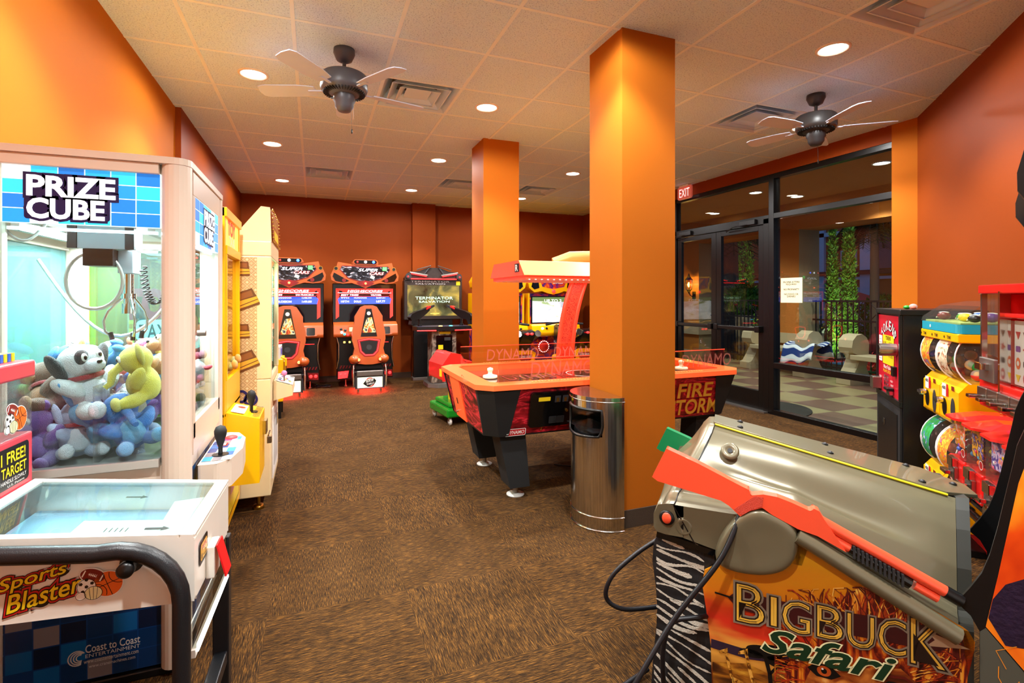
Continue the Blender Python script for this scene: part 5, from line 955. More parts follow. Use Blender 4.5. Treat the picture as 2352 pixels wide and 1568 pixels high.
# ---------------------------------------------------------------- motorbike games
mat('bike_yellow', 'f0a800', .25, coat=.4); mat('grip_black', '0c0c0e', .25, coat=.3)
texmat('dusk_art', noise_col([(.3, '1c1040'), (.45, '48206a'), (.55, 'c02818'), (.66, 'f08020')], 5, 1.5), .25)
texmat('road_screen', noise_col([(.3, '9098a8'), (.45, 'd8e0ea'), (.55, 'f4f8fc'), (.68, '8aa070')], 3, .4, (1, 1, 2.2)), .1, emit=.85)
def bike(loc, lab):
    r = thing('motorbike_game', lab, 'arcade game', loc, PI, 'yellow motorbike games at the back')
    m = MB(); m.box(-.46, -.30, .10, .46, .0, 1.50, 'dusk_art'); m.box(-.48, -.3, .90, -.45, .03, 1.50, 'bike_yellow'); m.box(.45, -.3, .90, .48, .03, 1.50, 'bike_yellow'); m.build('cabinet', r, bevel=.008)
    m = MB(front(.003)); shape(m, [(-.42, .95), (.42, .95), (.42, 1.45), (-.42, 1.45)], 'black_gloss', None, 0); shape(m, [(-.39, .97), (.39, .97), (.39, 1.43), (-.39, 1.43)], 'road_screen', None, .001); shape(m, [(-.39, 1.36), (.39, 1.34), (.39, 1.43), (-.39, 1.43)], mat('lit_hill', '6a8a50', .5, emit=.6), None, .0015); m.text('UP TO 2', TR(), -.15, 1.34, .35, .05, 'lit_screen_white', .01, lift=.003); m.text('CAN PLAY', TR(), -.12, 1.14, .36, .05, 'lit_screen_white', .01, lift=.003); m.build('screen', r)
    hd = [(-.44, 1.80), (-.50, 1.70), (-.48, 1.60), (-.38, 1.52), (-.22, 1.54), (-.10, 1.50), (0, 1.48)]; hd = hd + [(-x, z) for x, z in hd[::-1][1:]] + [(.30, 1.86), (-.30, 1.86)]
    m = MB(front(.02)); m.poly(hd, -.2, .05, 'bike_yellow'); v = m.build('visor', r, bevel=.02, seg=3)
    m = MB(front(.072)); shape(m, [(-.30, 1.83), (.30, 1.83), (.22, 1.62), (0, 1.58), (-.22, 1.62)], 'dusk_art', None, 0); m.text('SUPER', TR(), -.02, 1.74, .2, .04, 'art_white', .01, .2, lift=.002); m.text('BIKES', TR(), .0, 1.68, .2, .04, 'art_white', .01, .2, lift=.002)
    for s in (-1, 1): shape(m, [(s * .30, 1.74), (s * .42, 1.70), (s * .44, 1.62), (s * .38, 1.57), (s * .28, 1.60)], 'black_gloss', None, .001)
    m.build('marquee', v); MB().ball((0, .09, 1.54), (.04, .02, .03), 'lit_red').build('centre_lamp', v)
    m = MB(FR((-.48, 0, 0), (0, 1, 0), (0, 0, 1))); m.poly([(-.02, .74), (.20, .72), (.24, .78), (.18, .92), (0, .95)], 0, .96, 'bike_yellow'); d = m.build('dashboard', r, bevel=.03, seg=3)
    m = MB(FR((0, .215, .84), (-1, 0, 0), (0, -.05, .10)));
    for x, c in ((-.28, 'lit_white'), (-.2, 'black'), (.18, 'lit_white'), (.26, 'lit_green'), (.34, 'black')): m.ball((x, .03, .01), (.025, .02, .012), c)
    m.build('controls', d)
    m = MB(front(.002)); m.ball((-.18, .53, .02), (.13, .13, .04), 'red_plastic'); so = m.build('speaker', r); m = MB(front(.045))
    for k in range(18): t = 2 * PI * k / 18; m.ball((-.18 + .10 * math.cos(t), .53 + .10 * math.sin(t), 0), .008, 'lit_white', nu=6, nv=4)
    m.build('bulb_ring', so)
    b = thing  # bike body
    m = MB(FR((-.10, 0, 0), (0, 1, 0), (0, 0, 1))); m.poly([(.30, .55), (.5, .42), (1.0, .46), (1.22, .70), (1.36, .82), (1.38, .90), (1.20, .93), (.98, .80), (.80, .74), (.62, .84), (.42, .96), (.30, .92)], 0, .20, 'grip_black'); bo = m.build('motorbike_body', r, bevel=.045, seg=3)
    m = MB(); m.box(-.16, .3, .05, .16, 1.2, .42, 'bike_yellow'); m.build('fairing', r, bevel=.05, seg=3)
    m = MB(TR(0, 1.40, .87)); m.ball((-.035, 0, 0), (.028, .015, .018), 'lit_red').ball((.035, 0, 0), (.028, .015, .018), 'lit_red'); m.build('tail_lamp', bo)
    for s in (-1, 1): MB(TR(s * .16, 1.15, .80, rx=.35)).cyl(.05, -.2, .2, 'dull_steel', TR(rx=PI / 2)).cyl(.052, -.21, -.19, 'chrome', TR(rx=PI / 2)).build('exhaust', bo)
    m = MB(); m.tube([(-.34, .52, .96), (-.10, .42, .98), (.10, .42, .98), (.34, .52, .96)], .014, 'black'); m.tube([(-.36, .54, .955), (-.24, .47, .97)], .02, 'rubber'); m.tube([(.36, .54, .955), (.24, .47, .97)], .02, 'rubber'); m.build('handlebar', r)
    m = MB(front(1.205)); m.poly([(-.15, .44), (-.18, .56), (-.10, .60), (.10, .60), (.18, .56), (.15, .44), (0, .38)], 0, .02, 'bike_yellow'); shape(m, [(-.10, .46), (-.12, .54), (.12, .54), (.10, .46), (0, .42)], 'art_maroon', None, .022); m.text('SUPER BIKES', TR(), -.09, .49, .18, .03, 'art_white', .0, lift=.024); m.build('badge', r)
    MB().box(-.30, .25, 0, .30, 1.15, .06, 'black').build('platform', r, bevel=.01); MB().box(-.4, -.28, 0, .4, -.02, .10, 'black').build('base', r)
    return r
bike((3.06, 8.52, 0), 'yellow motorbike game largely hidden behind the farther column'); bike((4.10, 8.52, 0), 'yellow motorbike game seen behind the curved red arm')
# cables on the floor
o = MB().tube([(.15 + .12 * math.sin(k * .9), 8.62 + .1 * math.cos(k * 1.3), .012 + .01 * (k % 3)) for k in range(14)], .008, 'black').tube([(-.05 + .26 * k / 9, 8.72 + .06 * math.sin(k), .01) for k in range(10)], .008, 'dark_grey').build('power_cable'); tag(o, 'tangle of black power cables between the two orange racing games', 'cable')
# red and green kiddie ride
r = thing('kiddie_ride', 'red and green plastic kiddie ride on casters by the table hockey', 'kiddie ride', (1.53, 5.80, 0), .12)
m = MB(); m.box(-.20, -.30, .09, .20, .30, .19, mat('ride_green', '0c7a1c', .25, coat=.3)); m.box(-.15, -.25, .19, .15, .25, .24, 'ride_green'); m.build('green_base', r, bevel=.02)
m = MB(); m.box(-.06, -.05, .23, .06, .05, .52, 'art_yellow'); m.build('post', r, bevel=.01)
m = MB(FR((0, -.28, 0), (1, 0, 0), (0, 0, 1))); m.poly([(-.25, .50), (.22, .50), (.22, .66), (.12, .70), (.02, .70), (-.03, .79), (-.15, .81), (-.25, .68)], -.45, 0, 'red_plastic'); m.build('red_shell', r, bevel=.03, seg=3)
MB().box(-.256, -.26, .55, -.251, -.20, .63, 'art_yellow').build('sticker', r)
for x in (-.15, .15):
    for y in (-.25, .25): m = MB(); m.lathe([(0, -.012), (.04, -.012), (.04, .012), (0, .012)], 'light_grey', 16, TR(x, y, .04, ry=PI / 2)); m.box(x - .015, y - .015, .05, x + .015, y + .015, .1, 'steel'); m.build('caster', r)
# ---------------------------------------------------------------- table hockey with its curved arm
mat('neon_rail', 'ff6a35', .3, emit=.25, ecol='ff4a20', coat=.3); mat('neon_red', 'ff4a30', .3, emit=.35); mat('light_orange', 'f8a860', .35)
texmat('lava_art', noise_col([(.32, '2a060a'), (.42, '7c0c16'), (.50, 'a01420'), (.55, 'e83040'), (.60, '8c1020')], 5, 1.2, (1, 1, 3.2)), .3)
glass('rose_glass', 'faf0ea'); glass('letter_film', 'ffb4a0', alpha=.8)
r = thing('air_hockey_table', 'red and black table hockey with orange rails behind the near column', 'air hockey table', (2.16, 3.79, 0))
HX, HY = 1.145, .59
def octo(a, b, c): return [(-a + c, -b), (a - c, -b), (a, -b + c), (a, b - c), (a - c, b), (-a + c, b), (-a, b - c), (-a, -b + c)]
def loft(mb, A, za, B, zb, m):
    n = len(A); mb.add([(p[0], p[1], za) for p in A] + [(p[0], p[1], zb) for p in B], [(i, (i + 1) % n, n + (i + 1) % n, n + i) for i in range(n)], m)
m = MB(); T_, B_ = octo(HX - .02, HY - .02, .09), octo(HX - .09, HY - .10, .09); loft(m, B_, .47, T_, .80, 'lava_art'); m.poly(B_, .46, .47, 'black'); m.build('body', r)
def lerp2(A, B, t): return (A[0] + (B[0] - A[0]) * t, A[1] + (B[1] - A[1]) * t)
m = MB(); m.poly(octo(HX - .13, HY - .13, .05), .76, .785, mat('hockey_top', '3c2c28', .06, coat=.6)); 
for k in range(5): strip(m, arc2(0, 0, .18, 0, 2 * PI, 32), .01, 'white', flat(.786), .0) if k == 0 else None
m.text('DYNAMO', flat(.786), -.75, -.12, .6, .22, 'art_maroon', .0, lift=.001); m.text('DYNAMO', flat(.786), .2, -.12, .6, .22, 'art_maroon', .0, lift=.001); m.build('playing_surface', r)
m = MB(); O, I = octo(HX, HY, .10), octo(HX - .13, HY - .13, .05)
loft(m, O, .80, O, .835, 'neon_rail'); n = 8
m.add([(p[0], p[1], .835) for p in O] + [(p[0], p[1], .835) for p in I], [(i, (i + 1) % n, n + (i + 1) % n, n + i) for i in range(n)], 'neon_rail'); loft(m, I, .835, I, .785, 'neon_rail'); m.add([(p[0], p[1], .80) for p in O] + [(p[0], p[1], .80) for p in T_], [(n + i, n + (i + 1) % n, (i + 1) % n, i) for i in range(n)], 'black')
m.build('rail', r)
m = MB()
for s in (-1, 1):
    for k in range(60): m.box(-.75 + k * .025, s * (HY - .05) - .008, .8355, -.735 + k * .025, s * (HY - .05) + .008, .842, 'light_orange')
m.build('rail_grip', r)
for sx in (-1, 1):      # black wrap at the corners
    for sy in (-1, 1):
        q = [(sx * (HX - .015), sy * (HY - .15)), (sx * (HX - .015), sy * (HY - .105)), (sx * (HX - .105), sy * (HY - .012)), (sx * (HX - .30), sy * (HY - .012))]; b = [(sx * (HX - .085), sy * (HY - .185)), (sx * (HX - .085), sy * (HY - .18)), (sx * (HX - .17), sy * (HY - .095)), (sx * (HX - .24), sy * (HY - .095))]
        vs = [(p[0], p[1], .798) for p in q] + [(p[0], p[1], .465) for p in b]; fs = [(i, i + 1, 5 + i, 4 + i) for i in range(3)]
        MB().add(vs, fs if sx * sy < 0 else [f[::-1] for f in fs], 'black_matte').build('corner_cap', r)
for sx in (-1, 1):
    for sy in (-1, 1):
        m = MB(); x, y = sx * .86, sy * .36; dx = -sx * .06
        m.poly([(x - .10, .47), (x + .10, .47), (x + dx * 1 + .075, .08), (x + dx * 1 - .075, .08)], -.09, .09, 'black_matte', FR((0, y, 0), (1, 0, 0), (0, 0, 1))); l = m.build('leg', r, bevel=.008)
        MB(TR(x + dx, y, 0)).lathe([(0, .018), (.03, .018), (.065, .008), (.065, 0), (0, 0)], 'light_grey', 20).cyl(.02, .01, .09, 'steel').build('foot', l)
Ty = FR((0, -HY + .012, .80), (1, 0, 0), (0, .243, -1)) 
Tf = FR((0, -HY + .10 - .0, .465), (1, 0, 0), (0, -.24, 1))   # near long side, leaning out
m = MB(Tf); m.poly(rrect(-.77, .055, -.44, .315, .03), 0.0, .02, 'black_gloss'); dd = m.build('coin_box', r, bevel=.006)
m = MB(Tf); shape(m, rrect(-.71, .25, -.62, .28, .003), 'art_yellow', None, .022)
for x in (-.585, -.525): shape(m, rrect(x, .235, x + .045, .285, .003), 'dark_grey', None, .022); shape(m, rrect(x + .012, .24, x + .032, .27, .003), 'brass', None, .024); shape(m, rrect(x - .03, .08, x + .025, .13, .003), 'black_matte', None, .022); strip(m, rrect(x - .03, .08, x + .025, .13, .003), .003, 'dark_grey', None, .023, True)
m.cyl(.010, .02, .03, 'brass', TR(-.485, .17, 0)); m.build('coin_slots', dd)
def wild(mb, s_, x, y, w_, h_, rise=.0):
    for off, mt, lf in ((.05, 'art_red', .003), (.018, 'art_gold', .005)): mb.text(s_, TR(), x, y, w_, h_, mt, off, .0, lift=lf, rise=rise)
m = MB(Tf); wild(m, 'FIRE', .50, .175, .33, .115, .0); wild(m, 'STORM', .43, .03, .48, .125, .0); disc(m, .37, .19, .07, 'art_red', None, .002); disc(m, .37, .19, .05, 'art_gold', None, .0025, .06)
m.build('side_lettering', r); m = MB(Tf); shape(m, rrect(-.93, .0, -.78, .05, .008), 'art_red', None, .003); strip(m, rrect(-.93, .0, -.78, .05, .008), .004, 'art_white', None, .0045, True); m.text('DYNAMO', TR(), -.92, .012, .13, .026, 'art_white', .01, .2, lift=.005)
for k in range(6): strip(m, [(-.66 + .12 * k + .06 * math.sin(k * 2.1 + t) , .02 + .25 * t + .02 * math.sin(3 * t + k)) for t in [j / 6 for j in range(7)]], .006, 'art_gold', None, .002) if k in (0, 4, 5) else None
m.build('maker_badge', r)
Te = FR((-HX + .095, 0, .465), (0, -1, 0), (-.22, 0, 1)); m = MB(Te); m.poly([(-.28, .0), (.0, .0), (.02, .34), (-.26, .34)], -.002, .012, 'neon_rail'); shape(m, [(-.17, .12), (-.14, .12), (-.135, .17), (-.165, .17)], 'black', None, .014); m.cyl(.008, .01, .03, 'steel', TR(-.2, .05, 0)); m.build('puck_return', r)
m = MB(Te)
for k in range(9): strip(m, arc2(.12 + .02 * math.sin(k), .10 + .03 * k, .035 + .01 * (k % 3), k * .7, k * .7 + 4, 10), .006, 'art_gold' if k % 2 else 'neon_red', None, .002)
m.build('flame_art', r)
m = MB(); m.box(-HX + .16, HY - .14, .835, HX - .16, HY - .132, 1.0, 'rose_glass'); m.box(-HX + .16, -HY + .07, .835, HX - .16, -HY + .078, 1.0, 'rose_glass'); m.build('clear_guard', r)
m = MB(); 
for y, sg in ((HY - .142, 1), (-HY + .066, 1)):
    T_ = FR((0, y, .85), (1, 0, 0), (0, 0, 1)); m.box(-HX + .16, y - .001, .998, HX - .16, y + .006, 1.003, 'neon_red')
    for x in (-.75, -.1, .55): m.text('DYNAMO', T_, x, .02, .5, .10, 'letter_film', .0, .1)
m.build('guard_lettering', r)
# curved arm and canopy
def armp(t): return (0.10 + .16 * t ** 2.2 + .02 * t, .86 * t)     # x offset, height above .78
arm = MB(); pts = [armp(k / 14) for k in range(15)]
for off in (-.075, .075): arm.tube([(.02 + off + x, HY + .06 - .75 * 0, .78 + z) for x, z in pts], .022, 'neon_red', 8)
vs = []; 
for x, z in pts: vs += [(.02 - .07 + x, HY + .06, .78 + z), (.02 + .07 + x, HY + .06, .78 + z)]
def mesh_red(nt, co):
    v = N(nt, 'TexVoronoi'); v.inputs['Scale'].default_value = 90; nt.links.new(co, v.inputs['Vector']); return ramp(nt, v.outputs['Distance'], [(.25, '601018'), (.45, 'ff5038')]), None
texmat('red_mesh', mesh_red, .35, emit=.12)
arm.add(vs, [(2 * i, 2 * i + 1, 2 * i + 3, 2 * i + 2) for i in range(14)], 'red_mesh'); arm.box(-.02, HY + .02, .30, .22, HY + .10, .80, 'neon_red'); arm.box(-.02, HY - .1, .40, .22, HY + .03, .46, 'black'); ao = arm.build('curved_arm', r)
ao2 = ao.copy(); 
P5 = [(-.20, 1.60), (.20, 1.60), (.13, 1.725), (-.07, 1.725)]
cT = FR((-.62, .12, 0), (0, 1, 0), (0, 0, 1)); m = MB(cT); m.poly([(-.22, 1.60), (.60, 1.60), (.50, 1.725), (-.10, 1.725)], 0, 1.24, 'light_orange'); cp = m.build('canopy', r, bevel=.008)
m = MB(FR((-.622, .12, 0), (0, -1, 0), (0, 0, 1))); shape(m, [(.22, 1.60), (-.60, 1.60), (-.50, 1.725), (.10, 1.725)], 'neon_red', None, .001); shape(m, rrect(.02, 1.63, .12, 1.70, .006), 'black', None, .003); m.text('R', TR(), .04, 1.64, .05, .05, 'art_white', .02, lift=.004); m.build('end_cap', cp)
m = MB(); m.box(-.60, -.08, 1.57, .60, .70, 1.60, 'neon_red')
for k in range(22): m.box(-.58 + k * .054, -.09, 1.565, -.565 + k * .054, .68, 1.572, 'white')
m.build('grille', cp); MB().tube([(-.1, .45, 1.74), (.05, .40, 1.79), (.3, .35, 1.80), (.5, .3, 1.74)], [.05, .06, .06, .05], 'light_orange', 12).build('arm_head', cp)
lamp('table_light', 'AREA', (0, .3, 1.56), cp, 7, (1, .6, .5), .9, size_y=.5)
ao2 = None
def mallet(x, y, lab):
    g = tag(MB().lathe([(0, 0), (.055, 0), (.058, .006), (.056, .022), (.03, .028), (.018, .034), (.016, .05), (.024, .062), (.022, .078), (0, .086)], 'mallet_white', 28).build('hockey_mallet'), lab, 'mallet', 'table hockey mallets'); g.location = (x, y, .787)
mat('mallet_white', 'ece4c4', .35); mallet(1.30, 3.82, 'cream mallet at the left end of the table hockey'); mallet(3.03, 3.66, 'cream mallet at the right end of the table hockey, past the column')
o = MB().tube([(1.9, 3.9, .008), (2.1, 3.75, .008), (2.05, 3.6, .008), (2.3, 3.5, .008), (2.7, 3.6, .008), (2.9, 4.0, .008)], .006, 'black').build('power_cable'); tag(o, 'black power cable lying on the carpet under the table hockey', 'cable')
# ---------------------------------------------------------------- half-round steel bin
def brushed(nt, co):
    mp = N(nt, 'Mapping'); mp.inputs['Scale'].default_value = (1, 1, .02); nt.links.new(co, mp.inputs[0]); n = N(nt, 'TexNoise'); n.inputs['Scale'].default_value = 160; nt.links.new(mp.outputs[0], n.inputs['Vector']); return ramp(nt, n.outputs[0], [(.35, 'c8c4bc'), (.65, 'e4e0d8')]), n.outputs[0]
texmat('brushed_steel', brushed, .17, 1, bump=.02)
r = thing('waste_bin', 'half-round brushed steel waste bin standing against the near column', 'bin', (1.760, 2.86, 0), 0)
R = .22; a0, a1 = PI / 2, 3 * PI / 2; RY = 1.0
n = 40; zs = [0, .05, .085, .60, .645, .72, .765, .78, .81]
def P_(a, z, rr=R): return (rr * math.cos(a) * 1.0, rr * math.sin(a), z)
m = MB(); op = (.56, .72)     # opening range in the arc and height
A0, A1 = PI * .80, PI * 1.30
for i in range(n):
    a, b = a0 + (a1 - a0) * i / n, a0 + (a1 - a0) * (i + 1) / n; mid = (a + b) / 2
    for z0, z1 in ((0, .575), (.735, .80)): m.add([P_(a, z0), P_(b, z0), P_(b, z1), P_(a, z1)], [(0, 1, 2, 3)], 'brushed_steel', True)
    if not (A0 < mid < A1): m.add([P_(a, .575), P_(b, .575), P_(b, .735), P_(a, .735)], [(0, 1, 2, 3)], 'brushed_steel', True)
m.quad((0, -R, 0), (0, R, 0), (0, R, .8), (0, -R, .8), 'brushed_steel'); m.build('shell', r)
m = MB(); hp = [P_(a0 + (a1 - a0) * i / n, 0, R + .006) for i in range(n + 1)]
m.poly([(p[0], p[1]) for p in hp], .79, .815, 'brushed_steel'); m.build('lid', r, bevel=.004)
m = MB(); m.tube([P_(a0 + (a1 - a0) * i / n, .085, R + .002) for i in range(n + 1)], .004, 'chrome', 6); m.tube([P_(a0 + (a1 - a0) * i / n, .004, R + .002) for i in range(n + 1)], .005, 'chrome', 6); m.tube([P_(a0 + (a1 - a0) * i / n, .788, R + .005) for i in range(n + 1)], .004, 'chrome', 6); m.build('bands', r)
m = MB(); rim = [P_(A0 + .02 + (A1 - A0 - .04) * k / 10, .735, R + .003) for k in range(11)] + [P_(A1 - .0, .70, R + .004), P_(A1 + .01, .64, R + .004), P_(A1 - .03, .60, R + .004)] + [P_(A1 - .1 - (A1 - A0 - .2) * k / 10, .565 + .012 * abs(k - 5) / 5, R + .004) for k in range(11)] + [P_(A0 + .02, .61, R + .004), P_(A0 - .0, .66, R + .004), P_(A0, .70, R + .004)]
m.tube(rim, .009, 'black', 8, closed=True); m.build('opening_rim', r)
m = MB(); 
for i in range(20):
    a, b = a0 + .1 + (a1 - a0 - .2) * i / 20, a0 + .1 + (a1 - a0 - .2) * (i + 1) / 20; m.add([P_(a, .10, R - .02), P_(b, .10, R - .02), P_(b, .62, R - .02), P_(a, .62, R - .02)], [(0, 1, 2, 3)], mat('bag_black', '101012', .25), True)
m.box(-.19, -.17, .60, -.01, .17, .605, 'bag_black'); m.build('liner', r)
# ---------------------------------------------------------------- along the diagonal wall (s = distance from the glass corner, D = depth)
def dg(s, D=0, z=0): return (5.2 - .7071 * s - .7071 * D, 3.03 - .7071 * s + .7071 * D, z)
A45 = PI / 4
# token machine: s .87..1.51, depth .5
r = thing('token_machine', 'black coin change cabinet with a red TOKENS front by the glass wall', 'token machine', dg(1.19), A45)
mat('token_red', 'c8102c', .3, coat=.2)
m = MB(); m.box(-.32, .02, .0, .32, .48, 1.32, 'black'); m.box(-.33, .02, 1.30, .33, .50, 1.34, 'black'); m.build('cabinet', r, bevel=.006)
m = MB(); m.box(-.32, .48, .70, -.295, .50, 1.30, 'black'); m.box(.295, .48, .70, .32, .50, 1.30, 'black'); m.box(-.32, .48, .66, .32, .50, .70, 'black'); m.box(-.31, .48, .03, .31, .495, .655, 'black_matte'); m.box(-.26, .495, .08, .26, .50, .60, 'black'); m.box(.05, .50, .46, .10, .506, .51, 'chrome'); m.build('lower_door', r, bevel=.004)
m = MB(); m.box(-.295, .48, .70, .295, .487, 1.29, 'token_red'); fp = m.build('red_front', r)
F_ = front(.488); m = MB(F_); word = 'TOKENS'
for k, ch in enumerate(word):
    t = PI - (k + .5) * PI / 6 * .9 - .15; T_ = TR(.0 + .17 * math.cos(t), 1.12 + .09 * math.sin(t), 0, rz=t - PI / 2)
    m.text(ch, T_, -.025, -.03, .05, .07, 'black', .05, lift=.001); m.text(ch, T_, -.025, -.03, .05, .07, 'art_white', .01, lift=.002)
shape(m, rrect(-.16, .92, .14, 1.14, .005), 'art_yellow', None, .0015); m.text('TOKENS', TR(), -.08, 1.105, .14, .028, 'black', .01, lift=.0025)
for k, (a, b) in enumerate((('$1.00', '4 TOKENS'), ('$5.00', '20 TOKENS'), ('$10.00', '40 TOKENS'))): m.text(a, TR(), -.145, 1.065 - k * .045, .08, .026, 'black', 0, lift=.0025); m.text(b, TR(), .0, 1.065 - k * .045, .12, .026, 'black', 0, lift=.0025)
m.text('Must Follow', TR(), -.13, .885, .22, .028, 'art_white', .01, lift=.0025); m.text('PLAY STORE', TR(), -.14, .855, .25, .022, 'art_yellow', .01, lift=.0025)
shape(m, rrect(-.27, .93, -.18, 1.13, .004), 'art_white', None, .0015)
for k in range(7): strip(m, [(-.26, .95 + k * .025), (-.19, .95 + k * .025)], .004, 'art_grey', None, .0025)
for k in range(12): m.text(str((k * 7) % 10), TR(), -.12 + (k % 3) * .045, .73 + (k // 3) * .028, .02, .022, 'black', 0, lift=.002); disc(m, -.11 + (k % 3) * .045, .741 + (k // 3) * .028, .012, 'art_grey', None, .0012, n=10)
for x, y in ((-.26, .80), (-.26, .76), (.05, .80), (.06, .77)): m.text('INSERT', TR(), x, y, .07, .015, 'art_white', 0, lift=.002)
m.build('lettering', fp)
MB(F_).box(-.285, .71, 0, -.20, .80, .06, 'steel').build('coin_cup', fp, bevel=.004); MB(F_).box(.06, .71, 0, .13, .745, .03, 'chrome').box(.05, .745, 0, .14, .765, .045, 'black').build('coin_tray', fp, bevel=.004); MB(F_).box(.16, .86, 0, .21, .93, .025, 'black').build('bill_slot', fp, bevel=.004)
MB(TR(-.20, .49, 1.05, rx=-PI / 2)).cyl(.045, 0, .10, 'steel').cyl(.035, .10, .105, 'chrome').build('round_lock', r)
MB().box(-.365, .28, 1.02, -.32, .36, 1.10, 'steel').tube([(-.345, .30, 1.02), (-.345, .30, .99), (-.345, .34, .99), (-.345, .34, 1.02)], .006, 'chrome').build('padlock', r, bevel=.006)
o = MB().ball((0, 0, .02), (.025, .025, .02), 'clear_cap' if 'clear_cap' in MATS else glass('clear_cap', 'f4f4f4', alpha=.7)).ball((0, 0, .012), (.018, .018, .012), 'art_orange').build('toy_capsule'); o.location = dg(1.35, .38, 1.34); tag(o, 'small clear toy capsule lying on top of the token machine', 'toy capsule', 'loose toy capsules on the token machine')
o = MB().ball((0, 0, .014), (.022, .022, .014), 'art_green').build('toy_capsule'); o.location = dg(1.28, .40, 1.34); tag(o, 'green half capsule lying on top of the token machine', 'toy capsule', 'loose toy capsules on the token machine')
# capsule toy machine: two columns, two tiers; s 1.70..2.30, front at D .40
r = thing('capsule_vending_machine', 'yellow and teal capsule toy machine with round clear drums', 'capsule machine', dg(2.0), A45); CV = r
mat('tomy_yellow', 'f4b400', .3, coat=.3); mat('tomy_teal', '1a9cb4', .3, coat=.3); glass('drum_clear', 'f2f2ee', alpha=.985)
CAPC = [('e03020', 'f4d030'), ('1c8a30', 'f0d020'), ('d82050', 'f8f0e8'), ('e8a020', '30a040'), ('c82818', 'e8e0d0'), ('2050c0', 'f0c030'), ('f06020', 'f8f8f8')]
CAPN = ['red and yellow', 'green and yellow', 'pink and white', 'amber and green', 'red and beige', 'blue and yellow', 'orange and white']
for c in CAPC: mat('cap_' + c[0], c[0], .15, coat=.5)
glass('cap_clear', 'f8f6f0', alpha=.75)
def capsule(loc, rad, k, lab, group, rot=None):
    c = CAPC[k % len(CAPC)]; m = MB(); m.ball((0, 0, 0), rad, 'cap_' + c[0], nu=12, nv=8); m.v = [(x, y, min(z, .0)) for x, y, z in m.v]; m.ball((0, 0, 0), rad * .97, 'cap_clear', nu=12, nv=8); m.ball((0, 0, .1 * rad), rad * .6, mat('cap_in_' + c[1], c[1], .4), nu=8, nv=6)
    o = m.build('toy_capsule'); o.location = loc; o.rotation_euler = rot or (k * 1.3, k * .7, 0); tag(o, lab, 'toy capsule', group); return o
capbank = {}
def put_capsule(loc, rad, k, lab, group):
    key = (k % len(CAPC), rad)
    if key not in capbank: capbank[key] = capsule(loc, rad, k, lab, group); return
    o = capbank[key].copy(); COL.objects.link(o); o.location = loc; o.rotation_euler = (k * 1.3, k * .7, k * .4); o['label'] = lab; o['group'] = group
m = MB(); m.box(-.29, .03, .04, .29, .12, 1.20, 'tomy_yellow'); m.box(-.25, .10, 0, .25, .36, .04, 'black'); m.build('back_frame', r, bevel=.004)
rnd = random.Random(11)
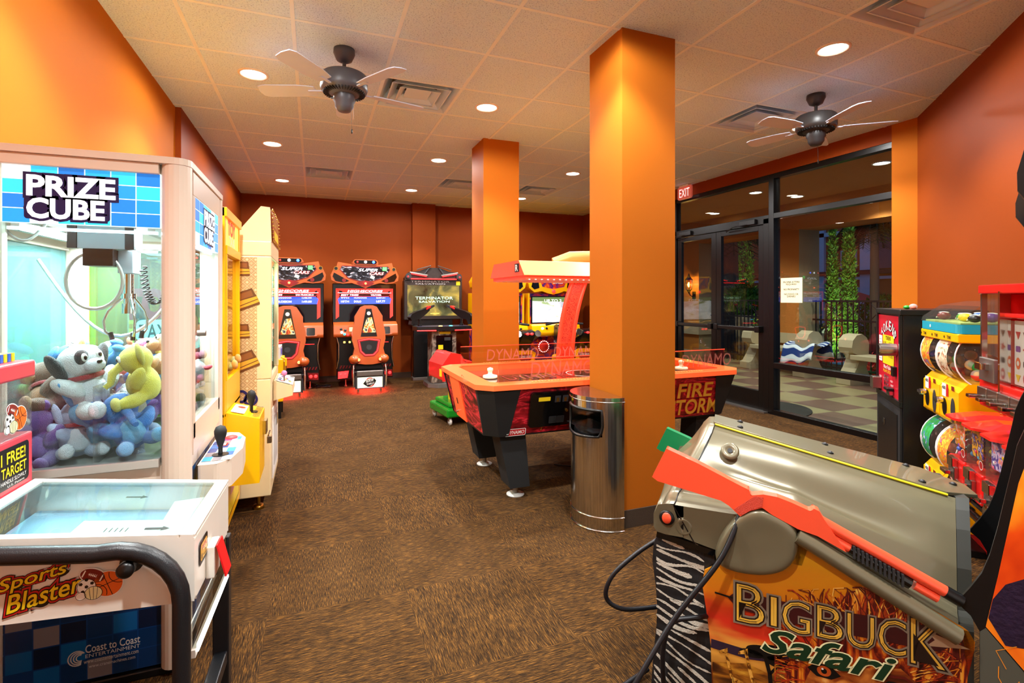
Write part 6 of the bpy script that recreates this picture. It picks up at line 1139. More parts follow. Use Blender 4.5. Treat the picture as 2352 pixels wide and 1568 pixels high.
for tier, z0 in ((0, .70), (1, .14)):
    for col, x0 in ((0, .0), (1, -.29)):      # the column nearer the camera is at -x
        b = MB(TR(x0, 0, z0)); b.poly([(.08, 0), (.40, 0), (.42, .02), (.42, .20), (.38, .25), (.08, .27)], .005, .285, 'tomy_yellow', FR((0, 0, 0), (0, 1, 0), (0, 0, 1))); bo = b.build('dispenser', r, bevel=.012)
        m = MB(front(.421, x0 + .145, z0)); shape(m, arc2(-.065, .09, .035, 0, 2 * PI, 20, .05)[:-1], 'black', None, .001); shape(m, arc2(.06, .09, .032, 0, 2 * PI, 20, .07)[:-1], 'dark_grey', None, .001); shape(m, rrect(-.10, .15, -.04, .225, .003), 'art_white', None, .001); shape(m, rrect(-.035, .155, -.005, .225, .003), 'art_red', None, .001); m.text('400', TR(), -.095, .19, .05, .02, 'black', .01, lift=.002); shape(m, rrect(.04, .20, .085, .225, .002), 'art_maroon', None, .001); m.build('front_label', bo)
        m = MB(TR(x0 + .215, .43, z0 + .125)); m.cyl(.02, 0, .03, 'chrome', TR(rx=-PI / 2)); m.box(-.035, .025, -.01, .035, .035, .01, 'chrome'); m.build('turn_handle', bo, bevel=.003)
        d = MB(TR(x0 + .145, .27, z0 + .385)); d.lathe([(.001, -.135), (.165, -.135), (.165, .135), (.001, .135)], 'drum_clear', 32, TR(ry=PI / 2)); do = d.build('clear_drum', r)
        m = MB(TR(x0 + .145, .27, z0 + .385))
        for x in (-.135, .135): m.tube([(x, .166 * math.cos(t), .166 * math.sin(t)) for t in [2 * PI * k / 32 for k in range(32)]], .004, 'white', 6, closed=True)
        m.build('drum_rim', do)
        m = MB(TR(x0 + .145, .27, z0 + .385)); nn = 10; R_ = .1675
        cardm = ['tomy_card_a', 'tomy_card_b', 'tomy_card_c'][(col + 2 * tier) % 3]; cols = {'tomy_card_a': [(.3, 'e8641c'), (.48, 'f08428'), (.54, 'd0d040'), (.6, 'e03818'), (.7, '4080c0')], 'tomy_card_b': [(.3, '181818'), (.4, 'd8c8a0'), (.55, 'e8dcc0'), (.62, 'c06828'), (.68, '404040')], 'tomy_card_c': [(.3, '1c7a30'), (.5, '38a048'), (.58, '2060a0'), (.64, 'e8e8e8'), (.7, 'd02020')]}[cardm]
        texmat(cardm, noise_col(cols, 28, .5), .4); vs = []
        for k in range(nn + 1): t = 1.25 - 1.9 * k / nn; vs += [(-.02, R_ * math.cos(t), R_ * math.sin(t)), (.125, R_ * math.cos(t), R_ * math.sin(t))]
        m.add(vs, [(2 * k, 2 * k + 1, 2 * k + 3, 2 * k + 2) for k in range(nn)], cardm, True); m.build('display_card', do)
        for k in range(11 if tier == 0 else 7):
            a = rnd.uniform(-2.9, -.2); q = rnd.uniform(.05, .115); lx, ly, lz = x0 + .145 + rnd.uniform(-.09, .09), .27 + q * math.cos(a), z0 + .385 + q * math.sin(a)
            W = Matrix.Translation(dg(2.0)) @ Matrix.Rotation(A45, 4, 'Z') @ Vector((lx, ly, lz)); kk = rnd.randrange(7); put_capsule(W, .031, kk, '%s toy capsule in the %s %s drum of the yellow and teal machine' % (CAPN[kk], ('upper', 'lower')[tier], ('far', 'near')[col]), 'toy capsules in the drums')
m = MB(); m.box(-.30, .08, 1.175, .30, .43, 1.225, 'tomy_yellow'); yo = m.build('yellow_band', r, bevel=.006); m = MB(); m.rbox(-.30, .08, .30, .43, 1.226, 1.275, .03, 'tomy_teal'); m.build('teal_tray', r, bevel=.004)
m = MB(front(.432)); 
for x in (-.2, .0, .2): m.text('TOMY', TR(), x - .05, 1.19, .06, .018, 'black', .02); disc(m, x - .09, 1.199, .008, 'black', None, 0, n=10)
disc(m, -.12, 1.25, .01, 'white', None, 0); m.build('lettering', yo)
mz = MB(); pr = [(.09, 0), (.43, 0), (.42, .03), (.33, .10), (.20, .125), (.09, .125)]
def dome(mb, x): mb.add([(x, y, 1.277 + z) for y, z in pr], [tuple(range(6))], 'drum_clear')
for i in range(5): a, b = pr[i], pr[i + 1]; mz.quad((-.295, a[0], 1.277 + a[1]), (.295, a[0], 1.277 + a[1]), (.295, b[0], 1.277 + b[1]), (-.295, b[0], 1.277 + b[1]), 'drum_clear')
dome(mz, -.295); dome(mz, .295); dome(mz, .05); mz.build('clear_dome', r)
m = MB(); m.poly([(-.28, .10), (.28, .10), (.28, .41), (-.28, .41)], 1.277, 1.285, mat('toy_turf', '9ab060', .9)); m.build('turf_tray', r)
for k, (x, y, rr, ty) in enumerate(((.2, .34, .03, 0), (.03, .30, .028, 1), (-.10, .33, .03, 2), (-.17, .24, .032, 3), (-.22, .33, .026, 4), (.10, .2, .03, 5), (-.02, .22, .026, 1))):
    W = Matrix.Translation(dg(2.0)) @ Matrix.Rotation(A45, 4, 'Z') @ Vector((x, y, 1.286))
    cc = ['art_maroon', 'art_green', 'art_yellow', 'art_purple', 'art_black', 'art_blue'][ty]
    t_ = thing('toy_figure', ['small maroon football helmet under the clear dome', 'small green toy helmet under the clear dome', 'little yellow display toy under the clear dome', 'little purple display toy under the clear dome', 'little black display toy under the clear dome', 'little blue display toy under the clear dome', 'green display toy at the back under the dome'][k], 'toy', W, 0, 'display toys under the dome')
    MB().ball((0, 0, rr * .8), (rr, rr * 1.2, rr * .8), cc).build('body', t_); MB().tube([(-rr * .6, rr, rr * .6), (0, rr * 1.4, rr * .4), (rr * .6, rr, rr * .6)], .003, 'white', 5).ball((0, 0, rr * 1.5), (rr * .2, rr, rr * .2), 'white').build('face_guard', t_)
# gumball row on a pipe stand: front at D .525
mat('gum_red', 'e0201c', .2, coat=.5); glass('gum_clear', 'f4f6f4', alpha=.985)
BALLC = ['e8e4e0', 'c83058', '3060c8', '20a060', 'e0c020', 'e87020', '7a3aa8', 'f06080', '40a8d8', 'd02020']
for c in BALLC: mat('gb_' + c, c, .15, coat=.5)
balls0 = {}; BALLN = ['white', 'crimson', 'blue', 'green', 'yellow', 'orange', 'purple', 'pink', 'sky blue', 'red']
def bouncy(W, rad, k, lab, grp):
    c = BALLC[k % 10]
    if c not in balls0: o = MB().ball((0, 0, 0), 1, 'gb_' + c, nu=14, nv=9).build('bouncy_ball'); tag(o, lab, 'ball', grp); balls0[c] = o
    else: o = balls0[c].copy(); COL.objects.link(o)
    o.location = W; o.scale = (rad,) * 3; o['label'] = lab; o['group'] = grp
CARD = [[(.3, '181018'), (.42, 'd8a020'), (.52, 'e84020'), (.62, 'f0e0c0'), (.7, '2050a0')], [(.3, 'f0b820'), (.45, 'e8a018'), (.53, '382040'), (.6, '6030a0'), (.7, 'e8e8e8')], [(.3, '302060'), (.44, '5838a0'), (.52, 'd8d0e8'), (.6, 'e85098'), (.7, 'f0d040')], [(.3, '2a1a10'), (.5, '8a6a48'), (.6, 'd8c8a8'), (.7, '402818')]]
for k in range(4):
    s0 = 2.39 + .207 * k; r = thing('gumball_machine', ['red bulk vending machine, farthest of the row, next to the capsule machine', 'red bulk vending machine with a yellow ball card, second in the row', 'red bulk vending machine with a purple card, third in the row', 'red bulk vending machine nearest the dark cabinet side'][k], 'gumball machine', dg(s0 + .1035, .28), A45, 'red bulk vending machines on the pipe stand')
    m = MB(); m.box(-.095, -.10, .455, .095, .22, .60, 'gum_red'); m.build('base_case', r, bevel=.01)
    m = MB(); m.add([(x, y, z) for z, e in ((.80, .103), (.812, .103)) for x, y in ((-e, -.11), (e, -.11), (e, .19), (e * .5, .245), (-e * .5, .245), (-e, .19))] + [(x, y, .838) for x, y in ((-.05, -.05), (.05, -.05), (.05, .12), (-.05, .12))], [(0, 5, 4, 3, 2, 1)] + [(i, (i + 1) % 6, 6 + (i + 1) % 6, 6 + i) for i in range(6)] + [(6, 7, 13, 12), (7, 8, 9, 14, 13), (9, 10, 15, 14), (10, 11, 6, 12, 15), (12, 13, 14, 15)], 'gum_red'); m.build('lid', r)
    MB(TR(0, .03, .838)).lathe([(0, .0), (.012, 0), (.012, .008), (0, .01)], 'brass', 16).box(-.014, -.004, .008, .014, .004, .014, 'brass').build('lid_lock', r)
    m = MB(); m.poly([(-.095, -.095), (.095, -.095), (.095, .19), (.05, .225), (-.05, .225), (-.095, .19)], .60, .80, 'gum_clear'); g_ = m.build('clear_case', r)
    m = MB(front(.20)); shape(m, rrect(-.062, .66, .062, .79, .008), texmat('ball_card_%d' % k, noise_col(CARD[k], 35, .6), .4), None, 0); disc(m, .04, .635, .02, 'art_red', None, .001); strip(m, arc2(.04, .635, .02, 0, 2 * PI, 16), .004, 'art_white', None, .0015); m.build('display_card', g_)
    m = MB(); m.box(-.035, .22, .555, .035, .245, .605, 'chrome'); m.box(-.045, .22, .49, .03, .24, .56, 'steel'); m.box(-.02, .24, .515, .05, .27, .535, 'chrome'); m.build('coin_mechanism', r, bevel=.003)
    MB(TR(.0, .232, .475, rx=-PI / 2 + .15)).lathe([(0, 0), (.034, 0), (.036, .008), (.026, .014), (0, .014)], 'chrome', 24).build('prize_door', r)
    for q in range(26):
        lx, ly, lz = rnd.uniform(-.075, .075), rnd.choice((.155, .19, .12)), .618 + .026 * (q % 7) * .85; 
        if ly > .16 and abs(lx) > .05: ly = .165
        W = Matrix.Translation(dg(s0 + .1035, .28)) @ Matrix.Rotation(A45, 4, 'Z') @ Vector((lx, ly - .0, lz)); kk = rnd.randrange(10); bouncy(W, .0135, kk, '%s ball in the clear case of the %s red bulk machine' % (BALLN[kk], ['farthest', 'second farthest', 'third', 'nearest'][k]), 'bouncy balls in the bulk machines')
r = thing('pipe_stand', 'black pipe stand carrying the red bulk vending machines', 'stand', dg(2.82, .28), A45)
m = MB(); m.box(-.45, -.12, .435, .45, .22, .452, 'black'); m.build('shelf', r); m = MB(); m.tube([(-.46, .23, .40), (.46, .23, .40)], .018, 'black_gloss'); m.tube([(-.40, .0, .43), (-.40, .0, .03)], .02, 'black_gloss'); m.tube([(.40, .0, .43), (.40, .0, .03)], .02, 'black_gloss')
for x in (-.42, -.14, .14, .42): m.cyl(.024, -.02, .02, 'steel', TR(x, .23, .40, ry=PI / 2))
m.build('pipes', r); MB().poly([(-.45, -.15), (.45, -.15), (.45, .05), (-.45, .05)], 0, .03, 'black').build('foot_plate', r)
m = MB(); m.tube([(.47, .0, .42), (.49, .10, .48), (.50, .14, .56), (.50, .10, .63), (.49, .0, .66)], .018, 'black_gloss'); m.build('loop_handle', r)
o = MB().box(-.50, .0, .0, .50, .03, .26, 'gum_red').build('red_panel'); o.location = dg(2.45, .26, .03); o.rotation_euler = (0, 0, A45); tag(o, 'low red metal panel standing on the carpet under the bulk machines', 'panel')
o = MB().box(-.03, -.01, 0, .03, .012, .002, 'art_white').box(-.01, -.01, .002, .012, .01, .003, 'art_red').build('paper_scrap'); o.location = (3.0 + .45, 1.70, .001); o.rotation_euler = (0, 0, .4); tag(o, 'small white and red scrap of paper on the carpet by the red panel', 'litter')
# tall red sticker machine standing above the row
r = thing('sticker_vending_machine', 'tall red sticker and capsule machine above the bulk machines', 'vending machine', dg(3.13, .0), A45)
m = MB(); 
m.box(-.28, .10, .94, .28, .44, .96, 'gum_red'); m.box(-.28, .10, .94, .28, .13, 1.46, 'gum_red'); m.box(-.28, .10, 1.44, .28, .53, 1.48, 'gum_red'); m.box(-.28, .44, .94, .28, .525, 1.06, 'gum_red'); m.box(-.28, .1, .96, -.26, .52, 1.46, 'gum_red'); m.box(.06, .44, 1.06, .075, .525, 1.44, 'gum_red'); m.box(-.26, .47, 1.34, .06, .52, 1.36, 'gum_red'); m.build('case', r, bevel=.006)
m = MB(); m.box(.075, .50, 1.17, .275, .505, 1.44, 'gum_clear'); m.box(.27, .14, 1.06, .275, .50, 1.44, 'gum_clear'); m.box(-.25, .505, 1.07, .05, .508, 1.33, 'gum_clear'); m.build('clear_window', r); MB().box(.055, .50, .98, .072, .535, 1.45, 'chrome').box(.268, .50, 1.1, .282, .52, 1.45, 'chrome').build('chrome_trim', r)
m = MB(front(.16)); shape(m, rrect(-.27, 1.24, -.08, 1.43, .004), texmat('back_card', noise_col([(.3, '101018'), (.45, '20304a'), (.52, 'e05a20'), (.6, 'e8e0e8'), (.68, '4080c0')], 22, .8), .3), None, 0); m.text('BLACK OPS', TR(), -.25, 1.40, .15, .02, 'art_white', .01, lift=.001); m.build('display_card', r)
m = MB(front(.49)); shape(m, rrect(-.05, 1.07, .25, 1.33, .004), 'art_white', None, 0); rr_ = random.Random(4)
for i in range(5):
    for j in range(4): 
        cx, cy = -.02 + i * .058, 1.10 + j * .058; q = rr_.randrange(4); c = rr_.choice(['art_red', 'art_blue', 'art_yellow', 'art_purple', 'art_black', 'art_orange'])
        if q == 0: disc(m, cx, cy, .018, c, None, .001, .024); disc(m, cx, cy, .01, 'art_white', None, .0015)
        elif q == 1: shape(m, [(cx - .02, cy + .012), (cx + .02, cy + .012), (cx, cy - .02)], c, None, .001)
        elif q == 2: shape(m, [(cx + .022 * math.cos(t) * (1 if k % 2 else .5), cy + .022 * math.sin(t) * (1 if k % 2 else .5)) for k, t in enumerate([2 * PI * k / 10 for k in range(10)])], c, None, .001)
        else: shape(m, rrect(cx - .018, cy - .012, cx + .018, cy + .012, .006), c, None, .001)
m.build('sticker_card', r)
m = MB(); m.box(.10, .52, 1.06, .24, .54, 1.16, 'dull_steel'); m.box(.14, .53, 1.11, .20, .57, 1.14, 'chrome')
for x in (-.20, -.10, .0, .10, .20): m.box(x - .045, .525, .97, x + .045, .545, 1.03, 'steel'); m.box(x - .035, .545, .985, x + .0, .60, 1.0, 'chrome')
m.build('coin_slides', r, bevel=.003)
for k, (x, y, z) in enumerate(((.21, .44, 1.21), (.14, .45, 1.20), (.10, .43, 1.235), (.23, .42, 1.15), (.17, .44, 1.145), (.11, .45, 1.14), (.15, .35, 1.19), (.21, .36, 1.2), (.22, .45, 1.09), (.14, .44, 1.085))):
    W = Matrix.Translation(dg(3.13, 0)) @ Matrix.Rotation(A45, 4, 'Z') @ Vector((x, y, z)); put_capsule(W, .034, (0, 4, 2, 0)[k % 4], '%s toy capsule in the tall window of the sticker machine' % CAPN[(0, 4, 2, 0)[k % 4]], 'red capsules in the sticker machine')
MB().box(-.2, .10, .0, -.14, .16, .94, 'black').box(.14, .10, .0, .2, .16, .94, 'black').box(-.25, .05, 0, .25, .30, .02, 'black').build('stand', r)
# ---------------------------------------------------------------- hunting game in the right foreground
mat('hunt_silver', '6e6750', .33, .25, coat=.45, var=.03); mat('olive_grey', '4a4a40', .45); mat('olive_dark', '2a2a24', .45); mat('gun_orange', 'f45434', .3, coat=.3); mat('gun_green', '0c7a48', .3, coat=.3)
mat('strip_yellow', 'd4c81c', .4, emit=.25); mat('cable_black', '0c0c12', .4)
def zebra(nt, co):
    mp = N(nt, 'Mapping'); mp.inputs['Scale'].default_value = (1, .9, 1.6); mp.inputs['Rotation'].default_value = (-.22, 0, 0); nt.links.new(co, mp.inputs[0])
    wv = N(nt, 'TexWave', _bands_direction='Z'); wv.inputs['Scale'].default_value = 5.2; wv.inputs['Distortion'].default_value = 9; wv.inputs['Detail'].default_value = 1.5; wv.inputs['Detail Scale'].default_value = .7; nt.links.new(mp.outputs[0], wv.inputs[0])
    n = N(nt, 'TexNoise'); n.inputs['Scale'].default_value = 120; m2 = N(nt, 'Mapping'); m2.inputs['Scale'].default_value = (1, 1, .12); nt.links.new(co, m2.inputs[0]); nt.links.new(m2.outputs[0], n.inputs[0])
    a = N(nt, 'Math', _operation='MULTIPLY_ADD'); a.inputs[1].default_value = .35; nt.links.new(n.outputs[0], a.inputs[0]); nt.links.new(wv.outputs[1], a.inputs[2])
    return ramp(nt, a.outputs[0], [(.0, '0c0c0e'), (.55, '0e0e10'), (1, '1c1c1e')]), n.outputs[0]
texmat('zebra_fur', zebra, .6, bump=.3)
def sunset(nt, co):
    sx = N(nt, 'SeparateXYZ'); nt.links.new(co, sx.inputs[0]); n = N(nt, 'TexNoise'); n.inputs['Scale'].default_value = 4; n.inputs['Detail'].default_value = 3; mp = N(nt, 'Mapping'); mp.inputs['Scale'].default_value = (1, .6, 2.5); nt.links.new(co, mp.inputs[0]); nt.links.new(mp.outputs[0], n.inputs[0])
    a = N(nt, 'Math', _operation='MULTIPLY_ADD'); a.inputs[1].default_value = 1.5; a.inputs[2].default_value = -.12; nt.links.new(sx.outputs[2], a.inputs[0]); b = N(nt, 'Math', _operation='MULTIPLY_ADD'); b.inputs[1].default_value = .35; nt.links.new(n.outputs[0], b.inputs[0]); nt.links.new(a.outputs[0], b.inputs[2])
    return ramp(nt, b.outputs[0], [(.05, '2c1408'), (.34, '7a3410'), (.44, 'e0a040'), (.52, 'd0301c'), (.62, 'c83c18'), (.72, 'dc7818'), (.95, 'd09018')]), None
texmat('sunset_art', sunset, .25, coat=.3)
texmat('mane_art', noise_col([(.32, '1c0606'), (.44, '5a1410'), (.52, 'a83c10'), (.60, 'e08820'), (.70, 'f0c050')], 9, 1.6, (1, 3.0, .8)), .3)
texmat('face_art', noise_col([(.3, '4a1c0c'), (.45, '8a3c14'), (.55, 'c87830'), (.66, 'e8b060')], 11, .8, (1, .8, 1.4)), .3)
texmat('savanna_art', noise_col([(.3, '1a0c08'), (.45, '5a3010'), (.55, '9a5c18'), (.7, 'd09830')], 16, .5, (1, .6, 2)), .3)
texmat('fire_art', noise_col([(.3, 'a81808'), (.46, 'e04a10'), (.56, 'f08a1c'), (.68, 'f8c030')], 2.4, .6), .25, coat=.3)
BO = (2.655, .485, 0)
r = thing('hunting_game', 'big foreground hunting game with silver gun deck, zebra fur front and lion artwork', 'arcade game', BO, A45); HG = r
yz = lambda p: [(-y, z) for y, z in p]
SLf = lambda x: FR((x, 0, 0), (0, -1, 0), (0, 0, 1))
def ze(y): return .508 + (min(y, 1.355) - .982) * .534 if y < 1.355 else .707
def zr(y): return .775 + (y - .884) * .206
def xr(y): return -(.07 + .06 * (1.61 - y) / .72)
PR = [(0, 0.), (.012, .03), (.06, .035), (.085, .06), (.11, .26), (.13, .42), (.16, .56), (.20, .74), (.245, .90), (.28, 1.)]
def deck(side_):
    def f(u, v):
        k = v * (len(PR) - 1); i = min(len(PR) - 2, int(k)); q = k - i; w_ = PR[i][0] * (1 - q) + PR[i + 1][0] * q; h_ = PR[i][1] * (1 - q) + PR[i + 1][1] * q; y0 = .955 - .071 * w_ / .28; y1 = 1.615 + .12 * (1 - h_) ** 1.2; y = y0 + (y1 - y0) * u
        e = ze(y) if y < 1.355 else ze(1.355); x = -.38 + w_ / .28 * (.38 + xr(y)); g = math.sin(min(1, max(0, (1.66 - y) / .7)) * PI) * .045 * math.exp(-((w_ - .165) / .035) ** 2)
        return (x * side_, y, e + (zr(y) - e) * h_ - g)
    return f
m = MB(); m.grid(deck(1), 44, 54, 'hunt_silver', flip=True); m.grid(deck(-1), 44, 54, 'hunt_silver')
for s in (1, -1):       # skirts
    for i in range(44):
        y0, y1 = .955 + .745 * i / 44, .955 + .745 * (i + 1) / 44; zb = lambda y: (ze(y) - .055) if y < 1.34 else .578 + max(0, y - 1.6) * .2
        q = [(-.38 * s, y0, ze(y0)), (-.38 * s, y1, ze(y1)), (-.38 * s, y1, zb(y1)), (-.38 * s, y0, zb(y0))]; m.add(q if s < 0 else q[::-1], [(0, 1, 2, 3)], 'hunt_silver', True)
dk = m.build('gun_deck', r); 
def capf(u, v):       # rounded nose closing the deck on the player's side
    q = abs(2 * v - 1); sg = -1 if v < .5 else 1; k = (1 - q) * (len(PR) + .999) ; i = int(k)
    if i >= len(PR) - 1: w_, h_ = .28, 1.; x = xr(1.6) * (len(PR) + 1 - k) / 2.1
    else: t = k - i; w_ = PR[i][0] * (1 - t) + PR[i + 1][0] * t; h_ = PR[i][1] * (1 - t) + PR[i + 1][1] * t; x = -.38 + w_ / .28 * (.38 + xr(1.6))
    ye = 1.615 + .12 * (1 - h_) ** 1.2; T_ = .707 + (zr(ye) - .707) * h_; z2 = max(.64, T_ - .07)
    pth = [(ye - .002, T_ + .003), (ye + .022, T_), (ye + .045, T_ - .025), (min(1.79, ye + .065), z2), (1.785 - .05 * h_ * 0, .5 * (z2 + .63)), (1.80, .665), (1.80, .62), (1.785, .60)]
    k2 = u * (len(pth) - 1); j = min(len(pth) - 2, int(k2)); t2 = k2 - j
    return (x * -sg, pth[j][0] * (1 - t2) + pth[j + 1][0] * t2, pth[j][1] * (1 - t2) + pth[j + 1][1] * t2)
m = MB(); m.grid(capf, 14, 64, 'hunt_silver')
for s in (-1, 1): pts = [(1.70, .60), (1.785, .60), (1.80, .62), (1.80, .665), (1.785, .70), (1.757, .707), (1.735, .707)]; m.poly([(y, z) for y, z in pts], 0, .002, 'hunt_silver', FR((s * .38 - .001, 0, 0), (0, 1, 0), (0, 0, 1)))
cap = m.build('player_cap', dk)
m = MB()
for s in (-1, 1): m.tube([(s * (-.38 + w_ / .28 * (.38 + xr(1.6))), 1.612 + .12 * (1 - h_) ** 1.2, .707 + (zr(1.61) - .707) * h_ + .001) for w_, h_ in PR], .003, 'black', 5)
m.build('cap_seam', dk)
m = MB();
for s in (-1, 1): m.lathe([(0, .004), (.024, .004), (.026, 0)], 'black', 18, TR(s * .385, 1.755, .66, ry=s * PI / 2)); m.ball((s * .387, 1.755, .66), (.008, .017, .02), 'gun_orange')
m.build('start_button', dk)
m = MB(SLf(-.3805)); strip(m, yz([(1.66, .58), (1.735, .707)]), .004, 'black', None, .0); strip(m, [(-1.79, .595), (-1.60, .565)], .02, 'black_gloss', None, .001); m.build('seam', dk)
for (x, y, z) in ((-.18, 1.555, .86), (-.375, 1.70, .635), (-.17, .955, .73), (.18, 1.555, .86)):
    T_ = TR(x, y, z, ry=-.9 if x > -.3 and x < 0 else (-PI / 2 if x < 0 else .9)); MB(T_).lathe([(0, .0), (.010, .001), (.014, .003), (.024, .007), (.030, .004), (.032, -.002)], 'hunt_silver', 22).cyl(.009, .0, .004, 'black', None, 14).build('screw_cup', dk)
# pod on the near side
pod = [(1.602, .534), (1.600, .588), (1.575, .65), (1.554, .683), (1.52, .722), (1.486, .744), (1.455, .748), (1.41, .735), (1.355, .707), (1.354, .65), (1.356, .613), (1.38, .564), (1.44, .529), (1.538, .519)]
cy_, cz_ = 1.47, .63; m = MB(SLf(-.375)); np_ = len(pod); vs = []; rings = [(1, 0), (.99, .018), (.95, .030), (.86, .036), (.7, .036), (.4, .034), (.15, .034)]
for sc_, dp in rings: vs += [(-(cy_ + (y - cy_) * sc_), cz_ + (z - cz_) * sc_, dp) for y, z in pod]
fs = [(k * np_ + i, k * np_ + (i + 1) % np_, (k + 1) * np_ + (i + 1) % np_, (k + 1) * np_ + i) for k in range(len(rings) - 1) for i in range(np_)]; fs.append(tuple(range((len(rings) - 1) * np_, len(rings) * np_)))
m.add(vs, fs, 'hunt_silver', True); pd_ = m.build('side_pod', dk, sub=2)
m = MB(); m.tube([(-.392, y, ze(y) - .03) for y in [.96 + .04 * k for k in range(11)]], .026, 'hunt_silver', 10); m.build('side_rail', dk)
def plate(s):
    return [(-.07, 1.615), (-.13, .905), (-.05, .80), (.05, .80), (.13, .905), (.07, 1.615)]
P3 = [(x, y, zr(y) + .012) for x, y in plate(1)]
m = MB(); n = 6; m.add(P3 + [(x, y, z - .012) for x, y, z in P3], [tuple(range(n)), tuple(range(n, 2 * n))[::-1]] + [(i, n + i, n + (i + 1) % n, (i + 1) % n) for i in range(n)], 'hunt_silver'); tp = m.build('top_plate', r, bevel=.002)
m = MB()
for x, y in ((-.045, 1.52), (.05, 1.52), (-.05, 1.22), (.07, 1.22), (-.09, .96), (.09, .96), (0, .85)): m.cyl(.011, 0, .004, 'black', TR(x, y, zr(y) + .012), 12).ball((x, y, zr(y) + .015), (.008, .008, .006), 'dark_grey')
m.build('bolt', tp)
m = MB(); 
for s in (-1, 1): m.tube([(s * .074, 1.61, zr(1.61) + .004), (s * .134, .905, zr(.905) + .004)], .0036, 'strip_yellow', 6)
m.build('yellow_edge', tp)
cs_ = [(-.38 + w_ / .28 * (.38 + xr(.9)), .955 - .071 * w_ / .28, ze(.93) + (zr(.9) - ze(.93)) * h_) for w_, h_ in PR]; cs_ = [(-.38, .955, .0)] + cs_ + [(-x, y, z) for x, y, z in cs_[::-1]] + [(.38, .955, 0.)]; n = len(cs_)
m = MB(); m.add([(x, y - .001, z) for x, y, z in cs_] + [(x, y - .035, z) for x, y, z in cs_], [tuple(range(n))[::-1], tuple(range(n, 2 * n))] + [(i, (i + 1) % n, n + (i + 1) % n, n + i) for i in range(n)], 'olive_dark'); m.build('deck_end', r)
# pedestal with fur
zl = [(1.783, .60), (1.801, .557), (1.806, .495), (1.794, .406), (1.789, .33), (1.792, .268), (1.801, .174), (1.809, .068), (1.81, 0), (1.60, 0), (1.609, .129), (1.613, .257), (1.627, .37), (1.64, .455), (1.632, .502), (1.60, .53), (1.602, .575)]
m = MB(SLf(-.37)); m.poly(yz(zl), -.74, 0, 'zebra_fur'); fpd = m.build('fur_pedestal', r, bevel=.006)
mat('fur_white', 'c8c2b2', .8, bump=.5, bscale=300); zr_ = random.Random(21); m = MB(SLf(-.3708))
for k in range(25):
    z0 = .575 - k * .0232; L = []; amp = zr_.uniform(-.010, .014); ph = zr_.uniform(0, 3); wd = zr_.uniform(.0040, .0075); tilt = .22 if k < 14 else .22 + (k - 13) * .09
    yl = 1.792 if z0 > .15 else 1.80; yr = 1.612 + (.022 if z0 > .36 else 0); cut = zr_.choice([0, 0, 0, .25, .4]); 
    n_ = 34; top = []; bot = []
    for q in range(n_ + 1):
        t = q / n_ * (1 - cut); y = yl + (yr - yl) * (t if k % 2 else 1 - t); e = min(1, q / 3, (n_ - q) / 3 if cut else 1); zc = z0 - tilt * (1.79 - y) + .03 + amp * math.sin(ph + t * 5) ; w_ = wd * (.35 + .65 * e) * (1 + .35 * math.sin(t * 4 + k)); j = zr_.uniform(-.001, .001)
        top.append((-y, zc + w_ + j)); bot.append((-y, zc - w_ * .8 + zr_.uniform(-.001, .001)))
    for q in range(n_):
        f4 = [top[q], top[q + 1], bot[q + 1], bot[q]]
        if all(0 < p[1] < .585 for p in f4): m.add([(p[0], p[1], 0) for p in f4], [(3, 2, 1, 0) if k % 2 == 0 else (0, 1, 2, 3)], 'fur_white')
m.build('fur_stripes', fpd)
art = [(1.632, .502), (1.64, .455), (1.627, .37), (1.613, .257), (1.609, .129), (1.60, 0), (.955, 0), (.937, .334), (.92, .422), (.918, .453), (.932, .48), (.982, .507), (1.346, .67), (1.40, .66), (1.59, .56), (1.602, .523)]
m = MB(SLf(-.372)); m.poly(yz(art), -.745, .0, 'olive_grey'); m.poly(yz(art), .0, .008, 'sunset_art'); ap = m.build('side_panel', r)
T = SLf(-.3805); m = MB(T)
ar = random.Random(8)
shape(m, yz([(1.60, 0), (1.608, .20), (1.50, .225), (1.40, .20), (1.36, .10), (1.37, 0)]), 'savanna_art', None, .0004)
strip(m, yz([(1.612, .262), (1.50, .255), (1.38, .27)]), .03, mat('dusk_blue', '2c1c30', .4), None, .0006)
# tree and giraffes
for c, q in (((1.45, .275), .055), ((1.40, .255), .05), ((1.49, .262), .035), ((1.42, .29), .04)): disc(m, -c[0], c[1], q, 'art_black', None, .0009, q * .38)
strip(m, yz([(1.43, .15), (1.435, .21), (1.45, .27)]), .012, 'art_black', None, .001); strip(m, yz([(1.435, .21), (1.40, .26)]), .008, 'art_black', None, .001)
def giraffe(y, z, s):
    L = .0013; shape(m, yz([(y + .030 * s, z + .10 * s), (y - .030 * s, z + .085 * s), (y - .035 * s, z + .05 * s), (y + .025 * s, z + .055 * s)]), 'giraffe_art', None, L); shape(m, yz([(y + .035 * s, z + .10 * s), (y + .018 * s, z + .07 * s), (y + .044 * s, z + .185 * s), (y + .054 * s, z + .188 * s)]), 'giraffe_art', None, L)
    shape(m, yz([(y + .043 * s, z + .195 * s), (y + .070 * s, z + .178 * s), (y + .070 * s, z + .170 * s), (y + .042 * s, z + .178 * s)]), 'giraffe_art', None, L)
    for q in (.022, .008, -.018, -.032): strip(m, yz([(y + q * s, z + .06 * s), (y + (q + .002) * s, z)]), .007 * s, 'giraffe_art', None, L)
texmat('giraffe_art', noise_col([(.4, '5a2c08'), (.5, 'c88828'), (.6, 'e0a848')], 70, 0), .4); giraffe(1.52, .075, .95); giraffe(1.455, .07, 1.05)
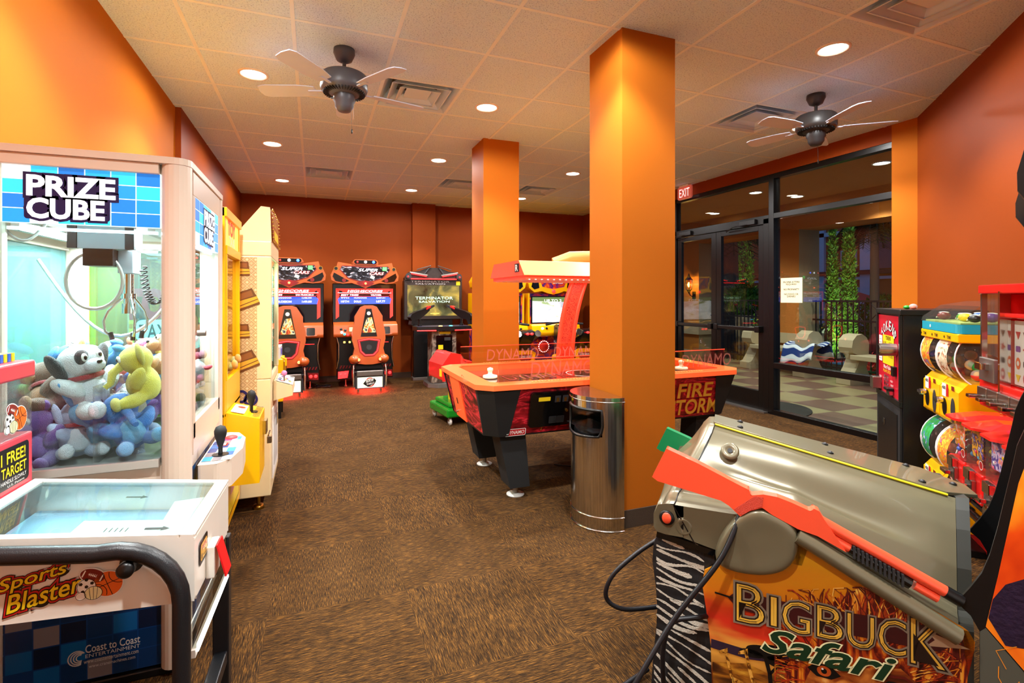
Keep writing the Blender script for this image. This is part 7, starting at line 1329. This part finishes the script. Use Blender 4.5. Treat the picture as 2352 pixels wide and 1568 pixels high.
# lion
mat('eye_amber', 'b8501c', .3)
shape(m, yz([(1.42, 0), (1.41, .12), (1.385, .26), (1.33, .33), (1.30, .42), (1.25, .50), (1.18, .555), (1.10, .545), (1.0, .50), (.945, .46), (.935, .35), (.955, 0)]), 'mane_art', None, .0020)
for n_, c_ in (('mane_light', 'd88420'), ('mane_dark', '5a140c'), ('mane_red', 'a83410'), ('mane_gold', 'eab048')): mat(n_, c_, .4)
for k in range(330):
    t = ar.uniform(-.15, 3.3); r0 = ar.uniform(.14, .25); L_ = ar.uniform(.04, .09); cy, cz = 1.19, .22; cv = ar.uniform(-.5, .5); pts = []
    for q in range(5):
        rr = r0 + L_ * q / 4; tt = t + cv * (q / 4) ** 2 * .4; a_, b_ = cy + rr * math.cos(tt) * 1.0, cz + rr * math.sin(tt) * 1.15; pts.append((min(1.42, max(.95, a_)), min(.55 - abs(a_ - 1.18) * .28, b_)))
    if all((Vector(pts[i]) - Vector(pts[i + 1])).length > .003 for i in range(4)): strip(m, yz(pts), ar.uniform(.0015, .004), ar.choice(['mane_light', 'mane_dark', 'mane_dark', 'mane_red', 'mane_red', 'mane_red', 'mane_dark', 'mane_gold']), None, .0022 + k * .0000015)
shape(m, yz([(1.36, 0), (1.35, .12), (1.335, .22), (1.31, .29), (1.26, .325), (1.21, .30), (1.16, .31), (1.09, .33), (1.04, .29), (1.01, .20), (1.0, 0)]), 'face_art', None, .0028)
for ey in (1.285, 1.10):
    sg = 1 if ey > 1.2 else -1; shape(m, yz([(ey + .045 * sg, .265), (ey + .02 * sg, .288), (ey - .02 * sg, .285), (ey - .045 * sg, .262), (ey - .02 * sg, .245), (ey + .02 * sg, .245)]), 'art_black', None, .0032); disc(m, -ey, .266, .019, 'eye_amber', None, .0035, .016); disc(m, -ey, .266, .008, 'art_black', None, .0038); strip(m, yz([(ey + .055 * sg, .285), (ey + .02 * sg, .305), (ey - .03 * sg, .298)]), .008, 'mane_dark', None, .0034); disc(m, -ey - .004, .272, .003, 'art_white', None, .004)
shape(m, yz([(1.235, .20), (1.16, .20), (1.17, .05), (1.15, 0), (1.25, 0), (1.23, .05)]), 'mane_light', None, .0031); shape(m, yz([(1.245, .03), (1.15, .03), (1.17, 0), (1.225, 0)]), 'art_black', None, .0036)
m.build('safari_art', ap)
# spear and title
m = MB(T); shape(m, yz([(1.56, .43), (1.53, .46), (1.40, .455), (1.0, .475), (.96, .44), (1.0, .405), (1.40, .39), (1.53, .40)]), mat('spear_band', '3a0a0c', .4), None, .0042); strip(m, yz([(1.60, .437), (1.53, .43)]), .006, 'art_black', None, .0044); shape(m, yz([(1.03, .46), (.93, .432), (1.03, .415), (1.01, .437)]), mat('spear_tip', 'b89878', .35, .3), None, .0044)  # dark maroon band printed behind the title
def carved(s_, x, z, w_, h_, rise=0):
    for off, mt, lf in ((.045, 'title_edge', .0048), (.012, 'title_dark', .0054), (-.012, 'title_gold', .006), (-.050, 'title_dark', .0066)): m.text(s_, TR(), x, z, w_, h_, mt, off, 0, lift=lf, rise=rise)
mat('title_edge', '9a8c78', .3, .4); mat('title_dark', '20100a', .4); mat('title_gold', 'e0b040', .35)
carved('B', -1.535, .36, .085, .125); carved('I', -1.435, .37, .022, .095); carved('G', -1.40, .365, .078, .10); carved('B', -1.305, .37, .070, .10); carved('U', -1.225, .365, .070, .10); carved('C', -1.145, .365, .068, .105, .03); carved('K', -1.068, .355, .085, .135, .0)
for off, mt, lf in ((.05, 'art_cream', .0070), (.02, 'title_green', .0078)):
    if mt == 'title_green': mat('title_green', '0c3018', .4)
    m.text('Safari', TR(), -1.455, .285, .35, .075, mt, off, .35, lift=lf); 
m.build('title_lettering', ap)
# screen cabinet, standing slightly turned beside the deck
SC_ = TR(-.37, .955, 0, rz=-.36)
mo = [(0, .56), (-.029, .612), (-.053, .662), (-.069, .718), (-.085, .799), (-.102, .903), (-.113, .967), (-.122, 1.027), (-.136, 1.073), (-.19, 1.22), (-.22, 1.40), (-.20, 1.56), (-.15, 1.66), (-.123, 1.71), (-.122, 1.757), (-.136, 1.82), (-.20, 1.95), (-.70, 1.95), (-.72, 1.9), (-.72, .0), (-.048, 0), (-.048, .50), (-.03, .535)]
for s, nm in ((-1, 'near_side'), (1, 'far_side')):
    m = MB(SC_ @ SLf(-.0 if s < 0 else .62)); m.poly(yz(mo), -.0, .02, 'black'); so = m.build(nm, r, bevel=.003)
    if s < 0:
        m = MB(SC_ @ SLf(-.0215)); shape(m, yz([(-.125, .93), (-.085, .665), (-.061, .519), (-.136, .435), (-.40, .18), (-.70, .18), (-.70, 1.86), (-.24, 1.86), (-.165, 1.75), (-.24, 1.60), (-.26, 1.4), (-.235, 1.22), (-.16, 1.07)]), 'fire_art', None, 0)
        shape(m, yz([(-.066, .545), (-.075, .60), (-.10, .65), (-.15, .69), (-.28, .72), (-.40, .66), (-.5, .55), (-.4, .5), (-.16, .50), (-.10, .485)]), mat('elephant_art', '20142c', .4, var=.5, vscale=40, bump=.3), None, .0006)
        for k in range(60): a, b = -ar.uniform(.10, .5), ar.uniform(.28, .46); strip(m, yz([(a, b), (a + .02, b + .04), (a + ar.uniform(-.03, .03), b + .07)]), .002, 'mane_light', None, .0008)
        m.build('side_art', so); m = MB(SC_ @ SLf(-.021)); shape(m, yz([(-.049, .50), (-.061, .515), (-.136, .43), (-.40, .17), (-.70, .17), (-.70, 0), (-.049, 0)]), 'olive_grey', None, .0002); m.build('base_paint', so)
m = MB(SC_); m.box(.0, -.70, .0, .62, -.24, 1.90, 'black'); m.box(.03, -.24, .0, .62, -.06, .50, 'black'); m.build('cabinet_core', r); m = MB(SC_ @ FR((.31, -.235, 1.32), (-1, 0, 0), (0, -.0, 1))); m.poly([(-.30, -.24), (.30, -.24), (.30, .24), (-.30, .24)], -.0, .01, 'black_gloss'); shape(m, [(-.27, -.2), (.27, -.2), (.27, .2), (-.27, .2)], texmat('hunt_screen', noise_col([(.3, '102008'), (.5, '406020'), (.7, 'c0a040')], 3), .1, emit=.6), None, .012); m.build('screen', r)
m = MB(SC_ @ front(-.15, .31)); m.poly([(-.30, 1.70), (.30, 1.70), (.30, 1.90), (-.30, 1.90)], -.10, 0, 'black'); shape(m, [(-.29, 1.72), (.29, 1.72), (.29, 1.88), (-.29, 1.88)], 'fire_art', None, .001); m.text('BIG BUCK', TR(), -.22, 1.76, .44, .07, 'title_gold', .02, lift=.002); m.build('marquee', r)
# toy shotguns resting on the deck (things of their own)
gt = [(1.754, .906), (1.651, .868), (1.517, .811), (1.496, .803), (1.491, .786), (1.455, .795), (1.415, .793), (1.376, .782), (1.323, .763), (1.315, .773), (1.30, .767), (1.289, .747), (1.164, .698)]
gb = [(1.229, .655), (1.305, .690), (1.358, .702), (1.43, .734), (1.458, .752), (1.496, .734), (1.522, .713), (1.556, .742), (1.58, .755), (1.783, .79), (1.802, .802)]
def shotgun(x0, col, lab, name='toy_shotgun', dy=0, dz=0):
    r = thing(name, lab, 'toy gun', (BO[0] + .7071 * x0 - .7071 * (1.4 + dy), BO[1] + .7071 * x0 + .7071 * (1.4 + dy), .70 + dz), A45, 'toy shotguns on the hunting game')
    L = lambda p: [(-(y - 1.4), z - .70) for y, z in p]
    m = MB(SLf(0)); m.poly(L(gt[:12] + gb), -.018, .018, col); st = m.build('stock', r, bevel=.010, seg=3)
    a, b = (1.30, .735), (.985, .583)
    m = MB(); m.tube([(0, a[0] - 1.4, a[1] - .70), (0, b[0] - 1.4, b[1] - .70)], .0165, col, 14); m.build('barrel', r); m = MB(); m.tube([(0, 1.29 - 1.4, .697 - .70), (0, 1.21 - 1.4, .659 - .70)], .015, col, 12); m.tube([(0, 1.06 - 1.4, .587 - .70), (0, 1.005 - 1.4, .561 - .70)], .013, col, 12); m.build('magazine_tube', r)
    MB().tube([(0, b[0] - 1.4 + .004, b[1] - .70 + .002), (0, b[0] - 1.4 - .034, b[1] - .70 - .017)], .018, 'black', 14).build('muzzle', r)
    m = MB(); m.tube([(0, 1.22 - 1.4, .664 - .70), (0, 1.07 - 1.4, .591 - .70)], .0195, 'black_gloss', 8)
    for k in range(12): q = k / 12; y, z = 1.21 - .13 * q - 1.4, .659 - .063 * q - .70; m.box(-.021, y - .003, z - .018, .021, y + .003, z + .018, 'dark_grey')
    m.build('pump_grip', r)
    m = MB(SLf(.0185)); 
    for y, z in ((1.748, .889), (1.776, .821), (1.512, .802), (1.572, .768), (1.43, .783), (1.398, .756), (1.318, .75)): disc(m, -(y - 1.4), z - .70, .0035, 'black', None, 0, n=10)
    strip(m, L([(1.755, .812), (1.735, .885), (1.52, .795)]), .0015, 'art_maroon', None, 0); strip(m, L([(1.52, .795), (1.59, .765), (1.755, .812)]), .0012, 'art_maroon', None, 0); m.build('screws', st)
    m = MB(SLf(0)); m.poly(L([(1.517, .718), (1.492, .738), (1.458, .756), (1.455, .786), (1.48, .786), (1.54, .735)]), -.0195, .0195, mat(col + '_grip', {'gun_orange': 'd83e20', 'gun_green': '0a6a3c'}[col], .6, bump=.6, bscale=500)); m.build('grip', st)
    m = MB(); m.tube([(0, 1.43 - 1.4, .735 - .70), (0, 1.405 - 1.4, .712 - .70), (0, 1.365 - 1.4, .70 - .70)], .004, 'black', 6); m.build('trigger_guard', r)
    return r
g1 = shotgun(-.388, 'gun_orange', 'orange toy shotgun lying on the near side of the silver gun deck'); g2 = shotgun(.402, 'gun_green', 'green toy shotgun whose butt sticks out past the far side of the deck', dy=.094, dz=-.125)
def spline(P_, n=10):
    out = []; P_ = [Vector(p) for p in P_]
    for i in range(len(P_) - 1):
        p0, p1, p2, p3 = P_[max(0, i - 1)], P_[i], P_[i + 1], P_[min(len(P_) - 1, i + 2)]
        for k in range(n): t = k / n; out.append(.5 * ((2 * p1) + (p2 - p0) * t + (2 * p0 - 5 * p1 + 4 * p2 - p3) * t * t + (3 * p1 - p0 - 3 * p2 + p3) * t ** 3))
    return out + [P_[-1]]
Wl = lambda x, y, z: (x + .388, y - 1.4, z - .70)
MB().tube(spline([Wl(-.388, 1.52, .72), Wl(-.44, 1.58, .58), Wl(-.50, 1.72, .38), Wl(-.60, 1.84, .18), Wl(-.60, 1.92, .03), Wl(-.45, 1.95, .012), Wl(-.25, 1.84, .02)]), .0085, 'cable_black', 8).build('cable', g1)
m = MB().tube(spline([(-.36, 1.62, .34), (-.41, 1.65, .355), (-.43, 1.73, .33), (-.43, 1.76, .24), (-.42, 1.76, .10), (-.40, 1.74, .01)]), .0085, 'cable_black', 8); m.build('side_cable', r)
m = MB().tube(spline([(-.25, 1.80, .52), (-.28, 1.88, .46), (-.32, 1.96, .38), (-.33, 1.98, .30), (-.30, 1.92, .255), (-.22, 1.80, .25)]), .0085, 'cable_black', 8); m.build('looped_cable', r)
